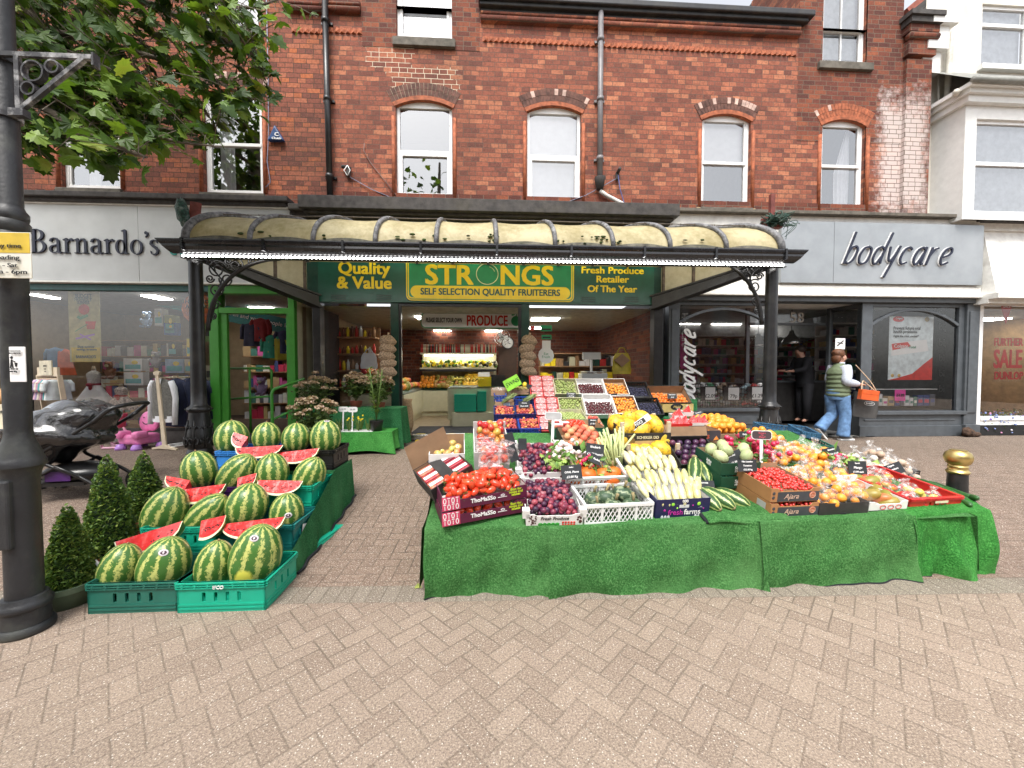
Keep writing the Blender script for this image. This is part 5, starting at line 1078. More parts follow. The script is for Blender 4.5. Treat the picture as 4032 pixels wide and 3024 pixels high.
T=thing('plastic_crate','flattened teal crate base showing under the turf of the watermelon stand','crate',(RP[1].x+.03,3.35,gz(3.35)),R(80)); mb=MB(); mb.box(-.35,.5,-.025,.2,0,.03); mb.box(-.34,.49,-.02,.2,.03,.05); obj('base',mb,M['teal'],T,bev=.008)
MR=melon_mat(); MRP=melon_mat('watermelon_rind_patch',patch=True); STK=mat('melon_sticker',(.65,.6,.62),.4); STK2=mat('melon_sticker_dark',(.06,.02,.04),.4)
def melon_me(m):
 mb=MB(); mb.ell((0,0,0),1,28,20); return mesh('watermelon',mb,m)
ME1,ME2=melon_me(MR),melon_me(MRP)
ML=[(0,530,1050,140,158,14,0),(0,815,1030,166,185,14,1),(0,1140,1030,126,165,10,0),(0,1405,975,164,215,14,2),
 (1,820,690,142,172,22,0),(1,1085,705,115,165,42,0),(1,1350,640,132,140,8,0),(1,1605,690,108,130,4,1),
 (2,1040,410,114,120,-8,0),(2,1285,440,115,150,38,0),(2,1510,425,106,120,0,0),(2,1750,450,100,130,26,0),
 (3,1250,205,108,112,0,0),(3,1475,200,90,96,0,0),(3,1665,205,90,96,0,0),(3,1855,200,98,112,0,1)]
MLAB=['fat watermelon in the dark green front crate nearest the potted cone','watermelon with a round sticker in the dark green front crate','smaller watermelon at the left in the bright teal front crate','largest watermelon, with a big yellow ground patch, in the bright teal front crate',
 'large dark watermelon on the second step beside the tall box cone','watermelon lying slanted on the second step behind a red wedge','tall upright watermelon in the middle of the second step','small watermelon with an oval sticker at the right end of the second step',
 'round watermelon at the left end of the third step','watermelon lying slanted to the right on the third step','upright watermelon on the third step right of centre','watermelon leaning right at the right end of the third step',
 'pale watermelon in the blue crate on the top step','watermelon behind the red slices on the top step, left of centre','mottled watermelon on the top step, right of centre','watermelon with a small round sticker in the black top crate']
for i,(k,x,y,a,b,t,fl) in enumerate(ML):
 yy=RP[k].y+.19; p=at_y(*C7(x,y),yy); sc=.6103/FPX*yy; ex=1/ (1+.35*(abs(p.x)/yy)**2)
 q=Vector((a*sc*ex,a*sc*.98*ex,b*sc))
 q.x,q.y=max(.115,q.x),max(.115,q.y)
 T=thing('watermelon',MLAB[i],'watermelon',p,(rnd.uniform(-.1,.1),R(t),0),'whole watermelons'); o=link('rind',ME2 if fl==2 else ME1,T); o.scale=q; o.rotation_euler=(0,0,0 if fl==2 else rnd.uniform(-.3,.3)+0)
 if fl:
  tx,tz=((.25,.72),(.5,.2),(.2,.95))[{1:0,7:1,15:2}.get(i,0)] if fl==1 else (.05,.8)
  ty=-math.sqrt(max(0.02,1-tx*tx-tz*tz)) if tx*tx+tz*tz<1 else -.1
  nv=Vector((tx,ty,tz)).normalized(); mb=MB(); c=Vector((nv.x*q.x,nv.y*q.y,nv.z*q.z)); nn=Vector((nv.x/q.x,nv.y/q.y,nv.z/q.z)).normalized(); rt=nn.to_track_quat('Z','Y').to_euler()
  mb.ell(c,(.028,.022,.003),14,6,rt); mb.cur=1; mb.ell(c+nn*.001,(.02,.015,.003),14,6,rt); mb.cur=0; mb.ell(c+nn*.0018,(.007,.011,.003),10,5,rt); obj('sticker',mb,[STK,STK2],T)
 else:
  mb=MB(); mb.tube([(0,0,q.z*.97),(.004,0,q.z+.012)],.006,6); obj('stalk',mb,M['mwood'],T)
def flesh_mat():
 m,t,p=nt('watermelon_flesh'); co=OC(t); n=NOI(t,co,14,4); c=RAMP(t,n,[(.3,(.52,.012,.015)),(.6,(.68,.03,.03)),(.8,(.78,.12,.1))])
 f=RAMP(t,NOI(t,co,22,5,.7),[(.5,0),(.63,1)]); oi=N(t,'ObjectInfo').outputs['Random']; c=MIX(t,MA(t,'MULTIPLY',f,MA(t,'MULTIPLY_ADD',oi,.5,.12)),c,(.82,.4,.38)); t.links.new(c,p.inputs['Base Color']); p.inputs['Roughness'].default_value=.3; p.inputs['Coat Weight'].default_value=.7; p.inputs['Coat Roughness'].default_value=.12; BUMP(t,p,NOI(t,co,35,3),.35,.006); return m  # pale streaks mixed into the flesh colour stand for reflections on wrapping film
FLM=flesh_mat(); WRD=mat('melon_white_rim',(.72,.74,.5),.4,var=.06)
def slice_(lab,l,t,r,b,y,rot,kind):
 c=at_y(*C7((l+r)/2,t+(b-t)*.25),y); sc=.6103/FPX*y; a=(r-l)/2*sc*1.02; h=(b-t)*sc*1.25
 if rot: a*=.97; h*=.72
 T=thing('watermelon_slice',lab,'melon slice',c,(-.5,R(rot),0),'cut watermelon slices in film'); X0,X1=(-1,1) if kind=='moon' else (-.35,1) if kind=='wr' else (-1,.35)
 n=20; th=1.0
 def rad(x): return math.sqrt(max(0,1-x*x))
 def rim(f,ang): return [Vector((a*(X0+(X1-X0)*i/n)*(1 if f==1 else .97),0,0))+Vector((0,sin(ang)*h*rad(X0+(X1-X0)*i/n)*f,-cos(ang)*h*rad(X0+(X1-X0)*i/n)*f)) for i in range(n+1)]
 ax=[Vector((a*(X0+(X1-X0)*i/n),0,0)) for i in range(n+1)]
 mb=MB()
 for ang,fl in ((0,1),(th,-1)):
  p=rim(.87,ang); vs=ax+p; fs=[(i,n+1+i,n+2+i,i+1) for i in range(n)]; mb.add(vs,fs if fl>0 else [f[::-1] for f in fs])
 if kind!='moon':
  e=0 if kind=='wr' else n; q=[Vector((ax[e].x,0,0))]+[Vector((ax[e].x,sin(th*k/6)*h*rad(X0 if e==0 else X1)*.87,-cos(th*k/6)*h*rad(X0 if e==0 else X1)*.87)) for k in range(7)]; mb.add(q,[tuple(range(8))])
 obj('flesh',mb,FLM,T)
 mb=MB()
 for ang,fl in ((0,1),(th,-1)):
  p=rim(.87,ang); q=rim(1,ang); fs=[(i,n+1+i,n+2+i,i+1) for i in range(n)]; mb.add(p+q,fs if fl>0 else [f[::-1] for f in fs])
 mb.cur=1; vs=[];K=8
 for k in range(K+1): vs+=rim(1,th*k/K)
 mb.add(vs,[(k*(n+1)+i,(k+1)*(n+1)+i,(k+1)*(n+1)+i+1,k*(n+1)+i+1) for k in range(K) for i in range(n)],True)
 if kind!='moon':
  e=0 if kind=='wr' else n; x=ax[e].x; rr=rad(X0 if e==0 else X1); mb.cur=0; q=[];
  for k in range(7): q+=[Vector((x,sin(th*k/6)*h*rr*.87,-cos(th*k/6)*h*rr*.87)),Vector((x,sin(th*k/6)*h*rr,-cos(th*k/6)*h*rr))]
  mb.add(q,[(2*k,2*k+1,2*k+3,2*k+2) for k in range(6)])
 obj('rind',mb,[WRD,MR],T)
 mb=MB()
 for i in range(22):
  x=rnd.uniform(X0+.15,X1-.15); z=-h*rad(x)*rnd.uniform(.4,.56); mb.ell((a*x,-.001,z),(.006,.002,.004),6,4,(0,rnd.uniform(-1,1),0))
 obj('seeds',mb,M['ink'],T)
SL=[('red melon wedge standing behind the long slice on the top step',1262,165,1400,258,3.95,20,'wl'),('long half moon melon slice on the top step below the pale melon',1278,238,1575,322,3.83,-3,'moon'),('half moon melon slice on the top step below the mottled melon',1535,262,1810,355,3.83,-6,'moon'),
 ('pale pink melon wedge at the left end of the third step',830,448,1050,532,3.42,12,'wl'),('deep red half moon slice at the left of the third step',880,494,1205,606,3.36,-7,'moon'),('pointed melon wedge in the middle of the third step',1228,424,1410,540,3.4,-14,'wr'),('half moon slice with pale icy film in the teal third step crate',1420,452,1705,556,3.4,2,'moon'),
 ('half moon slice lying across the blue green crate of the second step',1190,705,1590,828,2.98,-6,'moon'),('folded melon wedge on the second step left of the long slice',978,694,1210,832,2.98,-12,'wr'),('half moon slice tilted up to the right over the front crate melons',497,772,930,912,2.92,-17,'moon')]
for s in SL: slice_(*s)
# ---------------- clipped box cones in pots ----------------
BOX=leaf_mat('box_leaf',[(0,(.025,.06,.012)),(.4,(.06,.125,.022)),(.75,(.13,.22,.04)),(1,(.3,.36,.08))],.25)
def cone(lab,cx,top,bot,wid,yy,pm,pot,seed,C=C7,zt=None):
 p=at_y(*C(cx,bot),yy); q=at_y(*C(cx,top),yy); w=wid*.6103/FPX*yy*.9; H=q.z-p.z; g=gz(yy); r5=random.Random(seed)
 T=thing('box_cone',lab,'topiary',(p.x,yy,g)); pr=pot; ph=max(.12,p.z-g+.03)
 mb=MB(); mb.lathe([(pr*.74,0),(pr*.97,ph-.035),(pr*1.06,ph-.035),(pr*1.08,ph),(pr*.95,ph),(pr*.93,ph-.03)],24); obj('pot',mb,pm,T)
 mb=MB(); mb.lathe([(.001,ph-.012),(pr*.93,ph-.025)],16); mb.tube([(0,0,ph-.02),(0,0,ph+H*.8)],[.012,.004],6); obj('stem',mb,M['soil'],T)
 mb=MB()
 mb.cur=1; mb.lathe([(w*.8*(1-k/8)**.6,p.z-g+H*.9*k/8) for k in range(9)],14); mb.cur=0
 for i in range(5600):
  u=1-math.sqrt(r5.random()); u=min(.99,u); a=r5.uniform(0,2*pi); rad_=w*((1-u)**.66)*(1+.06*sin(a*5+u*9)+.05*sin(u*23+a))*(r5.uniform(.78,1.02)); z=p.z-g-.01+H*u
  if u<.04: rad_*=.86
  c=Vector((rad_*cos(a),rad_*sin(a),z+r5.gauss(0,.008))); s=r5.uniform(.009,.016)
  Mx=Matrix.Translation(c)@Euler((r5.uniform(-1.2,1.2),r5.uniform(-.9,.3),a+r5.uniform(-.7,.7))).to_matrix().to_4x4()
  mb.add([Mx@Vector(v) for v in ((0,-s,0),(s*.75,0,s*.25),(0,s*1.1,0),(-s*.75,0,s*.25))],[(0,1,2),(0,2,3)])
 obj('foliage',mb,[BOX,mat('cone_core',(.012,.03,.008),.9)],T)
PG=mat('olive_pot',(.1,.14,.085),.5,var=.08); PR=mat('terracotta_plastic',(.25,.06,.04),.5,var=.08)
cone('short clipped box cone in an olive green pot beside the lamp post',205,630,1150,150,2.72,PG,.16,1)
cone('tall clipped box cone in a red brown pot by the watermelon stand',462,300,950,160,3.12,PR,.16,2)
cone('clipped box cone with a stray second tip furthest back by the watermelon stand',690,290,760,145,3.75,PR,.17,3)
mb=MB(); P=[at_y(*C7(a,b),2.8) for a,b in ((405,1050),(380,1010),(340,978),(300,965),(278,968))]; mb.tube(P,[.008,.011,.012,.012,.016],7); obj('leek_stem',mb,M['plaswhite'],label='bent white leek stem poking out by the olive green pot',cat='stem')
# ---------------- fruit stall: table and turf ----------------
SLB=thing('market_table','long low market table under green turf covers and fruit boxes','table',(1.5,2.75,0))
tl=slope_at(1673+12,2025); xl_=tl.x; tr_=at_y(3815,1990,2.74); xr_=tr_.x
mb=MB();
def zt_(y): return TZ0+TS*(y-TY0)
for (a,b,ya,yb) in ((xl_+.03,xr_-.03,2.76,4.5),):
 mb.add([(x-1.5,y-2.75,zt_(y)-o-.03) for o in (0,.05) for x,y in ((a,ya),(b,ya),(b,yb),(a,yb))],[(0,1,2,3),(4,7,6,5),(0,4,5,1),(1,5,6,2),(2,6,7,3),(3,7,4,0)])
obj('table_top',mb,M['mwood'],SLB)
for x in (xl_+.12,xr_-.12):
 for y in (2.85,4.4): mb=MB(); mb.box(x-1.5-.03,x-1.5+.03,y-2.75-.03,y-2.75+.03,gz(y),zt_(y)-.08); obj('leg',mb,M['mwood'],SLB)
T=thing('turf_cover','green turf lining laid over the market table under the boxes','turf cover',(1.5,3.5,.6)); mb=MB()
mb.grid(lambda u,v:(xl_+(xr_-xl_)*u-1.5,2.7+1.86*v-3.5,zt_(2.7+1.86*v)-.022-.6+.004*sin(u*40)),30,10)
mb.grid(lambda u,v:(xl_-.02-1.5-.02*(1-v)+.01*sin(u*17),2.7+1.86*u-3.5,gz(2.7+1.86*u)+.03+(zt_(2.7+1.86*u)-.022-.03-gz(2.7+1.86*u))*v-.6),24,6)
mb.grid(lambda u,v:(xr_+.02-1.5+.03*(1-v)+.015*sin(u*14),2.7+1.86*u-3.5,gz(2.7+1.86*u)+.03+(zt_(2.7+1.86*u)-.022-.03-gz(2.7+1.86*u))*v-.6),24,6)
obj('sheet',mb,M['turf'],T)
def drape(lab,m,xa,xb,ya,yb,top,bots,amp,seed,lip=.12,fold=None,side=None):
 r6=random.Random(seed); ph=[r6.uniform(0,6.3) for _ in range(4)]; cx=(xa+xb)/2; cy=(ya+yb)/2
 T=thing('turf_cover',lab,'turf cover',(cx,cy,0),0,'turf covers hung along the stall front')
 def hem(u):
  k=u*(len(bots)-1); i=min(int(k),len(bots)-2); f=k-i; f=f*f*(3-2*f); return bots[i]*(1-f)+bots[i+1]*f
 def P(u,v,o=0):
  x=xa+(xb-xa)*u; y=ya+(yb-ya)*u
  if v<.18:
   t=v/.18; return Vector((x-cx,y-cy+lip*(1-t)-o*.3,zt_(y+lip*(1-t))+.006+.008*sin(t*pi)+o-.012*t*t))
  t=(v-.18)/.82; f=1.5*amp*t**.8*(.55*sin(u*(xb-xa)*7+ph[0]+t*1.1)+.3*sin(u*(xb-xa)*17+ph[1]-t*2)+.2*sin(u*31+t*5+ph[2]))
  f+=.012*sin(t*9+u*4+ph[3])*t
  if fold: f+=fold[1]*math.exp(-((u-fold[0]-(fold[2]*(t-.5)))/.07)**2)*t
  z=top+(hem(u)-top)*t; edge=min(u,1-u)*(xb-xa); f+=.02*math.exp(-(edge/.05)**2); wob=.012*sin(t*7+ph[1])*t*(1 if u>.5 else -1)
  return Vector((x-cx+wob*abs(2*u-1),y-cy-.02-.05*t**.6-f-o,z))
 mb=MB(); mb.grid(lambda u,v:P(u,v),70,36); mb.cur=0
 obj('sheet',mb,m,T)
 mb=MB(); mb.grid(lambda u,v:P(u,1-.0*v,-.012)+Vector((0,.018*v,-.014+.012*v)),70,1); mb.tube([P(i/70,1)+Vector((0,.006,-.006)) for i in range(71)],.011,6)
 if side: mb.tube([P(side,i/30)+Vector((0,.004,0)) for i in range(5,31)],.007,5)
 obj('hem',mb,M['fringe'],T)
def hx(px,py,y): return at_y(px,py,y).x
def hz(px,py,y): return at_y(px,py,y).z
y1=2.70
drape('darker smooth turf cover hanging at the left end of the stall front',M['turf'],hx(1676,2200,y1),hx(2185,2200,y1),y1+.0,y1,TZ0,[hz(1680,2355,2.62),hz(1800,2368,2.62),hz(1950,2352,2.62),hz(2030,2372,2.62),hz(2160,2350,2.62)],.03,1)
y2=2.67
drape('wide turf cover with a dark hem, second from the left on the stall front',M['turf'],hx(2155,2200,y2),hx(2992,2200,y2),y2,y2+.02,TZ0+.005,[hz(2160,2392,2.58),hz(2260,2375,2.58),hz(2400,2345,2.6),hz(2700,2335,2.62),hz(2990,2318,2.64)],.03,4,fold=(.22,.04,.16),side=0)
drape('turf cover hanging third from the left, under the brown tomato trays',M['turf'],hx(2972,2200,2.68),hx(3576,2200,2.72),2.68,2.72,TZ0+.008,[hz(2990,2338,2.6),hz(3080,2325,2.61),hz(3250,2300,2.63),hz(3450,2285,2.66),hz(3570,2278,2.68)],.025,7,side=0)
drape('brightest turf cover, with deep folds, at the right end of the stall front',M['turf2'],hx(3560,2200,2.73),hx(3862,2200,2.8),2.73,2.8,TZ0+.012,[hz(3565,2285,2.68),hz(3640,2276,2.68),hz(3720,2292,2.68),hz(3800,2262,2.74),hz(3876,2250,2.8)],.05,9,fold=(.45,.06,.3),side=0)
T=thing('turf_cover','folded strip of turf lying on the stall edge under the striped marrows','turf cover',slope_at(*E3(840,790)),(TA,0,.04)); mb=MB(); mb.grid(lambda u,v:(-.3+.62*u,-.07+.34*v,.02+.012*sin(u*9)+.01*sin(v*6)),20,10); mb.grid(lambda u,v:(-.3+.62*u,-.07-.02*sin(pi*v),.02-.035*v+.012*sin(u*9)),20,5); mb.cur=1; mb.tube([(-.3,-.08,.0),(-.305,.02,.02),(-.3,.25,.03)],.015,6); obj('sheet',mb,[M['turf'],M['fringe']],T)
pass
# ---------------- fruit stall: boxes along the front ----------------
def T_(name,lab,cat,pos,yaw,tilt=TA,grp=None,dz=0): return thing(name,lab,cat,Vector(pos)+Vector((0,0,dz)),(tilt,0,yaw),grp)
TOM=fruit('plum_tomato',[(0,(.5,.02,.008)),(.5,(.66,.05,.015)),(1,(.72,.12,.03))],6,.22,.15,coat=.3); GST=mat('green_stalk',(.08,.16,.03),.7)
MAR=mat('maroon_print',(.095,.006,.035),.5,var=.08); PKP=mat('pink_print',(.62,.06,.14),.5)
def logo_ovals(mb,x0,x1,z0,z1):
 for i in range(4):
  for j in range(2):
   cx=x0+(x1-x0)*(i+.5)/4; cz=z0+(z1-z0)*(j+.5)/2
   mb.strip([(cx+.009*cos(R(t)),cz+.018*sin(R(t))) for t in range(0,360,30)],.005,-.0035,-.001,True) if (i+j)%2 else (mb.strip([(cx-.008,cz+.018),(cx+.008,cz+.018)],.005,-.0035,-.001),mb.strip([(cx,cz-.018),(cx,cz+.008)],.005,-.0035,-.001))
pos,yaw,w=span(E1,165,862,840,735,2.62,2.80); rl=math.asin(max(-.3,min(.3,(at_y(*E1(840,735),2.80).z-at_y(*E1(165,862),2.62).z)/w)))
for k in range(2):
 T=thing('tomato_box',['maroon plum tomato box underneath at the left corner of the stall','maroon plum tomato box on top at the left corner, heaped with tomatoes'][k],'box',pos+Vector((0,0.0,.104*k)),(TA*.7,-rl,yaw),'maroon tomato boxes'); h=.098
 carton('carton',w,.3,h,MAR,M['wcard'],T,dip=.03,back=.11)
 mb=MB(); mb.add([(-w/2,-.0008,0),(-w*.3,-.0008,0),(-w*.3,-.0008,h),(-w/2,-.0008,h)],[(0,1,2,3)]); mb.cur=1; logo_ovals(mb,-w/2+.004,-w*.31,.004,h-.004); obj('printed_pattern',mb,[PKP,M['paper']],T)
 text('writing','ThoMaSSo',.042,M['paper'],T,(-.02,-.002,.042),bold=.0025,ext=.0008); text('writing','Best for\nsoups and\nsauces',.026,mat('lime_ink',(.5,.6,.03)),T,(w*.36,-.002,.06),bold=.0012,ext=.0008,line=.75)
 mb=MB(); mb.strip([(w*.2+.014*cos(R(t)),.05+.006*sin(R(t))) for t in range(0,360,30)],.003,-.003,-.0008,True); mb.strip([(w*.14,.036),(w*.25,.036)],.003,-.003,-.0008); obj('emblem',mb,M['paper'],T)
 if k==0: tb0=T
 else: tb1=T
mb=MB(); mb.ell((0,0,0),(.026,.026,.045),12,10,fn=lambda q:1-.08*max(0,q.z)); mb.cur=1
for k in range(5): a=k*1.26; mb.tube([(0,0,.044),(.012*cos(a),.012*sin(a),.05),(.02*cos(a),.02*sin(a),.046)],.0022,4)
TOMe=mesh('plum_tomato',mb,[TOM,GST])
heap(tb1,'plum_tomato',TOMe,None,w*.88,.27,.075,.031,'ripe red plum tomato heaped in the upper maroon box','tomato','plum tomatoes in the upper maroon box',y0=.02,dome=.035,layers=2,jit=.5,sq=.9)
heap(tb0,'plum_tomato',TOMe,None,w*.7,.1,.06,.03,'plum tomato glimpsed inside the lower maroon box','tomato','plum tomatoes in the lower maroon box',y0=.02,sq=1.05)
# black box of film packs on the left
pos,yaw,w=span(E1,100,668,452,480,2.82,2.98)
T=thing('pack_box','tilted black carton holding film packs with white labels, behind the tomatoes','box',pos,(.25,-.42,yaw)); carton('carton',w,.34,.13,M['bcard'],M['card'],T); mb=MB(); mb.cur=0; mb.add([(-w/2,.34,.13),(w/2,.34,.13),(w/2+.02,.42,.3),(-w/2+.02,.42,.3)],[(0,1,2,3),(3,2,1,0)]); obj('flap',mb,M['card'],T)
mb=MB(); mb.box(-.05,.04,.0,.345,.134,.137); mb.box(.0,.012,-.002,.345,.1375,.139); obj('tape_strip',mb,M['bcard'],T)
DK=fruit('dark_berry',[(0,(.12,.01,.02)),(.6,(.4,.03,.05)),(1,(.62,.3,.15))],20,.3)
for i in range(3):
 for j in range(2):
  P=local(T,(-w/2+w*(j+.5)/2*1.0,.06+.1*i,.115)); t=thing('fruit_pack','film wrapped fruit pack with a white label in the tilted black carton','fruit pack',P,T.rotation_euler,'film packs in the tilted black carton'); mb=MB(); mb.box(-w*.22,w*.22,-.045,.045,-.03,.012); obj('tray',mb,DK,t,bev=.01); mb=MB(); mb.box(-w*.2,w*.2,-.02,.015,.013,.016); obj('label',mb,M['paper'],t)
# apples
APR=fruit('red_apple',[(0,(.45,.42,.06)),(.4,(.55,.2,.05)),(.65,(.5,.02,.02)),(1,(.4,.01,.015))],7,.28,.35,coat=.3); APG=fruit('green_apple',[(0,(.42,.45,.07)),(.55,(.55,.5,.12)),(.85,(.6,.25,.1)),(1,(.55,.06,.04))],8,.28,.25,coat=.3)
APm=[ball('apple',.036,m,(1,1,.9),.5,14,10,M['mwood']) for m in (APR,APG)]
pos,yaw,w=span(E1,60,455,345,420,3.1,3.12); T=T_('apple_box','white carton of green and red apples at the left end of the stall','box',pos,yaw,.2); carton('carton',w,.3,.17,M['wcard'],M['card'],T,back=.23)
heap(T,'apple',APm[1],None,w*.86,.26,.15,.036,'yellow green apple in the white carton at the left end','apple','apples in the left white carton',y0=.02,sq=1)
pos,yaw,w=span(E1,420,420,700,380,3.28,3.3); T=T_('apple_box','white carton heaped with red apples behind the clear fruit tubs','box',pos,yaw,.35); carton('carton',w,.42,.17,M['wcard'],M['wcard'],T,back=.24)
heap(T,'apple',APm[0],None,w*.9,.4,.17,.036,'red flushed apple in the white carton behind the clear tubs','apple','apples in the white carton behind the tubs',y0=.02,dome=.05,layers=2,sq=1)
NEC=fruit('nectarine',[(0,(.5,.03,.03)),(.5,(.62,.08,.05)),(.8,(.75,.25,.1)),(1,(.8,.5,.15))],8,.35,.2)
NEm=ball('nectarine',.034,NEC,(1,1,1),.3,12,9)
def tub(lab,x0,y0,x1,y1,y,h,C=E1,grp='clear tubs of nectarines',fl='nectarine in a clear plastic tub',rot=0):
 pos,yaw,w=span(C,x0,y1,x1,y1,y,y); T=thing('fruit_tub',lab,'fruit tub',pos,(.2,rot,yaw),grp); mb=MB(); a=w/2
 mb.add([(-a*.9,0,0),(a*.9,0,0),(a*.9,.16,0),(-a*.9,.16,0),(-a,-.01,h),(a,-.01,h),(a,.17,h),(-a,.17,h)],[(0,3,2,1),(0,1,5,4),(1,2,6,5),(2,3,7,6),(3,0,4,7)]); mb.grid(lambda u,v:(-a+2*a*u,-.01+.18*v,h+.02*sin(pi*u)*sin(pi*v)),8,6); mb.tube([(-a,-.012,h),(a,-.012,h),(a,.172,h),(-a,.172,h)],.006,6,closed=True); obj('tub',mb,M['tub'],T)
 heap(T,'nectarine',NEm,None,w*.86,.14,.036,.034,fl,'nectarine',grp+' fruit',y0=.01,layers=2 if h>.09 else 1,sq=.98); return T
tub('clear tub of nectarines at the bottom of the tub pile above the tomatoes',455,370,640,455,3.0,.085,fl='nectarine in the bottom clear tub above the tomatoes')
tub('clear tub of red nectarines in the middle of the tub pile',450,235,640,370,3.03,.12,fl='nectarine in the middle clear tub')
tub('clear tub of nectarines standing on edge by the black sign backs',590,200,705,350,3.12,.13,fl='nectarine in the clear tub by the black sign backs',rot=.3)
tub('clear tub of nectarines below the red apples',425,185,590,250,3.22,.07,fl='nectarine in the clear tub below the red apples')
# plums
PLM=fruit('red_plum',[(0,(.02,.01,.03)),(.38,(.06,.015,.045)),(.55,(.16,.02,.05)),(.75,(.32,.05,.07)),(1,(.42,.22,.25))],14,.42,.3); PLme=ball('plum',.0225,PLM,(1,1,1.12),.15,10,8)
pos,yaw,w=span(E1,855,857,1215,860,2.68,2.68); w=.40; pos.x+=.02
T=T_('plum_box','front white produce carton of small red plums printed with fruit pictures','box',pos,yaw,TA+.05); carton('carton',w,.5,.1,M['wcard'],M['wcard'],T,dip=.012,cor=.03); PB1=T
text('writing','Fresh Produce',.034,M['ink'],T,(0,-.002,.066),bold=.0004,shear=.2,ext=.0006)
mb=MB(); r7=random.Random(2)
for i in range(5): mb.cur=0; mb.ell((-.1+i*.03,-.001,.02),(.016,.003,.014),10,6)
for i in range(5):
 for j in range(2): mb.cur=1; mb.ell((.06+i*.02,-.001,.014+.019*j),(.009,.003,.009),8,5)
for i in range(26): mb.cur=2; mb.ell((-.18+r7.uniform(0,.05),-.001,r7.uniform(.01,.09)),(.006,.003,.005),6,4,(0,r7.uniform(0,3),0))
for i in range(10): mb.cur=2; mb.ell((.16+r7.uniform(0,.03),-.001,r7.uniform(.03,.08)),(.008,.003,.008),8,5)
obj('printed_fruit',mb,[mat('print_green',(.04,.3,.04)),mat('print_red',(.6,.04,.03)),mat('print_brown',(.06,.015,.015))],T)
heap(T,'plum',PLme,None,w*.84,.46,.085,.0225,'small bloomy red plum in the front white produce carton','plum','plums in the front produce carton',y0=.02,dome=.03,jit=.7,layers=2,lim=150)
T=T_('plum_box','rear white produce carton of small red plums heaped high','box',local(PB1,(-.02,.5,.05)),yaw,TA+.06); carton('carton',w,.56,.1,M['wcard'],M['wcard'],T,cor=.03); PB2=T
heap(T,'plum',PLme,None,w*.86,.54,.085,.0225,'small bloomy red plum in the rear white produce carton','plum','plums in the rear produce carton',y0=.0,dome=.06,jit=.7,layers=1,lim=145)
mb=MB();
for i in range(22): mb.cur=0; mb.ell((-.19+r7.uniform(0,.03),-.001,r7.uniform(.01,.09)),(.006,.003,.006),6,4)
for i in range(12): mb.ell((.15+r7.uniform(0,.04),-.001,r7.uniform(.02,.09)),(.009,.003,.009),8,5)
obj('printed_fruit',mb,MATS['print_brown'],PB2)
# white lattice crates with squashes
pos,yaw,w=span(E2,408,950,948,922,2.68,2.72); T=T_('lattice_crate','front white lattice crate of dark green squashes','crate',pos,yaw,.12,'white lattice crates'); crate('shell',w,.36,.15,M['plaswhite'],style='lattice',par=T); LC=T
GSQ=fruit('green_squash',[(0,(.02,.05,.025)),(.5,(.045,.085,.045)),(1,(.12,.17,.1))],7,.5,.1,spots=((.25,.3,.18),30)); OSQ=fruit('orange_squash',[(0,(.5,.08,.015)),(.6,(.68,.16,.02)),(1,(.72,.25,.04))],6,.4,.1)
def ribbed(name,r,m,st,sq=.75):
 mb=MB(); mb.ell((0,0,0),(r,r,r*sq),24,12,fn=lambda q:1+.05*abs(sin(5*math.atan2(q.y,q.x)))-.12*max(0,abs(q.z)-.8)*3); mb.cur=1; mb.tube([(0,0,r*sq*.85),(.008,0,r*sq+.02),(.02,.005,r*sq+.045)],[.012,.009,.012],7); return mesh(name,mb,[m,st])
SQG=ribbed('squash',.075,GSQ,mat('squash_stalk',(.3,.24,.12),.8)); SQO=ribbed('squash',.072,OSQ,MATS['squash_stalk'],.85)
def put(T,me,name,pts,label,cat,grp,s=1,rr=.25):
 for p in pts:
  o=bpy.data.objects.new(name,me); COL.objects.link(o); o.location=local(T,p[:3]); o.rotation_euler=(rnd.uniform(-rr,rr),rnd.uniform(-rr,rr),rnd.uniform(0,6.3)); k=s*rnd.uniform(.92,1.08); o.scale=(k,k,k); tag(o,label,cat,grp)
put(T,SQG,'squash',[(-.14,.08,.075),(0,.1,.078),(.14,.09,.08),(-.1,.24,.08),(.06,.25,.085),(.17,.25,.075),(-.04,.17,.12),(.11,.2,.13)],'dark green ribbed squash in the front white lattice crate','squash','dark green squashes')
T=T_('lattice_crate','rear white lattice crate of orange squashes, propped up steeply','crate',local(LC,(-.03,.4,.06)),yaw,.4,'white lattice crates'); crate('shell',w*.98,.36,.15,M['plaswhite'],style='lattice',par=T)
put(T,SQO,'squash',[(-.16,.08,.09),(-.05,.1,.1),(.08,.1,.1),(.17,.11,.1),(-.1,.22,.08),(.05,.22,.08),(.13,.05,.09)],'small bright orange squash in the rear white lattice crate','squash','orange squashes')
# sweetcorn
NVY=mat('navy_print',(.012,.012,.07),.45,var=.06); pos,yaw,w=span(E3,157,822,582,812,2.72,2.75); T=T_('sweetcorn_box','navy printed carton of film wrapped sweetcorn at the stall front','box',pos,yaw,TA); carton('carton',w,.42,.16,NVY,M['wcard'],T); SCB=T
text('writing','fresh',.058,mat('magenta_ink',(.55,.03,.35)),T,(-.055,-.002,.056),bold=.0004,ext=.0006); text('writing','farms',.058,M['paper'],T,(.075,-.002,.056),bold=.0008,ext=.0006); text('writing','000',.03,M['paper'],T,(.01,-.004,.145),bold=.002,ext=.0006)
mb=MB()
for (x,z,r,c) in ((-.08,.12,.013,0),(.12,.118,.014,0),(-.045,.09,.007,0),(-.14,.075,.009,1),(.075,.107,.006,1),(.16,.08,.005,1)): mb.cur=c; mb.ell((x,-.001,z),(r,.002,r),12,6)
mb.cur=2
for x in (-.155,-.13,-.105,.105,.13,.155): mb.ell((x,-.001,.018),(.011,.002,.018),10,6)
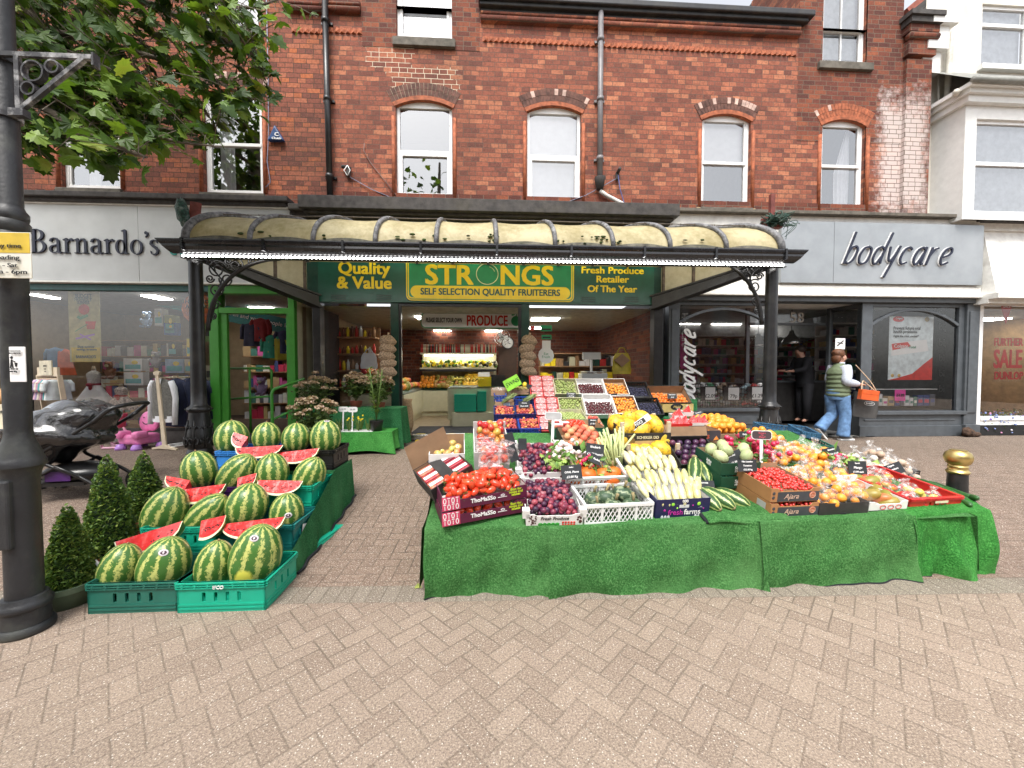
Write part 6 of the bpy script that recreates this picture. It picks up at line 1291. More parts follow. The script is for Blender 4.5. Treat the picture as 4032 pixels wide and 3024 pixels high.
mb.box(-.03,.045,-.002,-.0005,.092,.115); obj('printed_dots',mb,[mat('lime_dot',(.3,.7,.05)),MATS['magenta_ink'],mat('pale_print',(.6,.62,.65))],T)
CORN=fruit('sweetcorn_pack',[(0,(.42,.42,.14)),(.35,(.58,.53,.22)),(.6,(.66,.63,.4)),(1,(.4,.47,.22))],26,.25,.15,coat=.6)
def cornpack():
 mb=MB()
 for x in (-.026,.026):
  mb.ell((x,0,0),(.028,.085,.026),12,10)
 mb.cur=1; mb.box(-.05,.05,-.1,.1,-.026,-.02); return mesh('sweetcorn_pack',mb,[CORN,M['film2']])
CPm=cornpack()
for (x,y,z,rx,rz) in ((-.13,.06,.165,.75,.1),(-.01,.06,.165,.75,-.05),(.11,.07,.165,.7,-.3),(-.14,.22,.22,.5,.15),(-.02,.23,.22,.55,0),(.1,.22,.22,.5,-.2),(-.15,.38,.27,.4,.1),(-.03,.4,.27,.4,.05),(.09,.39,.26,.5,-.1),(-.22,.16,.17,.5,.3),(-.24,.33,.21,.4,.2),(.2,.2,.16,.5,-.5),(-.2,.5,.27,.3,.1),(-.08,.54,.29,.3,0),(.04,.54,.28,.3,.1)):
 o=bpy.data.objects.new('sweetcorn_pack',CPm); COL.objects.link(o); o.location=local(SCB,(x,y,z)); o.rotation_euler=(rx+TA,rnd.uniform(-.1,.1),rz); tag(o,'film wrapped pack of two pale sweetcorn cobs heaped on the navy carton','sweetcorn','sweetcorn packs')
# marrows
def marrow_mat():
 m,t,p=nt('marrow'); co=OC(t); s=N(t,'SeparateXYZ',{0:co}); a=MA(t,'ARCTAN2',s.outputs[1],s.outputs[0]); n=NOI(t,co,28,4,.7); w=MA(t,'SINE',MA(t,'MULTIPLY_ADD',a,7,MA(t,'MULTIPLY',n,4))); f=MA(t,'ADD',MA(t,'MULTIPLY',w,.5),MA(t,'MULTIPLY_ADD',NOI(t,co,75,3,.7),1.1,-.35))
 c=RAMP(t,f,[(.15,(.03,.085,.02)),(.4,(.05,.13,.03)),(.5,(.35,.42,.13)),(.8,(.52,.56,.25))]); t.links.new(c,p.inputs['Base Color']); p.inputs['Roughness'].default_value=.4; return m
mb=MB(); mb.ell((0,0,0),(.046,.046,.17),18,16,fn=lambda q:1+.06*abs(sin(4*math.atan2(q.y,q.x))) if abs(q.z)<.95 else 1); mb.cur=1; mb.tube([(0,0,.165),(.004,0,.19)],[.016,.02],7); mb.ell((0,0,-.168),(.012,.012,.006),8,5); MWm=mesh('marrow',mb,[marrow_mat(),MATS['squash_stalk']])
for lab,a,b,y,s in (('striped marrow lying nearest the navy carton at the stall front',(455,590),(690,775),2.82,1.3),('pale striped marrow in the middle of the front three',(525,595),(805,760),2.86,1.35),('dark striped marrow at the right of the front three',(625,605),(925,745),2.93,1.35),('tall striped marrow standing left by the plum tray',(478,345),(470,570),3.16,1.3),('striped marrow leaning between two others by the plum tray',(500,380),(590,560),3.2,1.25),('dark thin marrow leaning right under the custard apple box',(615,390),(745,590),3.16,1.25)):
 A=at_y(*E3(*a),y+.14); B=at_y(*E3(*b),y-.1); d=(A-B); o=link('marrow',MWm,label=lab,cat='marrow',group='striped marrows'); o.location=(A+B)/2+Vector((0,0,.02)); o.rotation_euler=d.to_track_quat('Z','Y').to_euler(); k=d.length/.36; o.scale=(s,s,k)
# brown tomato trays
AJ=mat('tray_brown',(.4,.19,.075),.7,var=.1); AJG=mat('tray_slate',(.05,.055,.065),.5); CHT=fruit('cherry_tomato',[(0,(.5,.015,.012)),(.6,(.66,.04,.03)),(1,(.75,.12,.06))],9,.2,.1,coat=.4); CTm=ball('cherry_tomato',.0135,CHT,(1,1,1),.1,9,7,GST)
pos,yaw,w=span(E4,107,452,360,441,2.71,2.73)
for k in range(2):
 T=thing('tomato_tray',['brown and slate cherry tomato tray underneath, with a white label','brown and slate cherry tomato tray on top, full of vine tomatoes'][k],'box',pos+Vector((0,0,.112*k)),(TA*.8,0,yaw),'brown cherry tomato trays'); carton('carton',w,.42,.106,AJ,M['card'],T,dip=.022,back=.13)
 mb=MB(); mb.box(-w*.36,w*.5,-.0016,-.0004,.004,.078); obj('printed_panel',mb,AJG,T); text('writing','Ajara',.055,mat('rose_gold',(.62,.42,.32)),T,(-.03,-.003,.042),shear=.3,ext=.0006)
 mb=MB(); mb.ell((w*.36,-.0015,.05),(.028,.002,.028),18,6); mb.cur=1; mb.strip([(w*.36+.022*cos(R(t)),.05+.022*sin(R(t))) for t in range(0,360,24)],.0025,-.0045,-.003,True); obj('seal',mb,[mat('seal_orange',(.5,.12,.05)),MATS['rose_gold']],T); text('writing','Ajo &\nPomodoro',.011,MATS['rose_gold'],T,(w*.36,-.005,.05),ext=.0004)
 mb=MB();
 for z in (.035,.068): mb.ell((-w*.44,-.001,z),(.012,.002,.014),10,5)
 obj('vent_print',mb,AJG,T)
 if k==0: mb=MB(); mb.add([(-w/2-.001,.05,.09),(-w/2-.001,.14,.09),(-w/2-.001,.14,.04),(-w/2-.001,.05,.04)],[(0,1,2,3),(3,2,1,0)]); obj('label',mb,M['paper'],T)
 heap(T,'cherry_tomato',CTm,None,w*.88,.38 if k else .12,.09 if k else .068,.0135,['cherry tomato glimpsed in the lower brown tray','glossy cherry tomato on the vine in the upper brown tray'][k],'tomato',['cherry tomatoes in the lower tray','cherry tomatoes in the upper tray'][k],y0=.015,jit=.9,layers=1,sq=1.0 if k else 1.15,dome=.015)
# black carton, bags of oranges
ORG=fruit('orange',[(0,(.72,.2,.02)),(.6,(.8,.32,.03)),(1,(.82,.42,.06))],7,.4,.12,bump=.25,bs=160); ORm=ball('orange',.038,ORG,(1,1,.95),.1,14,10); CLm=ball('clementine',.027,fruit('clementine',[(0,(.72,.12,.015)),(.6,(.78,.2,.02)),(1,(.8,.28,.03))],8,.4,.1,bump=.2,bs=200),(1,1,.85),.2,12,8,GST)
pos,yaw,w=span(E4,364,443,622,440,2.72,2.74); T=T_('black_carton','plain black carton under the bags of oranges at the stall front','box',pos,yaw,TA*.6); carton('carton',w,.36,.105,M['bcard'],M['bcard'],T,dip=.006); mb=MB(); mb.ell((0,-.001,.014),(.03,.003,.012),14,6); obj('hand_hole',mb,M['ink'],T); BCT=T
mb=MB(); r8=random.Random(4)
def bagmesh(name,fm,r,n,fr_,seed,film_,sp=1.0):
 r9=random.Random(seed); mb=MB(); pts=[]
 for i in range(n):
  for _ in range(30):
   c=Vector((r9.gauss(0,.05*sp),r9.gauss(0,.045*sp),r9.uniform(.03,.11)))
   if all((c-q).length>r*1.6 for q in pts): break
  pts.append(c); mb.ell(c,(r,r,r*.95),10,7)
 mb.cur=1; R_=.095*sp
 mb.ell((0,0,.07),(R_,R_*.92,.085),22,14,fn=lambda q:1+.07*sin(q.x*9+q.z*7+seed)+.06*sin(q.y*11-q.z*13)+.25*max(0,q.z-.85)*4)
 mb.lathe([(.012,.155),(.014,.165),(.03,.2),(.034,.205)],9)
 return mesh(name,mb,[fm,film_])
OBm=[bagmesh('orange_bag',ORG,.033,9,0,i,M['film']) for i in range(3)]
def bags(pts,mes,name,lab,cat,grp,sc=1):
 for i,(C,x,y,yy,s) in enumerate(pts):
  p=at_y(*C(x,y),yy); o=link(name,mes[i%len(mes)],label=lab,cat=cat,group=grp); o.location=p-Vector((0,0,.07*s*sc)); o.rotation_euler=(rnd.uniform(-.3,.5),rnd.uniform(-.4,.4),rnd.uniform(0,6.3)); k=s*sc*rnd.uniform(.94,1.06); o.scale=(k,k,k)
bags([(E4,415,345,2.86,1),(E4,520,325,2.88,1.1),(E4,480,285,3.02,1),(E4,395,265,3.1,1),(E4,285,265,3.12,1),(E4,425,205,3.3,1.1),(E4,330,185,3.36,1.1),(E4,270,220,3.25,.9)],OBm,'orange_bag','clear bag of oranges in the front pile above the black carton','bag of oranges','bags of oranges in the front pile')
bags([(E4,240,130,3.62,1.1),(E4,130,140,3.56,1.1),(E4,190,105,3.75,1.1),(E4,320,115,3.72,1.2),(E4,360,150,3.55,1.1),(E4,265,85,3.88,1.05)],OBm,'orange_bag','clear bag of oranges in the rear pile behind the rolled film','bag of oranges','bags of oranges in the rear pile')
A=at_y(*E4(110,200),3.3);B=at_y(*E4(268,195),3.3); mb=MB(); mb.tube([A,A.lerp(B,.5),B],[.02,.026,.024],10); mb.grid(lambda u,v:A+(B-A)*u+Vector((0,.01-.06*v,-.03-.06*v+.01*sin(u*9))),10,4); obj('film_roll',mb,M['film'],label='roll of clear film lying on the orange bags',cat='film roll')
# mangoes
MGO=fruit('mango',[(0,(.2,.22,.03)),(.45,(.3,.22,.04)),(.7,(.5,.12,.05)),(1,(.6,.3,.06))],7,.4,.35); MGm=mesh('mango',MB().ell((0,0,0),(.043,.037,.064),16,12,fn=lambda q:1+.12*q.x*q.z),MGO)
pos,yaw,w=span(E4,625,430,826,414,2.75,2.78); T=T_('mango_box','white printed carton of mangoes beside the red crate','box',pos,yaw,TA*.8); carton('carton',w*1.0,.4,.085,M['wcard'],M['wcard'],T,dip=.02,back=.12); mb=MB(); mb.box(-w/2,w/2,-.0015,-.0004,.002,.018); obj('printed_band',mb,M['ink'],T); mb=MB()
for x in (-.05,.02,.09): mb.strip([(x+.025*cos(R(t)),.04+.016*sin(R(t))) for t in range(0,360,30)],.003,-.003,-.0004,True)
obj('printed_fruit',mb,MATS['print_red'],T); text('writing','ardosul',.016,M['paper'],T,(-.09,-.002,.01),ext=.0004); MGB=T
for i,(x,y,yy,rz) in enumerate(((585,325,2.98,.4),(635,330,2.92,-.7),(690,350,2.9,.2),(715,335,2.93,.9),(735,372,2.86,-.5),(665,305,3.02,.9),(560,250,3.2,1.0),(605,265,3.15,.3),(640,262,3.12,-.9),(515,200,3.4,.2),(575,285,3.06,1.2))):
 p=at_y(*E4(x,y),yy); o=link('mango',MGm,label='loose red green mango piled around the white mango carton',cat='mango',group='mangoes'); o.location=p; o.rotation_euler=(1.2,rz,rnd.uniform(0,3)); o.scale=(1.12,)*3
bags([(E4,555,335,2.84,1.0),(E4,530,300,2.98,.9)],[bagmesh('loose_bag',ORG,.03,2,0,8,M['film2'])],'film_bag','nearly empty crumpled clear bag beside the mangoes','film bag','crumpled film bags by the mangoes')
# red crate
pos,yaw,w=span(E4,832,420,1106,416,2.80,2.84); T=T_('plastic_crate','long red plastic crate of bagged peppers at the right of the stall front','crate',pos,yaw,TA*.75); crate('shell',w,.62,.115,M['redp'],style='ifco',slots=5,par=T); RCR=T
mb=MB(); mb.add([(-.03,-.018,.075),(.09,-.018,.075),(.09,-.018,.095),(-.03,-.018,.095)],[(0,1,2,3)]); obj('sticker',mb,mat('sticker_cream',(.7,.66,.45)),T)
PEP=fruit('pepper',[(0,(.6,.02,.02)),(.45,(.7,.06,.03)),(.55,(.75,.5,.08)),(1,(.6,.62,.12))],4,.3,.4); PPm=[bagmesh('pepper_bag',PEP,.038,4,0,20+i,M['film'],.95) for i in range(3)]
for i,(x,y,z) in enumerate(((-.1,.1,.0),(.09,.09,.0),(-.02,.2,.01),(-.12,.3,.02),(.1,.24,.0),(-.08,.42,.03),(.06,.4,.02),(-.05,.53,.03),(.1,.53,.02))):
 o=link('pepper_bag',PPm[i%3],label='clear bag of red and yellow peppers in the long red crate',cat='bag of peppers',group='bags of peppers'); o.location=local(RCR,(x,y,z)); o.rotation_euler=(rnd.uniform(-.3,.3),rnd.uniform(-.3,.3),rnd.uniform(0,6)); o.scale=(.9,.9,.75)
CUC=fruit('cucumber',[(0,(.012,.06,.012)),(.5,(.025,.1,.02)),(1,(.07,.17,.04))],12,.35,.1,bump=.3,bs=60); mb=MB(); mb.tube([(0,0,z) for z in (-.2,-.195,-.17,.0,.17,.195,.2)],[.004,.012,.022,.023,.022,.014,.006],12); CUm=mesh('cucumber',mb,CUC)
for i,(a,b,yy) in enumerate((((900,255),(1140,360),3.0),((930,262),(1200,382),2.98),((960,270),(1175,350),3.02),((990,300),(1170,390),2.9),((870,250),(1090,330),3.08),((1100,330),(1200,350),2.95))):
 A=at_y(*E4(*a),yy+.24); B=at_y(*E4(*b),yy-.12); d=A-B; o=link('cucumber',CUm,label='long dark cucumber laid along the right end of the stall',cat='cucumber',group='cucumbers'); o.location=(A+B)/2; o.rotation_euler=d.to_track_quat('Z','Y').to_euler(); o.scale=(1.05,1.05,min(1.5,d.length/.4))
# ---------------- fruit stall: upper part of the island ----------------
DGC=mat('dark_green_print',(.012,.075,.04),.5); TANC=mat('tan_print',(.5,.36,.17),.6);
# melons in two wooden ended boxes
HON=fruit('yellow_melon',[(0,(.72,.38,.02)),(.6,(.8,.48,.03)),(1,(.82,.55,.06))],5,.45,.12,spots=((.42,.26,.03),28),bump=.3,bs=40); mb=MB(); mb.ell((0,0,0),(.078,.078,.098),22,16); mb.cur=1; mb.tube([(0,0,.095),(0,.004,.112)],.007,6); HNm=mesh('yellow_melon',mb,[HON,MATS['squash_stalk']])
def mbox(lab,x0,y0,x1,y1,y,h):
 pos,yaw,w=span(E2,x0,y0,x1,y1,y,y+.02); T=thing('melon_box',lab,'box',pos,(.14,0,yaw),'melon boxes'); d=.36; mb=MB(); a=w/2
 mb.box(-a,a,0,.008,0,h); mb.box(-a,a,d-.008,d,0,h); mb.box(-a,-a+.008,.008,d-.008,0,h+.05); mb.box(a-.008,a,.008,d-.008,0,h); mb.box(-a+.008,a-.008,.008,d-.008,0,.008); obj('carton',mb,M['bcard'],T)
 mb=MB()
 for x in (-a+.018,a-.018):
  for yy in (.022,d-.022): mb.box(x-.016,x+.016,yy-.014,yy+.014,0,h+.1)
 obj('corner_post',mb,M['wood'],T)
 mb=MB(); mb.box(-a+.004,a-.004,-.0016,-.0004,h*.06,h*.42); obj('printed_band',mb,TANC,T); text('writing','SCHEKER DD',.036,MATS['sticker_cream'],T,(.02,-.0025,h*.66),bold=.001,ext=.0006)
 mb=MB(); mb.ell((-a*.55,-.002,h*.72),(.02,.002,.014),12,6); mb.ell((-a*.55,-.002,h*.8),(.04,.002,.007),12,6); mb.ell((-a*.55,-.002,h*.4),(.034,.002,.035),12,6); mb.cur=1; mb.ell((a*.72,-.002,h*.55),(.024,.002,.045),12,8,(0,.5,0)); mb.ell((a*.84,-.002,h*.36),(.034,.002,.022),12,6); mb.ell((-a*.83,-.002,h*.5),(.03,.002,.03),12,6); obj('printed_picture',mb,[mat('print_olive',(.2,.13,.05)),mat('print_melon',(.7,.5,.06))],T); return T,w,d
MB1,w,d=mbox('lower black and tan melon box with wooden corner posts',738,520,1160,512,3.42,.15)
put(MB1,HNm,'yellow_melon',[(-w*.3,.08,.16),(-w*.05,.12,.14),(w*.22,.09,.17),(-w*.36,.25,.15),(w*.1,.26,.15),(w*.33,.2,.14)],'spotted yellow melon in the lower melon box','melon','yellow melons in the lower box',1.0,1.2)
MB2,w,d=mbox('upper black and tan melon box with wooden corner posts',690,318,1090,316,3.52,.125)
put(MB2,HNm,'yellow_melon',[(-w*.32,.1,.15),(-w*.02,.09,.13),(w*.28,.11,.16),(-w*.15,.25,.19),(w*.12,.24,.2),(-w*.38,.28,.15),(w*.38,.27,.15)],'spotted yellow melon in the upper melon box','melon','yellow melons in the upper box',1.0,1.2)
for nm,a,b,y in (('printed card strip leaning across the upper melon box',(725,235),(905,75),3.5),('printed card strip leaning across the lower melon box',(765,485),(915,335),3.4)):
 A=at_y(*E2(*a),y);B=at_y(*E2(*b),y+.1); d_=B-A; L=d_.length; T=thing('card_strip',lab if 0 else nm,'card strip',(A+B)/2,(-.2,-math.atan2(d_.z,d_.x),0)); mb=MB(); mb.box(-L/2,L/2,-.003,.003,-.03,.03); obj('strip',mb,M['wcard'],T); mb=MB(); mb.box(-L*.1,L*.32,-.0045,-.003,-.022,.022); obj('panel',mb,M['bcard'],T); text('writing','TOCI',.035,M['paper'],T,(L*.1,-.005,0),bold=.001,ext=.0004)
# celery or rhubarb bunch
CEL=fruit('rhubarb_stalk',[(0,(.35,.42,.14)),(.5,(.5,.55,.25)),(1,(.6,.62,.35))],6,.5,.1)
mb=MB(); r5=random.Random(8)
for i in range(16): x=r5.gauss(0,.03); y=r5.gauss(0,.02); t=r5.gauss(0,.1); mb.tube([(x*.5,y*.5,-.16),(x,y,0),(x+t*.3,y,.16+r5.uniform(-.04,.04))],[.009,.01,.008],6)
mb.tube([(.026*cos(a),.022*sin(a),-.06) for a in [2*pi*k/10 for k in range(10)]],.004,5,closed=True); SM=mesh('stalk_bunch',mb,CEL)
for lab,x,y,yy,rx,ry in (('upright bunch of pale green stalks against the melon boxes',680,345,3.3,.1,.02),('leaning bunch of pale green stalks behind the rhubarb sign',600,355,3.34,.25,-.25)):
 o=link('stalk_bunch',SM,label=lab,cat='rhubarb'); o.location=at_y(*E2(x,y),yy); o.rotation_euler=(-rx,ry,0)
# peaches, radishes in front of them
PCH=fruit('peach',[(0,(.5,.08,.05)),(.45,(.62,.16,.09)),(.75,(.75,.38,.18)),(1,(.8,.5,.25))],6,.6,.25); PCm=ball('peach',.038,PCH,(1,1,.95),.25,14,10,crease=.08)
pos,yaw,w=span(E2,270,400,570,380,3.62,3.64); T=T_('peach_box','box of large peaches behind the pink radish bunches','box',pos,yaw,.3); carton('carton',w*1.1,.42,.1,M['bcard'],M['card'],T); heap(T,'peach',PCm,None,w,.4,.1,.038,'large blushed peach in the box below the dark green carton','peach','peaches',y0=.02,dome=.03,sq=.98)
RDW=fruit('pink_radish',[(0,(.62,.1,.2)),(.4,(.7,.35,.38)),(.6,(.78,.7,.66)),(1,(.8,.76,.72))],6,.4,.35); RDR=fruit('red_radish',[(0,(.5,.01,.05)),(.6,(.62,.03,.1)),(1,(.68,.12,.2))],8,.3,.15,coat=.3)
def radishes(m,name,r,n,seed,cols=1):
 r9=random.Random(seed); mb=MB()
 for i in range(n): c=Vector((r9.gauss(0,.05),r9.gauss(0,.045),r9.gauss(0,.035))); mb.ell(c,r*r9.uniform(.8,1.15),9,7);
 mb.cur=1
 for i in range(26):
  c=Vector((r9.gauss(0,.075),r9.gauss(.02,.06),r9.gauss(-.01,.05))); s=r9.uniform(.025,.05); Mx=Matrix.Translation(c)@Euler((r9.uniform(-1.5,1.5),r9.uniform(-1.5,1.5),r9.uniform(0,6))).to_matrix().to_4x4(); mb.add([Mx@Vector(v) for v in ((0,-s,0),(s*.5,0,s*.15),(0,s,0),(-s*.5,0,s*.15))],[(0,1,2),(0,2,3)])
 return mesh(name,mb,[m,mat('radish_leaf',(.12,.24,.04),.6,var=.4,sc=20)])
RWm=radishes(RDW,'radish_bunch',.019,22,1); RRm=radishes(RDR,'radish_bunch',.021,24,2); RBm=radishes(RDR,'radish_bunch',.015,14,3)
for i,(C,x,y,yy,m,lab) in enumerate(((E2,245,325,3.4,RWm,'upper bunch of pink and white radishes beside the plums'),(E2,225,390,3.3,RWm,'left bunch of pink and white radishes above the plums sign'),(E2,300,400,3.28,RWm,'right bunch of pink and white radishes below the peaches'),(E2,420,440,3.22,RBm,'small bunch of bright pink radishes beside the radish sign'),
 (E3,790,235,3.55,RRm,'left bunch in the red radish heap behind the beware sign'),(E3,890,210,3.62,RRm,'top bunch in the red radish heap behind the beware sign'),(E3,930,275,3.5,RRm,'front bunch in the red radish heap behind the beware sign'),(E3,1040,250,3.55,RRm,'right bunch in the red radish heap behind the beware sign'),(E4,450,145,3.4,RBm,'bunch of pink radishes between the orange bags and the garlic bags'))):
 o=link('radish_bunch',m,label=lab,cat='radishes'); o.location=at_y(*C(x,y),yy); o.rotation_euler=(rnd.uniform(-.3,.3),rnd.uniform(-.3,.3),i*1.3); o.scale=(1.15,)*3
# salad leaves next to them
mb=MB(); r5=random.Random(12)
for i in range(60):
 c=Vector((r5.gauss(0,.08),r5.gauss(0,.06),r5.gauss(0,.03))); leaf(mb,c,r5.uniform(.05,.1),r5.uniform(-.8,.8),r5.uniform(0,6),r5.uniform(-.6,.6),.8)
for lab,C,x,y,yy in (('heap of pale green leaves beside the pink radishes on the right',E4,500,150,3.4),('green radish leaves lying left of the pink radish bunches',E2,210,455,3.2),('bundle of green herbs behind the rear white lattice crate',E2,560,520,3.15)):
 o=obj('salad_leaves',mb,mat('salad_leaf',(.26,.38,.08),.55,var=.35,sc=14),label=lab,cat='leaves'); o.location=at_y(*C(x,y),yy)
# dark plum tray and the carton above it
BPL=fruit('black_plum',[(0,(.025,.015,.04)),(.5,(.06,.02,.06)),(.8,(.15,.04,.07)),(1,(.22,.12,.2))],10,.35,.25); BPm=ball('black_plum',.031,BPL,(1,1,1),.2,12,9)
pos,yaw,w=span(E3,352,432,702,418,3.3,3.32); T=T_('plum_tray','tray of large black plums under the dark printed carton','box',pos,yaw,.55); carton('carton',w,.34,.07,M['bcard'],M['bcard'],T,back=.1); heap(T,'black_plum',BPm,None,w*.92,.32,.05,.031,'large dark plum in the tray below the printed carton','plum','large black plums',y0=.01,jit=.15,sq=1.08,lim=30)
mb=MB(); mb.add([(-w/2,.34,.1),(w/2,.34,.1),(w/2+.03,.44,.13),(-w/2-.03,.44,.13)],[(0,1,2,3),(3,2,1,0)]); obj('flap',mb,M['card'],T)
pos,yaw,w=span(E3,283,196,680,196,3.62,3.64); T=T_('melon_carton','dark carton printed with orange melon slices, above the black plums','box',pos,yaw,.08); carton('carton',w,.3,.1,mat('slate_print',(.05,.048,.055),.5),M['card'],T)
text('writing','Alan',.05,mat('lime_print',(.5,.6,.06)),T,(-.02,-.002,.04),bold=.0012,ext=.0005); text('writing','fruitS',.05,mat('coral_print',(.7,.12,.06)),T,(.085,-.002,.04),bold=.0012,ext=.0005); mb=MB()
for x in (-.18,-.1,.21): mb.prism([(x-.03,.005),(x+.03,.012),(x,.05)],-.0016,-.0004)
obj('printed_slices',mb,mat('print_orange',(.75,.28,.06)),T)
# punnets and melon pieces stacked on it
def punnet(lab,C,l,t,r,b,y,m,h=.05):
 pos,yaw,w=span(C,l,b,r,b,y,y); T=thing('punnet',lab,'punnet',pos,(.15,0,yaw)); mb=MB(); a=w/2; mb.add([(-a*.9,0,0),(a*.9,0,0),(a*.9,w*.7,0),(-a*.9,w*.7,0),(-a,-.005,h),(a,-.005,h),(a,w*.72,h),(-a,w*.72,h)],[(0,3,2,1),(0,1,5,4),(1,2,6,5),(2,3,7,6),(3,0,4,7)]); obj('tray',mb,m,T,bev=.003); return T,w,h
FL2=FLM
for lab,l,t,r,b,y,m in (('white tray with a pink melon wedge at the top of the melon stack',525,20,640,70,4.0,M['plaswhite']),('white tray with a pale melon wedge right of the top wedge',615,0,700,40,4.1,M['plaswhite']),('red tray of wrapped melon pieces above the printed carton',505,70,690,140,3.85,M['redp']),('white tray of wrapped melon pieces at the right of the melon stack',680,80,840,130,3.9,M['plaswhite'])):
 T,w,h=punnet(lab,crop(2400,1621,.4724),l,t,r,b,y,m)
 mb=MB();
 for k in range(3 if w>.2 else 1):
  x=(k-1)*w*.28 if w>.2 else 0; mb.add([(x-w*.13 if w>.2 else -w*.36,.02,h*.7),(x+w*.13 if w>.2 else w*.36,.02,h*.7),(x+.01,w*.3,h+.07),(x+w*.13 if w>.2 else w*.36,w*.6,h*.7),(x-w*.13 if w>.2 else -w*.36,w*.6,h*.7)],[(0,1,2),(1,3,2),(3,4,2),(4,0,2)])
 obj('melon_piece',mb,FL2,T)
 mb=MB(); mb.grid(lambda u,v:(-w*.48+w*.96*u,w*.7*v,h+.075*sin(pi*u)*sin(pi*v)+.006*sin(u*14+v*11)),10,8); obj('film',mb,M['film2'],T)
T=chalk('black plastic sign back standing in the red melon tray','c' and crop(2400,1440,.4724),662,500,803,572,3.78,[],cat='sign back',name='sign_back')
# oranges heap
pos,yaw,w=span(E3,600,225,900,200,3.8,3.82); T=T_('orange_box','carton heaped with large oranges behind the radishes','box',pos,yaw,.25); carton('carton',w*1.15,.45,.1,M['card'],M['card'],T); heap(T,'orange',ORm,None,w*1.08,.43,.1,.038,'large bright orange in the heap behind the radishes','orange','large oranges in the heap',y0=.02,dome=.07,layers=2,lim=44)
pos,yaw,w=span(E4,70,80,190,85,3.9,3.92); T=T_('orange_box','small carton of oranges between the radishes and the orange bags','box',pos,yaw,.25); carton('carton',w,.3,.08,M['card'],M['card'],T); heap(T,'orange',ORm,None,w*.92,.28,.09,.036,'orange in the small carton beside the bagged oranges','orange','oranges in the small carton',lim=12)
# custard apples in the dark green carton
CST=fruit('custard_apple',[(0,(.25,.32,.14)),(.5,(.42,.48,.24)),(1,(.6,.6,.38))],9,.55,.1); mb=MB(); mb.ell((0,0,0),(.05,.05,.062),26,16,fn=lambda q:1+.09*sin(q.z*14)*sin(9*math.atan2(q.y,q.x)+q.z*8)); CSm=mesh('custard_apple',mb,CST)
pos,yaw,w=span(E3,700,560,930,545,3.06,3.08)
for k in range(2):
 T=thing('custard_apple_box',['dark green carton underneath the custard apples','dark green carton of knobbly custard apples beside the brown tomato tray'][k],'box',pos+Vector((.02,.0,-.02+.11*k)),(TA,0,yaw+.0),'dark green custard apple cartons'); carton('carton',w*1.35,.36,.105,DGC,M['card'],T)
 text('writing','Saho\nrichi',.036,M['paper'],T,(-.02,-.002,.05),bold=.0008,ext=.0005,line=.75); o=text('writing','Saho\nrichi',.034,M['paper'],T,(-w*.675-.001,.16,.05),rot=(R(90),0,R(-90)),bold=.0008,ext=.0005,line=.75)
put(T,CSm,'custard_apple',[(-.12,.1,.12),(.0,.2,.13),(.1,.08,.13),(.16,.2,.14),(.04,.3,.13),(-.1,.26,.12)],'knobbly pale green custard apple in the dark green carton','custard apple','custard apples',1,.8)
# garlic and mushroom bags, crates at the right rear
MSH=fruit('brown_mushroom',[(0,(.38,.25,.16)),(.5,(.55,.42,.32)),(1,(.72,.66,.6))],8,.6,.3); MSm=[bagmesh('mushroom_bag',MSH,.03,10,0,40+i,M['film']) for i in range(2)]
pos,yaw,w=span(E4,640,262,893,255,3.75,3.78); T=T_('plastic_crate','black crate under the bagged mushrooms at the right rear','crate',pos,yaw,.1); crate('shell',w,.4,.1,M['blackp'],style='mesh',par=T)
bags([(E4,560,140,3.85,1.1),(E4,660,130,3.95,1.2),(E4,620,170,3.8,1.1),(E4,720,165,3.85,1.2),(E4,790,195,3.8,1.1),(E4,690,195,3.75,1.1)],MSm,'mushroom_bag','clear bag of pale brown mushrooms at the right rear of the stall','bag of mushrooms','bags of mushrooms')
for lab,x0,y0,x1,y1,y,m,rz,h,gr in (('empty green plastic crate tilted at the right rear of the stall',110,72,440,128,4.3,M['dteal'],-.22,.1,0),('empty blue plastic crate stacked askew on the green one',95,22,330,50,4.6,mat('steel_blue_plastic',(.05,.14,.24),.4),-.16,.09,0),('empty small blue crate turned over on the crate pile',270,15,380,55,4.5,MATS['steel_blue_plastic'],-.3,.07,0)):
 pos,yaw,w=span(E4,x0,y0,x1,y1,y,y-.1); T=thing('plastic_crate',lab,'crate',pos,(.1,.12,rz)); crate('shell',w,.4,h,m,style='mesh',par=T)
# sharp sign, price signs
def wsign(lab,C,l,t,r,b,y,txt,px,py,m,ink):
 p=at_y(*C((l+r)/2,(t+b)/2),y); q=at_y(*C(px,py),y); s=C(r,b)[0]-C(l,b)[0]; w=s/FPX*y; h=(C(l,b)[1]-C(l,t)[1])/FPX*y; T=thing('stake_sign',lab,'sign',p,(-.1,.05,0)); mb=MB(); mb.prism(rrect(-w/2,w/2,-h/2,h/2,h*.35,4),-.004,0); mb.cur=1; mb.prism(rrect(-w/2+.006,w/2-.006,-h/2+.006,h/2-.006,h*.3,4),-.0055,-.004); obj('board',mb,[M['plaswhite'],m],T)
 L=(p-q).length; mb=MB(); mb.box(-.014,.014,.0,.008,-h/2-L+.03,-h/2+.01); obj('stake',mb,M['plaswhite'],T)
 if txt: text('writing',txt,h*.27,ink,T,(0,-.007,0),shear=.2,ext=.0006,line=.8)
wsign('white stake sign reading beware, on the radish heap',E3,920,110,1098,186,3.35,"Beware\nI'm\nSharp!!",1008,400,mat('dark_slate',(.06,.04,.045)),mat('pink_chalk',(.65,.1,.15)))
wsign('blank grey stake sign standing behind the plums',E2,90,45,228,108,3.75,None,185,320,mat('grey_face',(.42,.42,.42)),M['ink'])
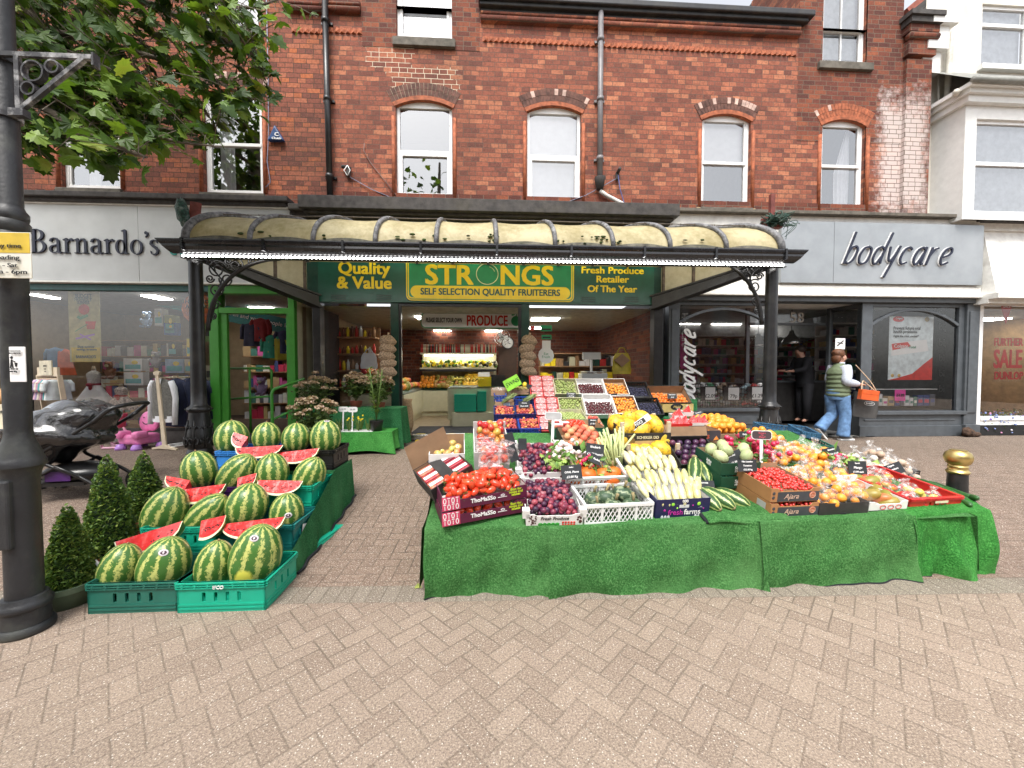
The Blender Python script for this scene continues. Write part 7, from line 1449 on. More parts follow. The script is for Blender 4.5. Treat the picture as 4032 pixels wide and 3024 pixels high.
for a in (('slate price sign for opal plums between plums and the white crates',E2,222,468,388,580,2.98,[('Italian',.13),('OPAL Plums',.2),('£2.00 Kg',.22)],-.3,0,-.07),('slate price sign reading rhubarb at one pound fifty',E2,420,298,565,410,3.24,[('Rhubarb',.22),('£1.50 bunch',.24)],-.3,0,.13),('slate price sign for radish below the rhubarb sign',E2,448,388,560,462,3.16,[('Radish',.3)],-.5,0,.45),('slate sweetcorn sign standing on the corn packs',E3,28,352,178,425,3.18,[('SweetCorn',.32),('60p each',.26)],-.2),
 ('grey slate sign lying on the marrows',E3,462,508,640,590,2.98,[('Marrows',.24),('£2.00   each',.2)],-.5,0,.05),('slate kiwano sign tilted over the custard apples',E3,692,285,865,395,3.2,[('Kiwano',.2),('£1.99',.2)],-.3,0,-.35),('slate sign for mini tomatoes on the custard apple carton',E3,818,345,975,438,2.98,[('Mini London',.19),('Tomatoes',.19),('£13.50 kg',.2)],-.2),('slate radish sign half hidden by the beware sign',E3,832,118,930,165,3.6,[('Radish',.4)],-.2),
 ('slate sign lying between the radishes and the orange bags',E4,108,85,212,108,3.75,[('Oranges £2.99',.4)],-.6),('slate radish price sign at the right of the orange bags',E4,388,82,482,128,3.5,[('Beautiful',.25),('Radish £1.29',.25)],-.3,0,-.2),('slate mango price sign reading one pound ninety nine',E4,520,155,622,222,3.2,[('Spanish',.14),('Mango',.26),('£1.99 each',.2)],-.2,0,.03),('slate organic cucumber sign leaning on the mushroom bags',E4,700,170,812,228,3.4,[('Organic',.2),('Cucumbers',.22),('Each',.2)],-.4,0,-.3),
 ('slate sign back at the left of the plums',E1,770,155,838,245,3.3,[],-.1),('slate sign back with a clip, uppermost above the clear tubs',E1,668,112,742,215,3.28,[],-.1,.3,-.3),('slate sign back with a clip beside the clear tubs',E1,690,205,765,340,3.12,[],-.1,.3,-.3),('slate price sign on the tomato punnets in the rear box',E5,690,470,790,510,4.4,[('Tomatoes',.3),('£2.00',.3)],-.4),('slate price sign reading hazel pears on the rear box',E5,882,440,962,498,4.55,[('Hanpure',.25),('£1.90 kg',.25)],-.2)): chalk(*a)
# box of mixed tomatoes behind the peaches
pos,yaw,w=span(E5,590,602,1015,600,4.2,4.2); T=T_('tomato_box','long dark green carton of mixed tomatoes behind the peaches','box',pos,yaw,.1); carton('carton',w,.4,.11,DGC,M['card'],T); text('writing','BOCIADÓS',.045,MATS['lime_print'],T,(.09,-.002,.05),bold=.001,ext=.0005); mb=MB(); mb.ell((-.06,-.001,.05),(.025,.002,.02),12,6); mb.ell((-.02,-.001,.05),(.025,.002,.02),12,6); obj('printed_tomatoes',mb,MATS['print_red'],T)
SMT=ball('tomato',.024,TOM,(1,1,.88),.1,10,8,GST)
heap(T,'tomato',SMT,None,w*.4,.3,.1,.025,'small orange red tomato in the long dark green carton','tomato','tomatoes in the long dark green carton',x0=-.0,y0=.06,dome=.03,lim=26)
for i,x in enumerate((-.22,-.13,-.2)):
 t=thing('fruit_pack',['flat clear pack of red tomatoes at the left of the dark green carton','second clear pack of red tomatoes in the dark green carton','clear pack of red tomatoes at the back of the dark green carton'][i],'fruit pack',local(T,(x,.1+.1*i,.11)),(.3,0,.1*i)); mb=MB(); mb.box(-.06,.06,-.04,.04,-.02,.02); obj('tray',mb,DK,t,bev=.01); mb=MB(); mb.box(-.055,.055,-.02,.02,.021,.024); obj('label',mb,M['paper'],t)
# ---------------- rear stall against the fruit shop window ----------------
T=thing('market_table','green draped stepped stand against the fruit shop window','table',(wx(2330,1600,6.4),6.4,GB)); X0,X1=at_y(2035,1600,5.35).x,at_y(2800,1600,5.9).x; c=T.location
mb=MB();
for (ya,yb,zt__,x0,x1) in ((5.25,5.75,.62,X0,at_y(2150,1700,5.3).x+.35),(5.35,5.8,.68,at_y(2110,1700,5.4).x,X1-.5),(5.81,6.3,.84,X0+.35,X1),(6.31,6.85,1.08,X0+.35,X1)): mb.box(x0-c.x,x1-c.x,ya-c.y,yb-c.y,0,zt__-GB)
obj('steps',mb,M['turf3'],T); mb=MB(); mb.grid(lambda u,v:(X0-.02-.03*(1-v)+.015*sin(u*16)-c.x,5.2+1.7*u-c.y,.0+(.62+.5*u-GB)*v),26,6); mb.grid(lambda u,v:(X0+.6*u-c.x,5.23-.02*(1-v)+.012*sin(u*20)-c.y,(.62-GB)*v),20,6); obj('turf_skirt',mb,M['turf3'],T)
GRG=fruit('greengage',[(0,(.16,.22,.05)),(.5,(.28,.34,.1)),(1,(.42,.45,.18))],10,.4,.2); GRm=ball('greengage',.0205,GRG,(1,1,1),.1,9,7); CHY=fruit('cherry',[(0,(.03,.003,.006)),(.6,(.09,.006,.014)),(1,(.22,.02,.03))],10,.2,.2,coat=.3); CHm=ball('cherry',.0145,CHY,(1,1,1),.1,8,6,GST); APC=fruit('apricot',[(0,(.66,.16,.02)),(.6,(.76,.3,.04)),(1,(.8,.4,.08))],8,.5,.15); APCm=ball('apricot',.022,APC,(1,1,1),.15,9,7,crease=.06); BLB=fruit('blueberry',[(0,(.01,.01,.025)),(.6,(.03,.03,.07)),(1,(.1,.1,.17))],14,.5,.2); BBm=ball('blueberry',.012,BLB,(1,1,1),0,7,5); SPL=fruit('small_plum',[(0,(.22,.02,.03)),(.45,(.4,.05,.05)),(.75,(.55,.18,.06)),(1,(.65,.42,.1))],8,.35,.35); SPm=ball('plum',.021,SPL,(1,1,1),.1,9,7)
def tray(name,lab,C,x0,x1,yb,y,depth,tilt,h,mo,mi,style=None,back=None,grp=None):
 pos,yaw,w=span(C,x0,yb,x1,yb,y,y); T=thing(name,lab,'box' if not style else 'crate',pos,(tilt,0,yaw),grp)
 if style: crate('shell',w,depth,h,mo,style=style,par=T)
 else: carton('carton',w,depth,h,mo,mi,T,back=back,t=.009)
 return T,w
OLV=mat('pale_olive_crate',(.5,.48,.32),.6); TI=.72
for (lab,C,x0,x1,yb,y,fl,fm,r,n,mo,mi,tl,d) in (
 ('cream tray of greengages in the upper row by the window',E5,603,800,268,6.15,'greengage',GRm,.0205,64,OLV,OLV,TI,.36),('cream tray of greengages in the middle row',E5,645,852,442,5.72,'greengage',GRm,.0205,70,OLV,OLV,TI,.36),
 ('white tray of dark cherries in the upper row by the window',E5,797,1025,268,6.15,'cherry',CHm,.0145,130,M['wcard'],M['wcard'],TI,.36),('white tray of dark cherries with bare card at the top, middle row',E5,860,1110,440,5.7,'cherry',CHm,.0145,150,M['wcard'],M['wcard'],TI,.42),
 ('white tray of orange apricots in the upper row by the window',E5,1030,1218,272,6.2,'apricot',APCm,.022,44,M['wcard'],M['card'],TI,.38),('white tray of orange apricots in the middle row',E6,52,245,432,5.75,'apricot',APCm,.022,56,M['wcard'],M['card'],TI,.38)):
 T,w=tray('fruit_tray',lab,C,x0,x1,yb,y,d,tl,.09,mo,mi); row='upper' if y>6 else 'middle'
 heap(T,fl,fm,None,w*.9,d*(.7 if fl=='cherry' or (fl=='apricot' and row=='upper') else .92),.055,r,'%s in the %s row tray by the fruit shop window'%(fl,row),fl,'%ss in the %s row tray'%(fl,row),y0=.015,lim=n,jit=.5,sq=.97,dome=.01)
for lab,C,x0,x1,yb,y in (('black mesh crate of blueberries in the upper row by the window',E6,158,345,292,6.2),('black mesh crate of blueberries in the middle row',E6,250,445,440,5.75)):
 T,w=tray('plastic_crate',lab,C,x0,x1,yb,y,.36,TI,.09,M['blackp'],None,'mesh'); row='upper' if y>6 else 'middle'
 heap(T,'blueberry',BBm,None,w*.88,.26,.05,.0125,'dark blueberry in the %s row black crate'%row,'blueberry','blueberries in the %s row crate'%row,y0=.015,lim=130,jit=.6,sq=1)
T,w=tray('clementine_box','brown and black printed carton of clementines in the upper row at the right',E6,345,668,352,6.1,.36,.7,.12,mat('clementine_print',(.035,.03,.02),.5),M['card'],back=.16); heap(T,'clementine',CLm,None,w*.88,.33,.085,.028,'clementine in the dark printed carton at the right','clementine','clementines',y0=.02,lim=46,jit=.4)
P0=E6(440,390);P1=E6(698,385); T=thing('clementine_box','gold printed carton edge under the clementines','box',(at_y(*P0,5.95)+at_y(*P1,5.95))/2,(.05,0,0)); wq=(at_y(*P1,5.95)-at_y(*P0,5.95)).length; carton('carton',wq,.3,.13,mat('gold_print',(.45,.33,.12),.5),M['card'],T); mb=MB(); mb.ell((-.02,-.001,.085),(.1,.003,.055),18,8); obj('oval',mb,M['ink'],T); text('writing','Maiki',.055,MATS['gold_print'],T,(-.02,-.006,.085),shear=.2,bold=.001,ext=.0004)
# red trays with punnets
for lab,x0,x1,yb,y,nr in (('tall red tray of clear fruit punnets in the upper row',400,612,285,6.2,4),('red tray of clear fruit punnets in the middle row',440,640,440,5.75,3),('red tray of clear fruit punnets in the bottom row',470,660,560,5.35,2)):
 T,w=tray('plastic_tray',lab,E5,x0,x1,yb,y,.11*nr+.03,.85,.05,M['redp'],M['redp'])
 for i in range(nr):
  for j in range(2):
   t=thing('fruit_punnet','clear punnet of red fruit in the %s row red tray'%('upper' if y>6 else 'middle' if y>5.5 else 'bottom'),'punnet',local(T,((j-.5)*w*.47,.07+.11*i,.045)),(.85,0,0),'punnets in the red trays, %s row'%('upper' if y>6 else 'middle' if y>5.5 else 'bottom')); a=w*.21
   mb=MB(); mb.box(-a,a,-.048,.048,-.03,.02); obj('fruit',mb,fruit('redcurrant',[(0,(.3,.02,.03)),(.5,(.55,.1,.1)),(1,(.7,.4,.35))],60,.4,.1) if 'redcurrant' not in bpy.data.materials else bpy.data.materials['redcurrant'],t,bev=.01); mb=MB(); mb.grid(lambda u,v:(-a+2*a*u,-.05+.1*v,.026+.006*sin(u*11+v*17)),8,8); obj('film',mb,M['film'],t)
# blue crates of small plums
for i,(lab,x0,x1,yb,y) in enumerate((('navy mesh crate of small mixed plums, lower left of the rear stall',118,302,588,5.3),('blue mesh crate of small mixed plums, lower right of the pair',305,487,585,5.3),('navy mesh crate of small mixed plums, upper left of the rear stall',95,272,465,5.62),('navy mesh crate of small mixed plums, upper right of the pair',272,446,460,5.62))):
 T,w=tray('plastic_crate',lab,E5,x0,x1,yb,y,.34,.3,.11,M['navyp'] if i!=1 else mat('royal_blue_plastic',(.02,.06,.3),.4),None,'mesh')
 heap(T,'cherry_plum',SPm,None,w*.86,.31,.1,.021,'small red and yellow plum in the %s pair of blue crates'%('lower' if i<2 else 'upper'),'plum','small plums in the %s blue crates'%('lower' if i<2 else 'upper'),y0=.02,dome=.03,lim=50,jit=.5)
for lab,x0,x1,yt,yb,y,m in (('blue crate with asparagus at the left of the rear stall',262,430,285,360,6.0,MATS['royal_blue_plastic']),('blue crate behind the small carton at the left end of the rear stall',97,200,258,300,6.05,MATS['royal_blue_plastic'])):
 T,w=tray('plastic_crate',lab,E5,x0,x1,yb,y,.3,.1,.15 if 'asp' in lab else .1,m,None,'mesh')
T,w=tray('carton_box','small brown carton with a white sheet at the left end of the rear stall',E5,105,262,372,5.95,.25,.1,.13,M['card'],M['card']); mb=MB(); mb.add([(-.02,-.003,.02),(.08,-.003,.02),(.08,-.003,.12),(-.02,-.003,.12)],[(0,1,2,3)]); obj('paper_sheet',mb,mat('blue_paper',(.45,.58,.68),.7),T)
for lab,x0,x1,yb,y in (('small brown carton on top at the left of the rear stall',70,210,252,6.3),('small carton of gold kiwis and pears on top of the rear stall',245,385,240,6.3)):
 T,w=tray('carton_box',lab,E5,x0,x1,yb,y,.25,.15,.09,M['card'],M['card'])
 if 'gold' in lab: heap(T,'kiwi',ball('kiwi',.026,fruit('kiwi',[(0,(.25,.2,.06)),(1,(.45,.36,.1))],9,.7,.1),(1,1,1.2),0,9,7),None,w*.85,.2,.09,.027,'golden kiwi in the small top carton','kiwi','golden kiwis',lim=12); put(T,ball('lemon',.04,fruit('lemon',[(0,(.75,.5,.03)),(1,(.8,.6,.05))],6,.4,.1),(1,1,1.2),0,10,8),'lemon',[(.08,.1,.14)],'single yellow fruit on the small top carton','fruit',None)
 else: mb=MB(); mb.ell((0,.1,.09),(w*.4,.08,.04),14,8,fn=lambda q:1+.15*sin(q.x*17+q.y*9)); obj('packs',mb,M['film'],T)
ASP=mat('asparagus',(.2,.26,.09),.6,var=.4,sc=25)
for lab,x,y,yy,rz in (('left bundle of asparagus spears on the blue crates',215,275,5.92,.6),('right bundle of asparagus spears on the blue crates',390,270,5.92,.6)):
 mb=MB(); r5=random.Random(len(lab))
 for i in range(26): a=Vector((r5.gauss(0,.02),r5.gauss(0,.02),r5.gauss(0,.015))); mb.tube([a-Vector((.1,0,0)),a+Vector((.07,0,0)),a+Vector((.11,r5.gauss(0,.01),r5.gauss(0,.015)))],[.005,.006,.003],5)
 o=obj('asparagus_bundle',mb,ASP,label=lab,cat='asparagus'); o.location=at_y(*E5(x,y),yy); o.rotation_euler=(0,-.5,rz*.4)
T=chalk('lime green card sign reading suns, tilted above the rear stall',E5,180,95,315,190,6.2,[('SWNS',.5)],-.1,0,-.5,m=mat('lime_card',(.25,.6,.04),.6),ink=M['ink'],cat='card sign',name='card_sign')
for a in (('slate price sign on the upper greengage tray',E5,700,222,778,265,6.05,[('Greengage',.3),('£3.99 kg',.3)],-.3),('slate price sign reading Victoria plums on the blue crates',E5,300,298,393,350,5.7,[('Victoria',.25),('Plums £2.99',.25)],-.2),('slate price sign on the upper apricot tray',E5,1048,232,1125,270,6.05,[('Apricots',.35)],-.3),('grey slate sign by the upper blueberry crate',E6,198,252,285,292,6.0,[],-.4,0,-.1),('slate price sign among the clementines',E6,482,230,562,275,6.05,[('Clementines',.25),('£2.49',.25)],-.3),('slate price sign at the right over the melon trays',E6,700,425,788,468,4.6,[('Melon',.3),('£1.75',.3)],-.3),('slate price sign leaning under the chemist window display',E6,698,372,780,410,5.6,[('Punnets £1',.3)],-.5,0,-.2),('slate sign back stuck in the small top carton',E5,360,155,410,225,6.3,[],-.1,0,.2)): chalk(*a)
for lab,x0,x1,yb,y in (('cream tray of small greengages in the bottom row',650,870,492,5.0),('brown tray of nectarines in the bottom row beside the hazel sign',905,1010,552,5.0)):
 T,w=tray('fruit_tray',lab,E5,x0,x1,yb,y,.34,.3,.08,OLV if 'cream' in lab else M['card'],OLV if 'cream' in lab else M['wcard']); heap(T,'greengage' if 'cream' in lab else 'nectarine',GRm if 'cream' in lab else NEm,None,w*.86,.3,.07,.0205 if 'cream' in lab else .034,('small greengage' if 'cream' in lab else 'nectarine')+' in the bottom row tray','greengage' if 'cream' in lab else 'nectarine','fruit in the bottom row tray '+('of greengages' if 'cream' in lab else 'of nectarines'),lim=50)
# ---------------- street furniture and charity shop rails ----------------
q=at_y(3773,1801,3.1); g=gz(3.1); T=thing('bollard','black bollard with a gold ball top beyond the right end of the stall','bollard',(q.x,3.1,g)); zc=q.z-g
mb=MB(); mb.lathe([(.1,0),(.1,.05),(.078,.08),(.074,.12),(.064,zc-.14),(.07,zc-.135)],24); obj('post',mb,M['black'],T)
mb=MB(); mb.lathe([(.07,zc-.135),(.076,zc-.12),(.064,zc-.105),(.06,zc-.085),(.066,zc-.075),(.06,zc-.062),(.078,zc-.045),(.088,zc-.015),(.089,zc+.012),(.078,zc+.042),(.058,zc+.058),(.053,zc+.06),(.053,zc+.066),(.001,zc+.07)],28); obj('ball_top',mb,M['brass'],T)
def garment(name,mb,m,par): return obj(name,mb,m,par)
def shirt(w,h,d=.09,seed=0,flare=1.08):
 mb=MB(); r=random.Random(seed)
 prof=[(0,.05,.03),(.03,.1,.04),(.07,.8,.7),(.12,.95,.9),(.3,.92,1),(.6,.97,1),(1,flare,1)]
 def ring(t):
  for i in range(len(prof)-1):
   if prof[i][0]<=t<=prof[i+1][0]: f=(t-prof[i][0])/(prof[i+1][0]-prof[i][0]); return prof[i][1]*(1-f)+prof[i+1][1]*f,prof[i][2]*(1-f)+prof[i+1][2]*f
 def fn(u,v):
  a,b=ring(v); k=1+.1*sin(u*2*pi*3+seed)*v; return (w/2*a*cos(2*pi*u)*k,d/2*b*sin(2*pi*u)*(1+.3*sin(u*2*pi*5+seed)*v),-h*v)
 mb.grid(fn,24,16)
 return mb
def sleeves(w,h,L,seed=0,r=.05):
 mb=MB()
 for s in (1,-1): mb.tube([(s*w*.4,0,-h*.09),(s*w*.52,.0,-h*.25),(s*w*.56,.01,-h*.5),(s*w*.55,-.01,-L)],[r*.9,r,r*.85,r*.8],9)
 return mb
def hanger(par,loc,rz):
 mb=MB(); mb.tube([(-.18,0,-.07),(0,0,0),(.18,0,-.07)],.008,5); mb.tube([(0,0,0),(0,0,.04),(.015,0,.06),(.0,0,.075),(-.015,0,.065)],.003,5); return mb
NAT=mat('beech_wood',(.62,.52,.38),.55,var=.08)
def rail(lab,fx,fy,H,ang,sign):
 p=at_g(*C4(fx,fy)); T=thing('clothes_rail',lab,'clothes rail',p,ang); W=.85
 for y in (0,W):
  mb=MB(); mb.prism([(-.24,0),(-.24,.03),(-.1,.06),(-.04,.085),(.04,.085),(.1,.06),(.24,.03),(.24,0),(.1,.015),(-.1,.015)],y-.02,y+.02); obj('foot',mb,NAT,T,bev=.004)
  mb=MB(); mb.add([(-.04,y-.015,.05),(.04,y-.015,.05),(.04,y+.015,.05),(-.04,y+.015,.05),(-.14,y-.015,H),(-.08,y-.015,H),(-.08,y+.015,H),(-.14,y+.015,H)],[(0,3,2,1),(4,5,6,7),(0,1,5,4),(1,2,6,5),(2,3,7,6),(3,0,4,7)]); obj('post',mb,NAT,T,bev=.006)
 mb=MB(); mb.tube([(-.1,0,H-.06),(-.1,W,H-.06)],.014,8); obj('hanging_bar',mb,NAT,T); mb=MB()
 for x in (-.12,0,.12): mb.tube([(x,0,.05),(x,W,.05)],.009,6)
 obj('shoe_bar',mb,M['plaswhite'],T)
 mb=MB(); mb.prism([(-.16,H-.02),(-.06,H-.02),(-.05,H+.03),(-.11,H+.05),(-.17,H+.03)],-.02,.02) if not sign else mb.box(-.13,-.1,.02,W-.02,H-.02,H+.13); obj('top_board',mb,NAT,T)
 return T,W,H
# rail seen end-on by the canopy post, with waistcoat and jackets
T1,W1,H1=rail('pale wooden clothes rail with suits standing beside the left canopy post',1078,1612,1.22,R(-14),False)
def hang(rail_,lab,y,build,m,cat,grp=None,x=-.1):
 r,W,H=rail_; pos=local(r,(x,y,H-.06)); t=thing('hanging_garment',lab,cat,pos,(0,0,r.rotation_euler.z),grp); return t
RL1=(T1,W1,H1)
t=hang(RL1,'grey checked waistcoat over a white shirt on the front of the suit rail',.06,None,None,'waistcoat'); mb=shirt(.42,.66,.1,1,1.0); obj('waistcoat',mb,mat('grey_check',(.16,.155,.14),.85,var=.25,sc=40),t); obj('shirt_sleeves',sleeves(.44,.66,.76,0,.046),M['wcloth'],t); mb=MB(); mb.prism([(-.06,-.01),(0,-.26),(.06,-.01)],-.062,-.05); mb.grid(lambda u,v:(.2*cos(2*pi*u),.05*sin(2*pi*u),-.62-.1*v),18,3); obj('shirt',mb,M['wcloth'],t); mb=MB()
for k in range(4): mb.ell((.012,-.058,-.32-.08*k),(.008,.004,.008),6,4)
obj('button',mb,M['ink'],t); obj('hanger',hanger(t,0,0),M['mwood'],t)
for k,(y,lab) in enumerate(((.3,'navy boys suit jacket on the rail behind the waistcoat'),(.5,'second navy suit jacket further back on the suit rail'),(.7,'darkest navy suit at the back of the suit rail'))):
 t=hang(RL1,lab,y,None,None,'jacket'); obj('jacket',shirt(.46,.82,.12,k+3,1.02),M['navy'],t); obj('sleeves',sleeves(.48,.8,.74,0,.066),M['navy'],t); obj('hanger',hanger(t,0,0),M['mwood'],t)
T2,W2,H2=rail('pale wooden clothes rail of baby clothes with a sign, half behind the lamp post',470,1600,1.2,R(62),True)
mb=MB(); mb.bx((-.14,.42,H2+.12),(.015,.5,.24)); obj('sign_board',mb,mat('cream_card',(.6,.55,.42),.7),T2);
for txt,z,s in (('BUNDLE',.15,.04),('UNDER',.1,.03),('ITEMS',.06,.03)): text('writing',txt,s,M['ink'],T2,(-.15,.42,H2+z),rot=(R(90),0,R(-90)),ext=.0006)
CL=[(.55,.6,.62),(.7,.7,.68),(.1,.35,.38),(.6,.3,.4),(.72,.7,.6),(.4,.3,.5),(.7,.45,.55),(.05,.06,.12),(.5,.55,.6),(.65,.62,.6)]
for k in range(10):
 t=hang((T2,W2,H2),'small %s baby top on the wooden rail behind the lamp post'%['grey blue','white','teal','dusty pink','cream','mauve','light pink','navy','pale blue','off white'][k],.08+.078*k,None,None,'baby top','baby clothes on the rail'); mm=mat('baby%d'%k,CL[k],.85,var=.15); obj('top',shirt(.28,.34,.06,k),mm,t); obj('sleeves',sleeves(.28,.34,.2,0,.035),mm,t); obj('hanger',hanger(t,0,0),mat('orange_wood',(.5,.24,.08),.5),t)
 t.rotation_euler.z+=R(0)
# pushchair under a black rain cover
pw=at_g(339,2000); T=thing('pushchair','black pushchair under a crumpled shiny plastic cover behind the lamp post','pushchair',(pw.x-.45,pw.y+.25,gz(pw.y)),R(8)); BR_=mat('black_frame',(.012,.012,.013),.3)
for (x,y,r) in ((.52,-.22,.13),(.5,.28,.13),(-.35,-.25,.14),(-.35,.3,.14)):
 mb=MB(); mb.tube([(x+(r-.02)*cos(a),y,r+(r-.02)*sin(a)) for a in [2*pi*k/20 for k in range(20)]],.024,8,closed=True); o=obj('wheel',mb,mat('tyre',(.02,.02,.02),.8),T); mb=MB(); mb.tube([(x,y-.02,r),(x,y+.02,r)],.05,12)
 for k in range(5): a=k*1.257; mb.tube([(x,y,r),(x+(r-.03)*cos(a),y,r+(r-.03)*sin(a))],.008,5)
 obj('rim',mb,M['steel'] if 0 else BR_,o)
mb=MB()
for y in (-.22,.28): mb.tube(spl([(.52,y,.13),(.3,y,.3),(-.05,y,.5),(.15,y,.68),(.5,y,.92)],4),.018,7); mb.tube([(-.35,y,.14),(.1,y,.42),(.3,y,.3)],.018,7)
mb.tube(spl([(.42,-.22,.86),(.58,-.22,1.0),(.66,-.1,1.04),(.66,.18,1.04),(.58,.28,1.0),(.42,.28,.86)],5),.022,8); obj('frame',mb,BR_,T)
CV=mat('shiny_black_cover',(.006,.006,.008),.2,var=.5,sc=7); CV.node_tree.nodes['Principled BSDF'].inputs['Coat Weight'].default_value=1
_t=CV.node_tree; BUMP(_t,_t.nodes['Principled BSDF'],NOI(_t,OC(_t),9,5,.6),1,.06)
mb=MB(); mb.ell((-.15,.03,.72),(.62,.36,.3),36,24,(0,-.28,0),lambda q:1+.1*sin(q.x*7+q.z*5)+.07*sin(q.y*12+q.x*9)); obj('rain_cover',mb,CV,T)
mb=MB(); mb.ell((.12,.03,.3),(.33,.22,.12),18,10); mb.box(-.2,.3,-.18,.24,.2,.24); obj('basket',mb,BR_,T); mb=MB(); mb.box(-.02,.2,-.2,-.195,.26,.36); obj('lining',mb,M['purp'],T)
# shopping bags and sign next to the pushchair
q=at_y(*C4(35,1390),3.2); T=thing('card_sign','cream card sign behind the pushchair at the left edge','sign',q); mb=MB(); mb.box(-.1,.1,0,.006,-.1,.09); obj('card',mb,MATS['cream_card'],T); text('writing',"DON'T PANIC\n£1.00\nEACH",.03,M['ink'],T,(.02,-.002,.0),ext=.0006)
mb=MB(); mb.ell((0,0,0),(.13,.1,.08),16,10); obj('straw_hat',mb,mat('straw',(.4,.24,.1),.8),label='tan hat on the goods stand behind the lamp post',cat='hat',loc=at_y(*C4(20,1275),3.3))
# pink toys
p=at_g(*C4(665,1608)); T=thing('toy_high_chair','pink toy high chair with a lilac tray on the pavement by the shop window','toy chair',p,.3); mb=MB()
for s in (0,.26):
 mb.tube(spl([(0,s,0.02),(.0,s,.3),(.04,s,.36)],3),.018,7); mb.tube(spl([(0,s,.02),(.12,s,.015),(.26,s,.02)],3),.018,7); mb.tube([(.26,s,.02),(.14,s,.4)],.018,7)
mb.tube([(.13,0,.08),(.13,.26,.08)],.012,6); obj('frame',mb,mat('pale_pink',(.75,.42,.55),.35),T)
mb=MB(); mb.bx((.1,.13,.24),(.26,.26,.03)); mb.bx((.2,.13,.44),(.03,.25,.24),(0,.15,0)); obj('seat',mb,mat('coral_pink',(.75,.1,.18),.35),T,bev=.03); mb=MB(); mb.tube(spl([(.18,-.04,.36),(.0,-.06,.36),(-.12,.0,.37),(-.14,.13,.37),(-.12,.26,.37),(0,.32,.36),(.18,.3,.36)],4),.024,8); mb.bx((-.04,.13,.365),(.14,.3,.018)); obj('tray',mb,M['lilac'],T)
p=at_g(*C4(800,1612)); T=thing('toy_armchair','pink toy armchair with a smiling face on its back beside the suit rail','toy chair',p,-.2)
mb=MB(); mb.bx((.1,.18,.16),(.42,.34,.16)); mb.bx((-.05,.05,.24),(.13,.2,.12)); mb.bx((.27,.05,.24),(.13,.2,.12)); obj('seat',mb,M['pink'] if 0 else mat('rose_plastic',(.72,.2,.42),.35),T,bev=.04); mb=MB(); mb.ell((.06,.34,.42),(.15,.05,.17),20,14,(-.15,0,0)); mb.ell((.18,.34,.44),(.15,.05,.18),20,14,(-.15,0,0)); obj('backrest',mb,MATS['rose_plastic'],T)
mb=MB(); mb.tube([(.1+.07*cos(R(t)),.283,.44+.06*sin(R(t))) for t in range(200,345,16)],.007,5); mb.ell((.06,.285,.49),(.01,.006,.014),8,6); mb.ell((.15,.285,.49),(.01,.006,.014),8,6); obj('smile',mb,M['ink'],T)
for x,y in ((-.06,.02),(.24,.02),(-.05,.34),(.36,.3)): mb=MB(); mb.lathe([(.075,0),(.07,.03),(.05,.08),(.04,.085)],14,(x,y,0)); obj('foot',mb,M['lilac'],T)
# ramp handrails by the green door
GR=M['green']
mb=MB(); yy=6.55; A=[at_y(*C4(x,y),yy) for x,y in ((1780,1430),(1775,1245),(1790,1215),(1920,1150))]; mb.tube([Vector((A[0].x,yy,gz(yy))),A[0],A[1],A[2],A[3]+Vector((0,.35,0))],.024,9); B=[at_y(*C4(x,y),yy) for x,y in ((1790,1410),(1880,1350))]; mb.tube([B[0],B[1]+Vector((0,.35,0))],.02,8)
obj('handrail',mb,GR,label='bright green tubular handrail in front of the charity shop door',cat='handrail')
yy=7.45; mb=MB(); f=lambda x,y:at_y(*C4(x,y),yy); mb.tube([f(1475,1080),f(1760,1078),f(1775,1095),f(1775,1440)],.022,8); mb.tube([f(1478,1280),f(1775,1262)],.02,8); mb.tube([f(1630,1080),Vector((f(1630,1080).x,yy,FL))],.02,8); obj('handrail',mb,GR,label='green tubular guard rail just inside the charity shop doorway',cat='handrail')
# ---------------- plants on the draped table by the fruit shop door ----------------
yt=6.75; c=cr(C5,215,1140,600,1415,6.3); T=thing('plant_table','two tier table draped in green turf left of the fruit shop door','table',((c[0]+c[1])/2,6.4,GB)); zA=at_y(*C5(400,1285),6.0).z; zB=at_y(*C5(400,1150),6.6).z; x0=at_y(*C5(30,1300),6.2).x; x1=at_y(*C5(590,1300),6.2).x; k=T.location
def turfbox(xa,xb,ya,yb,zt__,m,seed):
 mb=MB(); r=random.Random(seed); n=40
 per=[(xa,yb),(xa,ya),(xb,ya),(xb,yb)]
 def edge(u):
  t=u*3; i=min(int(t),2); f=t-i; return per[i][0]*(1-f)+per[i+1][0]*f,per[i][1]*(1-f)+per[i+1][1]*f
 def fn(u,v):
  x,y=edge(u); o=.035*v*(1+sin(u*37+seed)); cx,cy=(xa+xb)/2,(ya+yb)/2; return (x+(o if x>cx else -o)*(abs(x-cx)>.4*(xb-xa))-k.x,y-o*(y<cy)-k.y,zt__-(zt__-GB-.03-.03*sin(u*23+seed))*v-k.z)
 mb.grid(fn,48,8); mb.add([(xa-k.x,ya-k.y,zt__-k.z),(xb-k.x,ya-k.y,zt__-k.z),(xb-k.x,yb-k.y,zt__-k.z),(xa-k.x,yb-k.y,zt__-k.z)],[(0,1,2,3)]); return mb
obj('front_tier',turfbox(x0,x1-.03,5.98,6.42,zA,M['turf2'],1),M['turf2'],T); obj('rear_tier',turfbox(x0,x1,6.44,6.95,zB,M['turf3'],2),M['turf3'],T)
HYL=leaf_mat('hydrangea_leaf',[(0,(.03,.06,.012)),(.5,(.06,.11,.025)),(1,(.13,.17,.04))],.2); HYF=leaf_mat('hydrangea_flower',[(0,(.3,.2,.14)),(.4,(.5,.36,.24)),(.7,(.55,.38,.3)),(1,(.5,.5,.28))],.2)
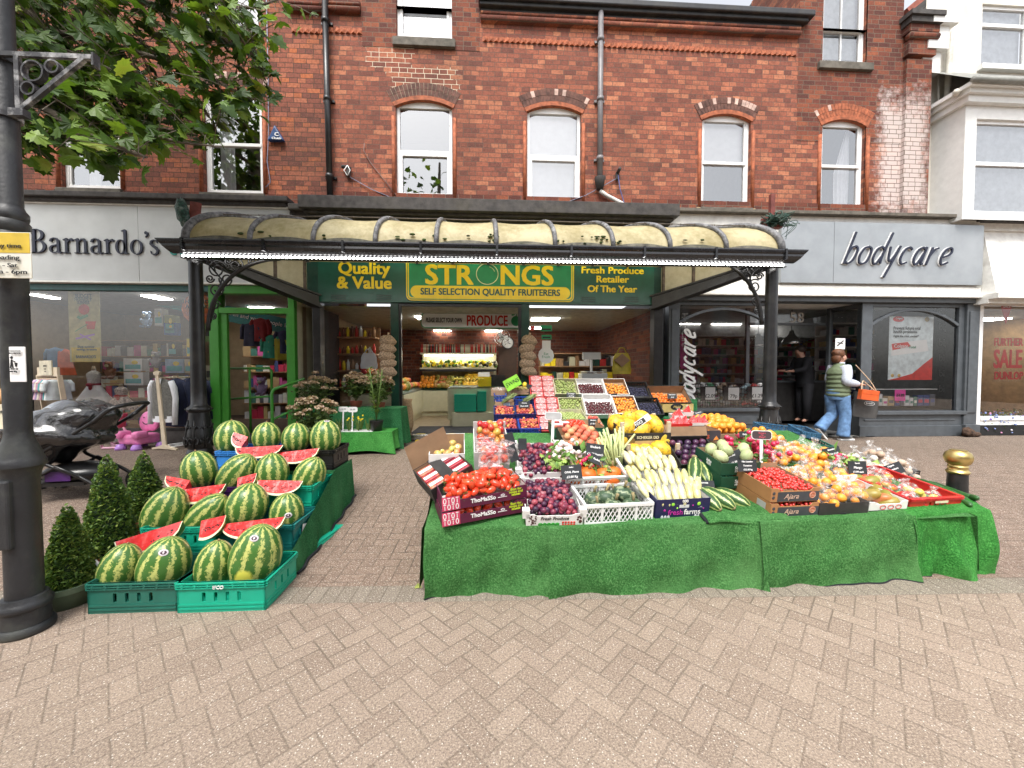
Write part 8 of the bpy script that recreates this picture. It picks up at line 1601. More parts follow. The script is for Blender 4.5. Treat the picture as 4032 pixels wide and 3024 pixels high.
def hydr(lab,C,cx,top,bot,wid,yy,seed,pm,pr=.1):
 p=at_y(*C(cx,bot),yy); q=at_y(*C(cx,top),yy); s_=C(1,0)[0]-C(0,0)[0]; w=wid/2*s_/FPX*yy; H=q.z-p.z; r=random.Random(seed); T=thing('hydrangea',lab,'plant',p); mb=MB(); mb.lathe([(pr*.75,-.16),(pr,-.01),(pr*1.05,0),(pr*.9,0),(.001,-.02)],18); obj('pot',mb,pm,T)
 L=MB();F=MB();St=MB()
 for i in range(26):
  a=r.uniform(0,6.3); rr=w*math.sqrt(r.random())*.9; h=H*(.62+.36*(1-(rr/w)**2))*r.uniform(.8,1.02); e=Vector((rr*cos(a),rr*sin(a)*.8,h)); St.tube([(0,0,-.02),e*.5+Vector((0,0,h*.1)),e],.005,5,cap=False)
  for j in range(16):
   t=r.uniform(.25,.95); c=Vector((e.x*t,e.y*t,e.z*t))+Vector((r.gauss(0,.05),r.gauss(0,.05),r.gauss(0,.03))); s=r.uniform(.03,.055); Mx=Matrix.Translation(c)@Euler((r.uniform(-.9,.9),r.uniform(-.9,.9),r.uniform(0,6))).to_matrix().to_4x4(); L.add([Mx@Vector(v) for v in ((0,-s,0),(s*.55,0,s*.2),(0,s,0),(-s*.55,0,s*.2))],[(0,1,2),(0,2,3)])
  for j in range(44):
   v=Vector((r.gauss(0,1),r.gauss(0,1),abs(r.gauss(0,1)))).normalized()*.058*r.uniform(.8,1.1); c=e+Vector((v.x,v.y,v.z*.7)); s=r.uniform(.009,.015); Mx=Matrix.Translation(c)@Euler((r.uniform(-1,1),r.uniform(-1,1),r.uniform(0,6))).to_matrix().to_4x4(); F.add([Mx@Vector(q_) for q_ in ((-s,-s,0),(s,-s,0),(s,s,0),(-s,s,0))],[(0,1,2,3)])
 obj('stems',St,mat('green_stem',(.1,.13,.05),.7),T); obj('leaves',L,HYL,T); obj('flower_heads',F,HYF,T)
hydr('large faded cream hydrangea nearest the green handrail',C5,110,1080,1300,300,5.9,1,M['turf3']); hydr('tall faded hydrangea behind, against the fruit shop pilaster',C5,130,955,1170,260,6.75,2,PR); hydr('faded hydrangea in a brown pot in the middle of the plant table',C5,360,955,1110,170,6.75,3,PR); hydr('faded hydrangea at the right of the plant table by the door post',C5,490,950,1120,150,6.7,4,PR)
mb=MB(); r=random.Random(5); p=at_y(*C5(475,1288),6.1); T=thing('lily_plant','tall leafy green plant in a black pot on the bright turf table','plant',p); mb.lathe([(.075,0),(.1,.17),(.105,.17),(.105,.19),(.09,.19),(.001,.175)],20); obj('pot',mb,M['blackp'],T); L=MB()
for i in range(8):
 a=r.uniform(0,6.3); P=[(0,0,.18),(.05*cos(a),.05*sin(a),.6),(.1*cos(a),.1*sin(a),1.08*r.uniform(.7,1))]; L.tube(P,.006,5)
 for j in range(34):
  t=r.uniform(.15,1); c=Vector(P[0]).lerp(Vector(P[2]),t); b=r.uniform(0,6.3); s=r.uniform(.06,.11); d=Vector((cos(b),sin(b),.25+.3*r.random()))*s; n=Vector((-sin(b),cos(b),0))*.012; L.add([c,c+d*.5+n,c+d,c+d*.5-n],[(0,1,2,3)])
obj('leaves',L,leaf_mat('lily_leaf',[(0,(.05,.12,.02)),(1,(.2,.3,.08))],.25),T)
c=at_y(*C5(345,1300),6.05); T=thing('plant_tray','white tray of small yellow flowering pots on the turf table','plant tray',c); mb=MB(); mb.box(-.3,.3,-.05,.2,.035,.055)
for i in range(4):
 for j in range(2): mb.lathe([(.045,0),(.06,.036)],12,(-.22+.145*i,.02+.11*j,0))
obj('tray',mb,M['plaswhite'],T); L=MB(); F=MB()
for i in range(8):
 b=Vector((-.22+.145*(i%4),.02+.11*(i//4),.05))
 for j in range(22): a=r.uniform(0,6.3); h=r.uniform(.08,.22); d=Vector((.06*cos(a),.06*sin(a),h)); n=Vector((-sin(a),cos(a),0))*.007; L.add([b+n,b-n,b+d*.7-n,b+d,b+d*.7+n],[(0,1,2,3,4)])
 for j in range(5 if i in(1,2,6) else 0): F.ell(b+Vector((r.gauss(0,.035),r.gauss(0,.035),r.uniform(.15,.24))),.014,6,5)
obj('leaves',L,MATS.get('x') or bpy.data.materials['lily_leaf'],T); obj('flowers',F,M['yellow'],T)
for lab,x,y in (('white plant label stake at the left of the white tray',288,1158),('white plant label stake at the right of the white tray',340,1160)):
 q=at_y(*C5(x,y),6.1); T=thing('plant_label',lab,'label',q,(-.1,0,0)); mb=MB(); mb.prism(rrect(-.075,.075,-.04,.04,.03,4),0,.004); mb.box(-.01,.01,.0,.004,-.42,-.04); obj('label',mb,M['plaswhite'],T); text('writing','£6.99',.035,M['ink'],T,(0,-.002,0),ext=.0006)
# flower bed and litter at the right edge
p=at_g(3960,1712); T=thing('flower_trough','planter of blue and pink bedding flowers under the sale window','planter',(p.x+.3,p.y+.25,GB)); mb=MB(); mb.box(-.75,1.6,-.12,.2,0,.14); obj('trough',mb,M['bcard'],T); L=MB();F=MB()
for i in range(1500):
 c=Vector((r.uniform(-.85,1.6),r.uniform(-.28,.2),r.uniform(.05,.42)*(1 if r.random()<.8 else 1.2))); s=r.uniform(.015,.03); Mx=Matrix.Translation(c)@Euler((r.uniform(-1,1),r.uniform(-1,1),r.uniform(0,6))).to_matrix().to_4x4(); L.add([Mx@Vector(v) for v in ((0,-s,0),(s*.5,0,0),(0,s,0),(-s*.5,0,0))],[(0,1,2,3)])
for i in range(420):
 x=r.uniform(-.8,1.6); F.cur=0 if x<.1 and r.random()<.85 else r.choice([1,1,2,3]); c=Vector((x,r.uniform(-.33,.0),r.uniform(.05,.45))); F.ell(c,r.uniform(.01,.02),6,4)
obj('leaves',L,HYL,T); obj('flowers',F,[mat('blue_flower',(.2,.26,.5),.7,var=.3),mat('pink_flower',(.65,.3,.5),.7),mat('white_flower',(.75,.72,.75),.7),mat('purple_flower',(.2,.1,.45),.7)],T)
q=at_g(*C6(1890,1325)); mb=MB(); mb.ell((0,0,.07),(.14,.08,.09),14,9,(0,.2,.3),lambda q_:1+.25*sin(q_.x*11+q_.y*8)); mb.ell((.15,-.03,.04),(.08,.05,.05),10,7); obj('leaf_litter',mb,mat('rotting_brown',(.07,.04,.025),.95,var=.6,sc=25,bump=1),label='heap of rotting brown leaves at the foot of the grey pilaster',cat='leaf heap',loc=q)
# fallen leaves and litter on the paving
mb=MB(); leaf(mb,Vector((0,0,.01)),.07,.1,.5,.2,.5); obj('fallen_leaf',mb,mat('yellow_leaf',(.3,.34,.08),.7),label='small yellow green leaf fallen on the grey paver band',cat='leaf',loc=at_g(1650,2310))
PAL=[(.6,.6,.62),(.5,.03,.08),(.1,.1,.12),(.55,.1,.3),(.06,.2,.16),(.6,.45,.2),(.05,.07,.2),(.45,.3,.15),(.7,.68,.6)]; PM=[mat('pack%d'%i,c,.4,var=.1) for i,c in enumerate(PAL)]
def shelves(lab,x0,x1,y,z0,z1,n,seed,rz=0,col_=None,wood=None,name='shelf_unit',pal=PM):
 T=thing(name,lab,'shelves',((x0+x1)/2,y,z0),rz); w=(x1-x0)/2; mb=MB(); r=random.Random(seed); H=z1-z0
 for k in range(n+1): z=H*k/n; mb.box(-w,w,0,.35,z-.012,z+.012)
 mb.box(-w,w,.35,.37,0,H); obj('frame',mb,wood or M['plaswhite'],T); mb=MB()
 for k in range(n):
  x=-w+.02
  while x<w-.1: b=r.uniform(.06,.16); h=H/n*r.uniform(.4,.85); mb.cur=r.randrange(len(pal)); mb.box(x,x+b,.03,.25,H*k/n+.013,H*k/n+h); x+=b+.012
 o=obj('stock',mb,pal,T); o['kind']='stuff'; return T
# ---------------- inside the fruit shop ----------------
def tilelight(C,l,t,r,b,z,lab,st=M['lamp']):
 P=[at_z(*C(x,y),z-.01) for x,y in ((l,b),(r,b))]; y0=P[0].y; far=at_z(*C((l+r)/2,t),z-.01).y
 T=thing('ceiling_light',lab,'ceiling light',((P[0].x+P[1].x)/2,y0,z)); w=P[1].x-P[0].x; d=min(1.3,max(.4,far-y0)); mb=MB(); mb.box(-w/2,w/2,0,d,-.03,-.012); obj('diffuser',mb,st,T); mb=MB(); mb.box(-w/2-.02,w/2+.02,-.02,d+.02,-.0119,-.002); obj('frame',mb,M['white'],T)
for a in ((690,602,830,634,'front left ceiling light panel in the fruit shop'),(1108,602,1237,632,'front middle ceiling light panel in the fruit shop'),(1352,604,1506,643,'ceiling light panel behind the right fruit shop window'),(795,698,890,714,'rear left ceiling light panel in the fruit shop'),(1085,698,1178,714,'rear middle ceiling light panel in the fruit shop'),(1338,668,1420,694,'rear right ceiling light panel in the fruit shop')): tilelight(C5,*a[:4],ZC,a[4])
# hanging banner
yb=8.1; c=cr(C5,728,622,1290,698,yb); T=thing('hanging_banner','white banner reading please select your own produce, hung in the doorway','sign',((c[0]+c[1])/2,yb,c[2])); mb=MB(); mb.prism(rrect(c[0],c[1],c[2],c[3],.08),yb,yb+.02); mb.cur=1; mb.prism(rrect(c[0]-.02,c[1]+.02,c[2]-.02,c[3]+.02,.1),yb+.004,yb+.018); obj('board',mb,[M['paper'],M['lgreen']],T,world=1)
fit('lettering','PRODUCE',C5,982,1212,660,yb,M['red'],T,.3,.01); fit('lettering','PLEASE SELECT YOUR OWN',C5,752,955,657,yb,M['ink'],T,.13,.003,.1)
q=pt(C5,1258,662,yb-.01); mb=MB(); mb.ell((q.x,yb-.004,q.z),(.1,.01,.105),16,10); mb.tube([(q.x,yb-.01,q.z+.09),(q.x+.03,yb-.01,q.z+.16)],.012,5); mb.ell((q.x-.05,yb-.01,q.z+.14),(.05,.005,.025),10,5,(0,-.5,0)); obj('printed_apple',mb,M['lgreen'],T,world=1)
def counter(lab,x0,x1,y0,y1,z,slope,fr_,name='produce_counter',axis=0):
 T=thing(name,lab,'counter',((x0+x1)/2,y0,FLS)); cx=(x0+x1)/2; mb=MB(); mb.box(x0-cx,x1-cx,0,y1-y0,.12,z-.12); mb.box(x0-cx+.04,x1-cx-.04,.04,y1-y0-.02,0,.12); obj('body',mb,M['cream'],T,bev=.01); mb=MB()
 mb.add([(x0-cx,0,z-.1),(x1-cx,0,z-.1 if not axis else z-.1),(x1-cx,y1-y0,z-.1+(slope if not axis else 0)),(x0-cx,y1-y0,z-.1+slope)] if not axis else [(x0-cx,0,z-.1+slope),(x1-cx,0,z-.1),(x1-cx,y1-y0,z-.1),(x0-cx,y1-y0,z-.1+slope)],[(0,1,2,3)]); obj('deck',mb,M['dgreen'],T)
 return T
SHAP=[APm[0],APm[1],ORm,PCm,NEm,HNm,mesh('mango',MB().ell((0,0,0),(.05,.045,.07),12,9),MGO)]
def fill(T,x0,x1,y0,y1,z0,dz,kinds,sc,lab,grp,axis=0):
 n=len(kinds)
 for k,(mi,nm) in enumerate(kinds):
  for i in range(4):
   for j in range(4):
    if axis: fx=(i+.5)/4; fy=(k+(j+.5)/4)/n; h=1-fx
    else: fx=(k+(i+.5)/4)/n; fy=(j+.5)/4; h=fy
    o=bpy.data.objects.new(nm,SHAP[mi]); COL.objects.link(o); o.location=(x0+(x1-x0)*fx+rnd.gauss(0,.012),y0+(y1-y0)*fy+rnd.gauss(0,.012),z0+dz*h+.03+rnd.uniform(0,.03)); o.rotation_euler=(rnd.uniform(0,6),rnd.uniform(0,6),0); o.scale=(sc,)*3; tag(o,'%s piled %s'%(nm.replace('_',' '),lab),nm.split('_')[-1],'%s %s'%(nm.replace('_',' '),grp))
xl=at_y(*C5(605,1000),8.2).x
T=counter('long sloping produce counter along the left wall of the fruit shop',xl-.9,xl+.15,7.9,10.3,.8,.5,None,axis=1); fill(T,xl-.75,xl+.12,7.95,10.2,FLS+.72,.45,[(0,'red_apple'),(2,'orange'),(6,'mango'),(3,'peach'),(1,'green_apple'),(2,'orange'),(4,'nectarine')],1.75,'on the left counter inside the fruit shop','on the left counter',1)
xa,xb=at_y(*C5(700,1000),10).x,at_y(*C5(1150,1000),10).x
T=counter('refrigerated produce display across the back of the fruit shop',xa,xb,10.1,10.9,.78,.3,None); fill(T,xa,xb,10.12,10.7,FLS+.7,.28,[(2,'orange'),(6,'avocado_pear'),(1,'green_apple'),(5,'yellow_melon'),(3,'peach')],1.5,'on the back display inside the fruit shop','on the back display')
T=thing('wall_shelf','lit back shelf of lemons and limes in the fruit shop','shelf',((xa+xb)/2,10.9,FLS)); w=(xb-xa)/2; mb=MB(); mb.box(-w,w,-.45,0,1.22,1.26); mb.box(-w,w,-.42,0,1.62,1.66); mb.box(-w,w,-.03,0,.9,1.9); obj('frame',mb,M['cream'],T); mb=MB(); r=random.Random(6)
for i in range(150): mb.cur=r.choice([0,0,1,1,2,3]); mb.ell((r.uniform(-w,w),r.uniform(-.4,-.1),1.3+r.uniform(0,.14)),.045,7,5)
for i in range(70): mb.cur=r.choice([2,3,4]); x=-w+2*w*i/70; mb.lathe([(.03,1.66),(.03,1.8),(.012,1.84),(.012,1.9)],7,(x,-.15,0))
o=obj('stock',mb,[M['yellow'],mat('lime_green',(.12,.26,.04)),mat('bottle_dark',(.04,.03,.02),.3),M['cream'],M['red']],T); o['kind']='stuff'
mb=MB(); mb.box(-w,w,-.46,-.44,1.16,1.22); obj('price_rail',mb,M['ink'],T)
mb=MB(); mb.box(-w+.1,w-.1,-.3,-.26,1.58,1.61); obj('strip_light',mb,M['lamp'],T)
c0=cr(C5,873,1035,1100,1232,8.3); T=counter('cream serving counter end stacked with teal shopping baskets','a' and c0[0],c0[1]+.5,8.3,9.6,c0[3]-FLS+.1,0,None,'serving_counter'); mb=MB(); mb.box(-.55,.55,-.25,-.002,0,.3); obj('basket_plinth',mb,M['cream'],T)
for k,(l,r_,t,b,lab) in enumerate(((910,1036,1080,1172,'left stack'),(1040,1092,1064,1170,'right taller stack'))):
 q=cr(C5,l,t,r_,b,8.1); n=11+k*2
 for i in range(n):
  w=q[1]-q[0]; o=thing('shopping_basket','teal shopping basket nested in the %s by the serving counter'%lab,'basket',((q[0]+q[1])/2,8.1,q[2]+(q[3]-q[2])*i/n),0,'shopping baskets in the '+lab);
  if i==0: mb=MB(); mb.box(-w/2+.01,w/2-.01,.01,.28,0,.03); mb.box(-w/2,w/2,0,.3,.031,.05); bm_=mesh('basket',mb,M['teal'])
  link('basket',bm_,o)
for lab,l,r_,t,b,m in (('yellow box of bananas on the serving counter',1045,1120,975,1030,M['yellow']),('black printed fruit carton on the serving counter',1118,1198,965,1030,M['bcard']),('white carton at the back of the serving counter',1045,1110,950,985,M['wcard'])):
 q=cr(C5,l,t,r_,b,8.6 if 'white' not in lab else 9.1); T=thing('carton_box',lab,'box',((q[0]+q[1])/2,8.6 if 'white' not in lab else 9.1,q[2])); carton('carton',q[1]-q[0],.28,q[3]-q[2],m,M['card'],T)
BAN=fruit('banana',[(0,(.6,.42,.03)),(1,(.72,.58,.08))],6,.5,.1)
for i in range(7):
 mb=MB(); mb.tube([(0,-.02,0),(.0,-.06,.03),(0,-.15,.05),(0,-.22,.03),(0,-.25,.0)],[.008,.018,.02,.016,.006],7); o=obj('banana',mb,BAN,label='yellow banana in the bunch on the serving counter',cat='banana',group='bananas on the counter'); o.location=at_y(*C5(960+i*13,1005),8.55); o.rotation_euler=(-.2,.1*i-.3,.25*i-.8)
q=at_y(*C5(1212,785),10.9); T=thing('wall_clock','round white clock on the back wall of the fruit shop','clock',q); mb=MB(); mb.ell((0,0,0),(.17,.02,.17),24,8); obj('face',mb,M['paper'],T); mb=MB(); mb.strip([(.165*cos(R(t)),.165*sin(R(t))) for t in range(0,360,15)],.03,-.03,0,True); mb.strip([(0,0),(.02,.11)],.014,-.03,-.022); mb.strip([(0,0),(.08,-.03)],.016,-.03,-.022); obj('rim_and_hands',mb,M['ink'],T)
q=at_y(*C5(1180,755),10); T=thing('wall_fan','small grey cage fan on the fruit shop wall','fan',q); mb=MB()
for r_ in (.2,.14,.07): mb.tube([(r_*cos(a),-.05,r_*sin(a)) for a in [2*pi*k/20 for k in range(20)]],.008,4,closed=True)
for k in range(12): a=k*pi/6; mb.tube([(0,-.09,0),(.2*cos(a),-.05,.2*sin(a))],.004,4)
obj('cage',mb,M['steel'],T); mb=MB()
for k in range(3): a=k*2.09; mb.bx((.08*cos(a),-.04,.08*sin(a)),(.15,.01,.09),(.3,-a,0))
obj('blades',mb,M['plaswhite'],T); mb=MB(); mb.tube([(0,0,0),(0,.3,-.12),(0,.6,-.14)],.02,7); obj('arm',mb,M['steel'],T)
mb=MB(); a=cr(C5,1160,808,1262,1000,10.95); mb.box(a[0],a[1],10.95,11,FLS,a[3]); o=obj('inner_door',mb,mat('dark_brown_door',(.05,.022,.012),.5),ST,world=1)
shelves('stocked shelf unit behind the right fruit shop window',at_y(*C5(1400,900),9.4).x,at_y(*C5(1980,900),9.4).x,9.5,FLS,2.0,5,31,wood=M['mwood'],pal=[M['dgreen'],M['yellow'],M['cream'],M['mwood'],M['plaswhite'],M['bcard'],M['red']])
# nut bags hung on the door posts, sack, carrier bags
NUT=mat('monkey_nut_net',(.5,.36,.24),.8,var=.5,sc=45,bump=1,bs=80)
for lab,xs in (('left','480,552'),('right','1262,1390')):
 l,r_=[float(v) for v in xs.split(',')]
 for i in range(5):
  q=at_y(*C5((l+r_)/2+rnd.uniform(-8,8)+(22 if lab=='left' else 0),772+i*43),7.05 if lab=='right' else 7.05); mb=MB(); mb.ell((0,0,0),(.15,.1,.1),16,10,(0,rnd.uniform(-.3,.3),0),lambda v:1+.08*sin(v.x*9+v.z*7)); mb.tube([(0,0,.08),(.01,0,.14)],.02,6); o=obj('nut_bag',mb,NUT,label='net bag of monkey nuts hanging on the %s door post of the fruit shop'%lab,cat='bag of nuts',group='nut bags on the %s door post'%lab,loc=q)
q=at_y(*C5(628,1240),7.5); mb=MB(); mb.lathe([(.13,0),(.16,.1),(.16,.35),(.13,.55),(.15,.62)],14); obj('potato_sack',mb,mat('hessian',(.36,.25,.14),.95,var=.25,sc=40,bump=.6),label='brown paper sack standing just inside the fruit shop door',cat='sack',loc=(q.x,7.6,FLS))
def bag(lab,C,l,t,r_,b,y,m,name='carrier_bag'):
 q=cr(C,l,t,r_,b,y); w,h=q[1]-q[0],q[3]-q[2]; T=thing(name,lab,'bag',((q[0]+q[1])/2,y,q[2])); mb=MB()
 def fn(u,v): a=2*pi*u; k=1-.35*max(0,v-.65)/.35; return (w/2*cos(a)*k*(1+.05*sin(v*9)),.05*sin(a)*(1-v*.6),h*.8*v)
 mb.grid(fn,20,10); obj('body',mb,m,T); mb=MB()
 for s in (-1,1): mb.tube([(s*w*.28,0,h*.76),(s*w*.12,0,h*.98),(0,0,h)],.012,5)
 obj('handles',mb,m,T); return T
bag('yellow carrier bag hanging in the right fruit shop window',C5,1800,812,1904,960,7.5,mat('yellow_bag',(.62,.5,.04),.45)); bag('white carrier bags hanging in the left fruit shop window',C5,385,820,478,930,7.5,M['wcloth']); q=cr(C5,1810,845,1900,920,7.42); mb=MB(); m_=((q[0]+q[1])/2,(q[2]+q[3])/2); mb.prism([(q[0],m_[1]),(m_[0],q[2]),(q[1],m_[1]),(m_[0],q[3])],7.42,7.425); obj('paper_square',mb,M['card'],label='diamond of brown card hung on the yellow carrier bag',cat='card')
for lab,l,t,r_,b,m in (('upper green hygiene sticker on the right window',1398,686,1460,720,M['lgreen']),('lower green hygiene sticker on the right window',1402,740,1458,765,M['lgreen']),('white sticker with a green heart on the right window',1405,772,1453,818,M['paper']),('red and white shield sticker high on the right window',1340,690,1362,715,M['red'])):
 q=cr(C5,l,t,r_,b,YS+.004); T=thing('window_sticker',lab,'sticker',((q[0]+q[1])/2,YS+.002,q[2])); mb=MB(); mb.box(q[0],q[1],YS,YS+.003,q[2],q[3]); obj('sticker',mb,m,T,world=1)
 if 'green hy' in lab: mb=MB(); mb.box(q[0]+.02,q[1]-.02,YS-.002,YS-.0005,q[2]+.02,q[2]+.05); obj('print',mb,M['ink'],T,world=1)
q=at_y(*C5(1427,856),YS); T=thing('window_sticker','round white sticker on the right fruit shop window','sticker',q); mb=MB(); mb.ell((0,0,0),(.15,.003,.155),24,6); obj('sticker',mb,M['paper'],T); text('writing','Eat\nFresh',.07,M['lgreen'],T,(0,-.004,0),ext=.0005,line=.8)
q=at_y(*C5(1690,985),7.6); T=thing('weighing_scales','white counter scales behind the right fruit shop window','scales',q); mb=MB(); mb.box(-.25,.25,-.15,.2,0,.1); mb.box(-.2,.2,-.12,.18,.12,.14); obj('body',mb,M['plaswhite'],T,bev=.01); mb=MB(); mb.box(-.02,.02,.1,.14,.14,.4); mb.box(-.18,.18,.08,.13,.38,.52); obj('display',mb,M['plaswhite'],T)
mb=MB(); a=sx(2090),sx(2560); mb.box(a[0],a[1],7.6,8.1,FLS,FLS+.85); obj('window_counter',mb,M['cream'],label='cream counter behind the right fruit shop window',cat='counter')
T=thing('wall_shelf','wooden shelves of jars behind the left fruit shop window','shelf',(at_y(*C5(330,800),8.3).x,8.3,FLS)); mb=MB(); [mb.box(-.5,.5,0,.3,z,z+.03) for z in (.8,1.15,1.5,1.85)]; mb.box(-.52,.52,.3,.33,0,2.1); obj('frame',mb,M['mwood'],T); mb=MB(); r=random.Random(9)
for z in (.83,1.18,1.53,1.88):
 for i in range(11): mb.cur=r.randrange(5); h=r.uniform(.12,.24); mb.lathe([(.035,0),(.035,h*.7),(.018,h*.85),(.018,h)],8,(-.46+.09*i,.12,z))
o=obj('stock',mb,[M['red'],M['yellow'],M['mwood'],M['plaswhite'],mat('sauce_brown',(.12,.04,.02),.3)],T); o['kind']='stuff'
# ---------------- inside the chemist ----------------
zc=zB0+.28
for a in ((440,668,612,685,'ceiling light panel near the left of the chemist'),(240,668,375,684,'leftmost ceiling light panel of the chemist'),(670,668,790,685,'ceiling light panel of the chemist behind the canopy post'),(460,708,606,721,'second row ceiling light panel of the chemist'),(340,738,420,748,'rear ceiling light panel of the chemist')): tilelight(C6,*a[:4],zc,a[4])
shelves('back wall shelves of hair products in the chemist, left part',bx(240,900,11),bx(820,900,11),11.2,FLS,2.6,8,1); shelves('shelves behind the till in the chemist doorway',bx(800,900,10.4),bx(1060,900,10.4),10.4,FLS,2.5,8,2); shelves('shelves of boxed gifts beside the splayed chemist window',bx(1090,900,9.2),bx(1500,900,9.2),9.2,FLS,2.75,8,3); shelves('dark back shelves behind the chemist toothpaste poster',bx(1480,900,9.0),bx(1860,900,9.0),9.1,FLS,2.6,6,5)
for lab,x,y,yy in (('chrome bell pendant lamp in the chemist doorway',890,770,8.6),('smaller chrome bell pendant lamp behind the canopy post',700,785,9.2)):
 q=at_y(*C6(x,y),yy); T=thing('pendant_lamp',lab,'lamp',q); mb=MB(); mb.lathe([(.2,-.12),(.19,-.08),(.15,.0),(.08,.07),(.05,.12),(.05,.18)],20); obj('shade',mb,M['steel'],T); mb=MB(); mb.tube([(0,0,.18),(0,0,zc-q.z)],.008,5); obj('cord',mb,M['ink'],T)
q=cr(C6,810,1035,1045,1240,8.7); T=thing('till_counter','dark till counter inside the chemist doorway','counter',((q[0]+q[1])/2,8.7,FLS)); w=(q[1]-q[0])/2+.3; mb=MB(); mb.box(-w,w,0,.6,0,.9); obj('body',mb,M['bcard'],T); mb=MB(); mb.box(-w,w,-.05,.65,.9,.94); obj('worktop',mb,M['grey'],T); mb=MB(); mb.box(.15,.5,.1,.3,.95,1.2); obj('till',mb,M['ink'],T,bev=.02)
def basket(lab,l,r_,t,b,price,m,cm):
 q=cr(C6,l,t,r_,b,YS+.25); T=thing('wire_basket',lab,'basket',((q[0]+q[1])/2,YS+.2,q[2])); w=(q[1]-q[0])/2-.02; h=q[3]-q[2]; mb=MB()
 for k in range(9): x=-w+2*w*k/8; mb.tube([(x,0,0),(x,0,h)],.004,4)
 for k in range(6): mb.tube([(-w,0,h*k/5),(w,0,h*k/5),(w,.25,h*k/5),(-w,.25,h*k/5)],.004,4,closed=True)
 obj('wire',mb,M['ink'],T); mb=MB(); r=random.Random(l)
 for i in range(40): mb.cur=r.randrange(len(cm)); mb.bx((r.uniform(-w*.9,w*.9),r.uniform(.03,.22),r.uniform(.04,h*1.0)),(.09,.06,.05),(r.uniform(-.5,.5),r.uniform(-.5,.5),r.uniform(-.5,.5)))
 obj('goods',mb,cm,T,bev=.008); mb=MB(); mb.box(-w*.72,w*.75,-.02,-.006,h*.3,h*.92); mb.cur=1; mb.box(-w*.3,w*.7,-.024,-.0201,h*.34,h*.88); obj('price_card',mb,[M['ink'],M['paper']],T); text('writing',price,.1,M['ink'],T,(w*.2,-.026,h*.5),bold=.001,ext=.0005)
GG=[mat('pack_green',(.1,.42,.22),.4),M['paper']]
basket('wire basket of green packets priced two pounds nine in the chemist window',345,466,1030,1160,'£2.09',0,GG); basket('wire basket of tan sponges priced seventy nine pence in the chemist window',470,602,1032,1160,'79p',0,[mat('pack_tan',(.5,.4,.3),.6),M['paper']]); basket('wire basket of striped packs priced one pound twenty nine in the chemist window',606,732,1030,1158,'£1.29',0,[mat('pack_ice',(.45,.62,.68),.4),M['paper'],M['red']]); basket('wire basket behind the bodycare lettering in the chemist window',240,340,1040,1160,'£1.49',0,GG+[M['grey']])
def poster(name,lab,C,l,t,r_,b,y,m,cat='poster'):
 q=cr(C,l,t,r_,b,y); T=thing(name,lab,cat,((q[0]+q[1])/2,y,q[2])); mb=MB(); mb.box(q[0],q[1],y,y+.006,q[2],q[3]); obj('sheet',mb,m,T,world=1); return T,q
T,q=poster('hanging_sign','narrow pink hair care sign in the chemist window',C6,258,745,300,942,YS+.1,mat('raspberry',(.42,.04,.17)),'sign'); o=text('writing','Hair Care',.16,M['paper'],T,(0,-.003,.75),rot=(R(90),R(90),0),ext=.0006)
T,q=poster('poster','large white and red toothpaste poster in the chemist window',C6,1443,645,1693,1005,YS+.15,mat('poster_ice',(.68,.76,.78),.4)); y=YS+.15; W_=q[1]-q[0]; H_=q[3]-q[2]
mb=MB(); mb.prism([(q[0],q[2]),(q[1],q[2]),(q[1],q[2]+H_*.36),(q[1]-W_*.2,q[2]+H_*.25),(q[1]-W_*.45,q[2]+H_*.1),(q[0]+W_*.2,q[2]+H_*.03)],y-.003,y-.0005); mb.prism([(q[0]+W_*.08,q[2]+H_*.47),(q[0]+W_*.5,q[2]+H_*.53),(q[0]+W_*.42,q[2]+H_*.6),(q[0]+W_*.06,q[2]+H_*.57)],y-.005,y-.0032); mb.ell((q[0]+W_*.2,y-.001,q[3]-H_*.04),(W_*.13,.003,H_*.045),14,6); obj('red_print',mb,mat('poster_red',(.6,.03,.02)),T,world=1)
mb=MB(); mb.prism([(q[0]+W_*.06,q[2]+H_*.38),(q[0]+W_*.9,q[2]+H_*.46),(q[0]+W_*.85,q[2]+H_*.64),(q[0]+W_*.05,q[2]+H_*.58)],y-.0032,y-.0005); obj('carton_print',mb,M['paper'],T,world=1)
for s,a,b_,yy,h,m in (('Prevent future oral',1470,1622,710,.09,M['ink']),('health problems.',1470,1605,733,.09,M['ink']),('Fight the root causes*',1470,1612,757,.06,M['ink']),('Colgate',1472,1552,815,.09,M['paper']),('Total',1556,1596,818,.07,M['lgreen']),('Colgate',1482,1520,656,.05,M['paper'])): fit('writing',s,C6,a,b_,yy,y-.005,m,T,h,.001,ext=.0006)
mb=MB(); [mb.ell((q[0]+W_*f,y-.002,q[2]+H_*.07),(.035,.003,.035),12,6) for f in (.1,.25)]; mb.ell((q[1]-W_*.15,y-.002,q[3]-H_*.04),(.05,.003,.05),12,6); obj('gold_seals',mb,M['brass'],T,world=1)
for k in range(6): yy=620+k*88; T,q=poster('wall_panel','dark panel printed big, %s in the column at the right of the chemist window'%['topmost','second','third','fourth','fifth','lowest'][k],C6,1718,yy-38,1790,yy+40,YS+.5,mat('panel_grey',(.05,.055,.06)),'panel'); fit('writing','big',C6,1728,1782,yy,YS+.5,mat('dim_white',(.4,.4,.4)),T,.2,.004,ext=.0006)
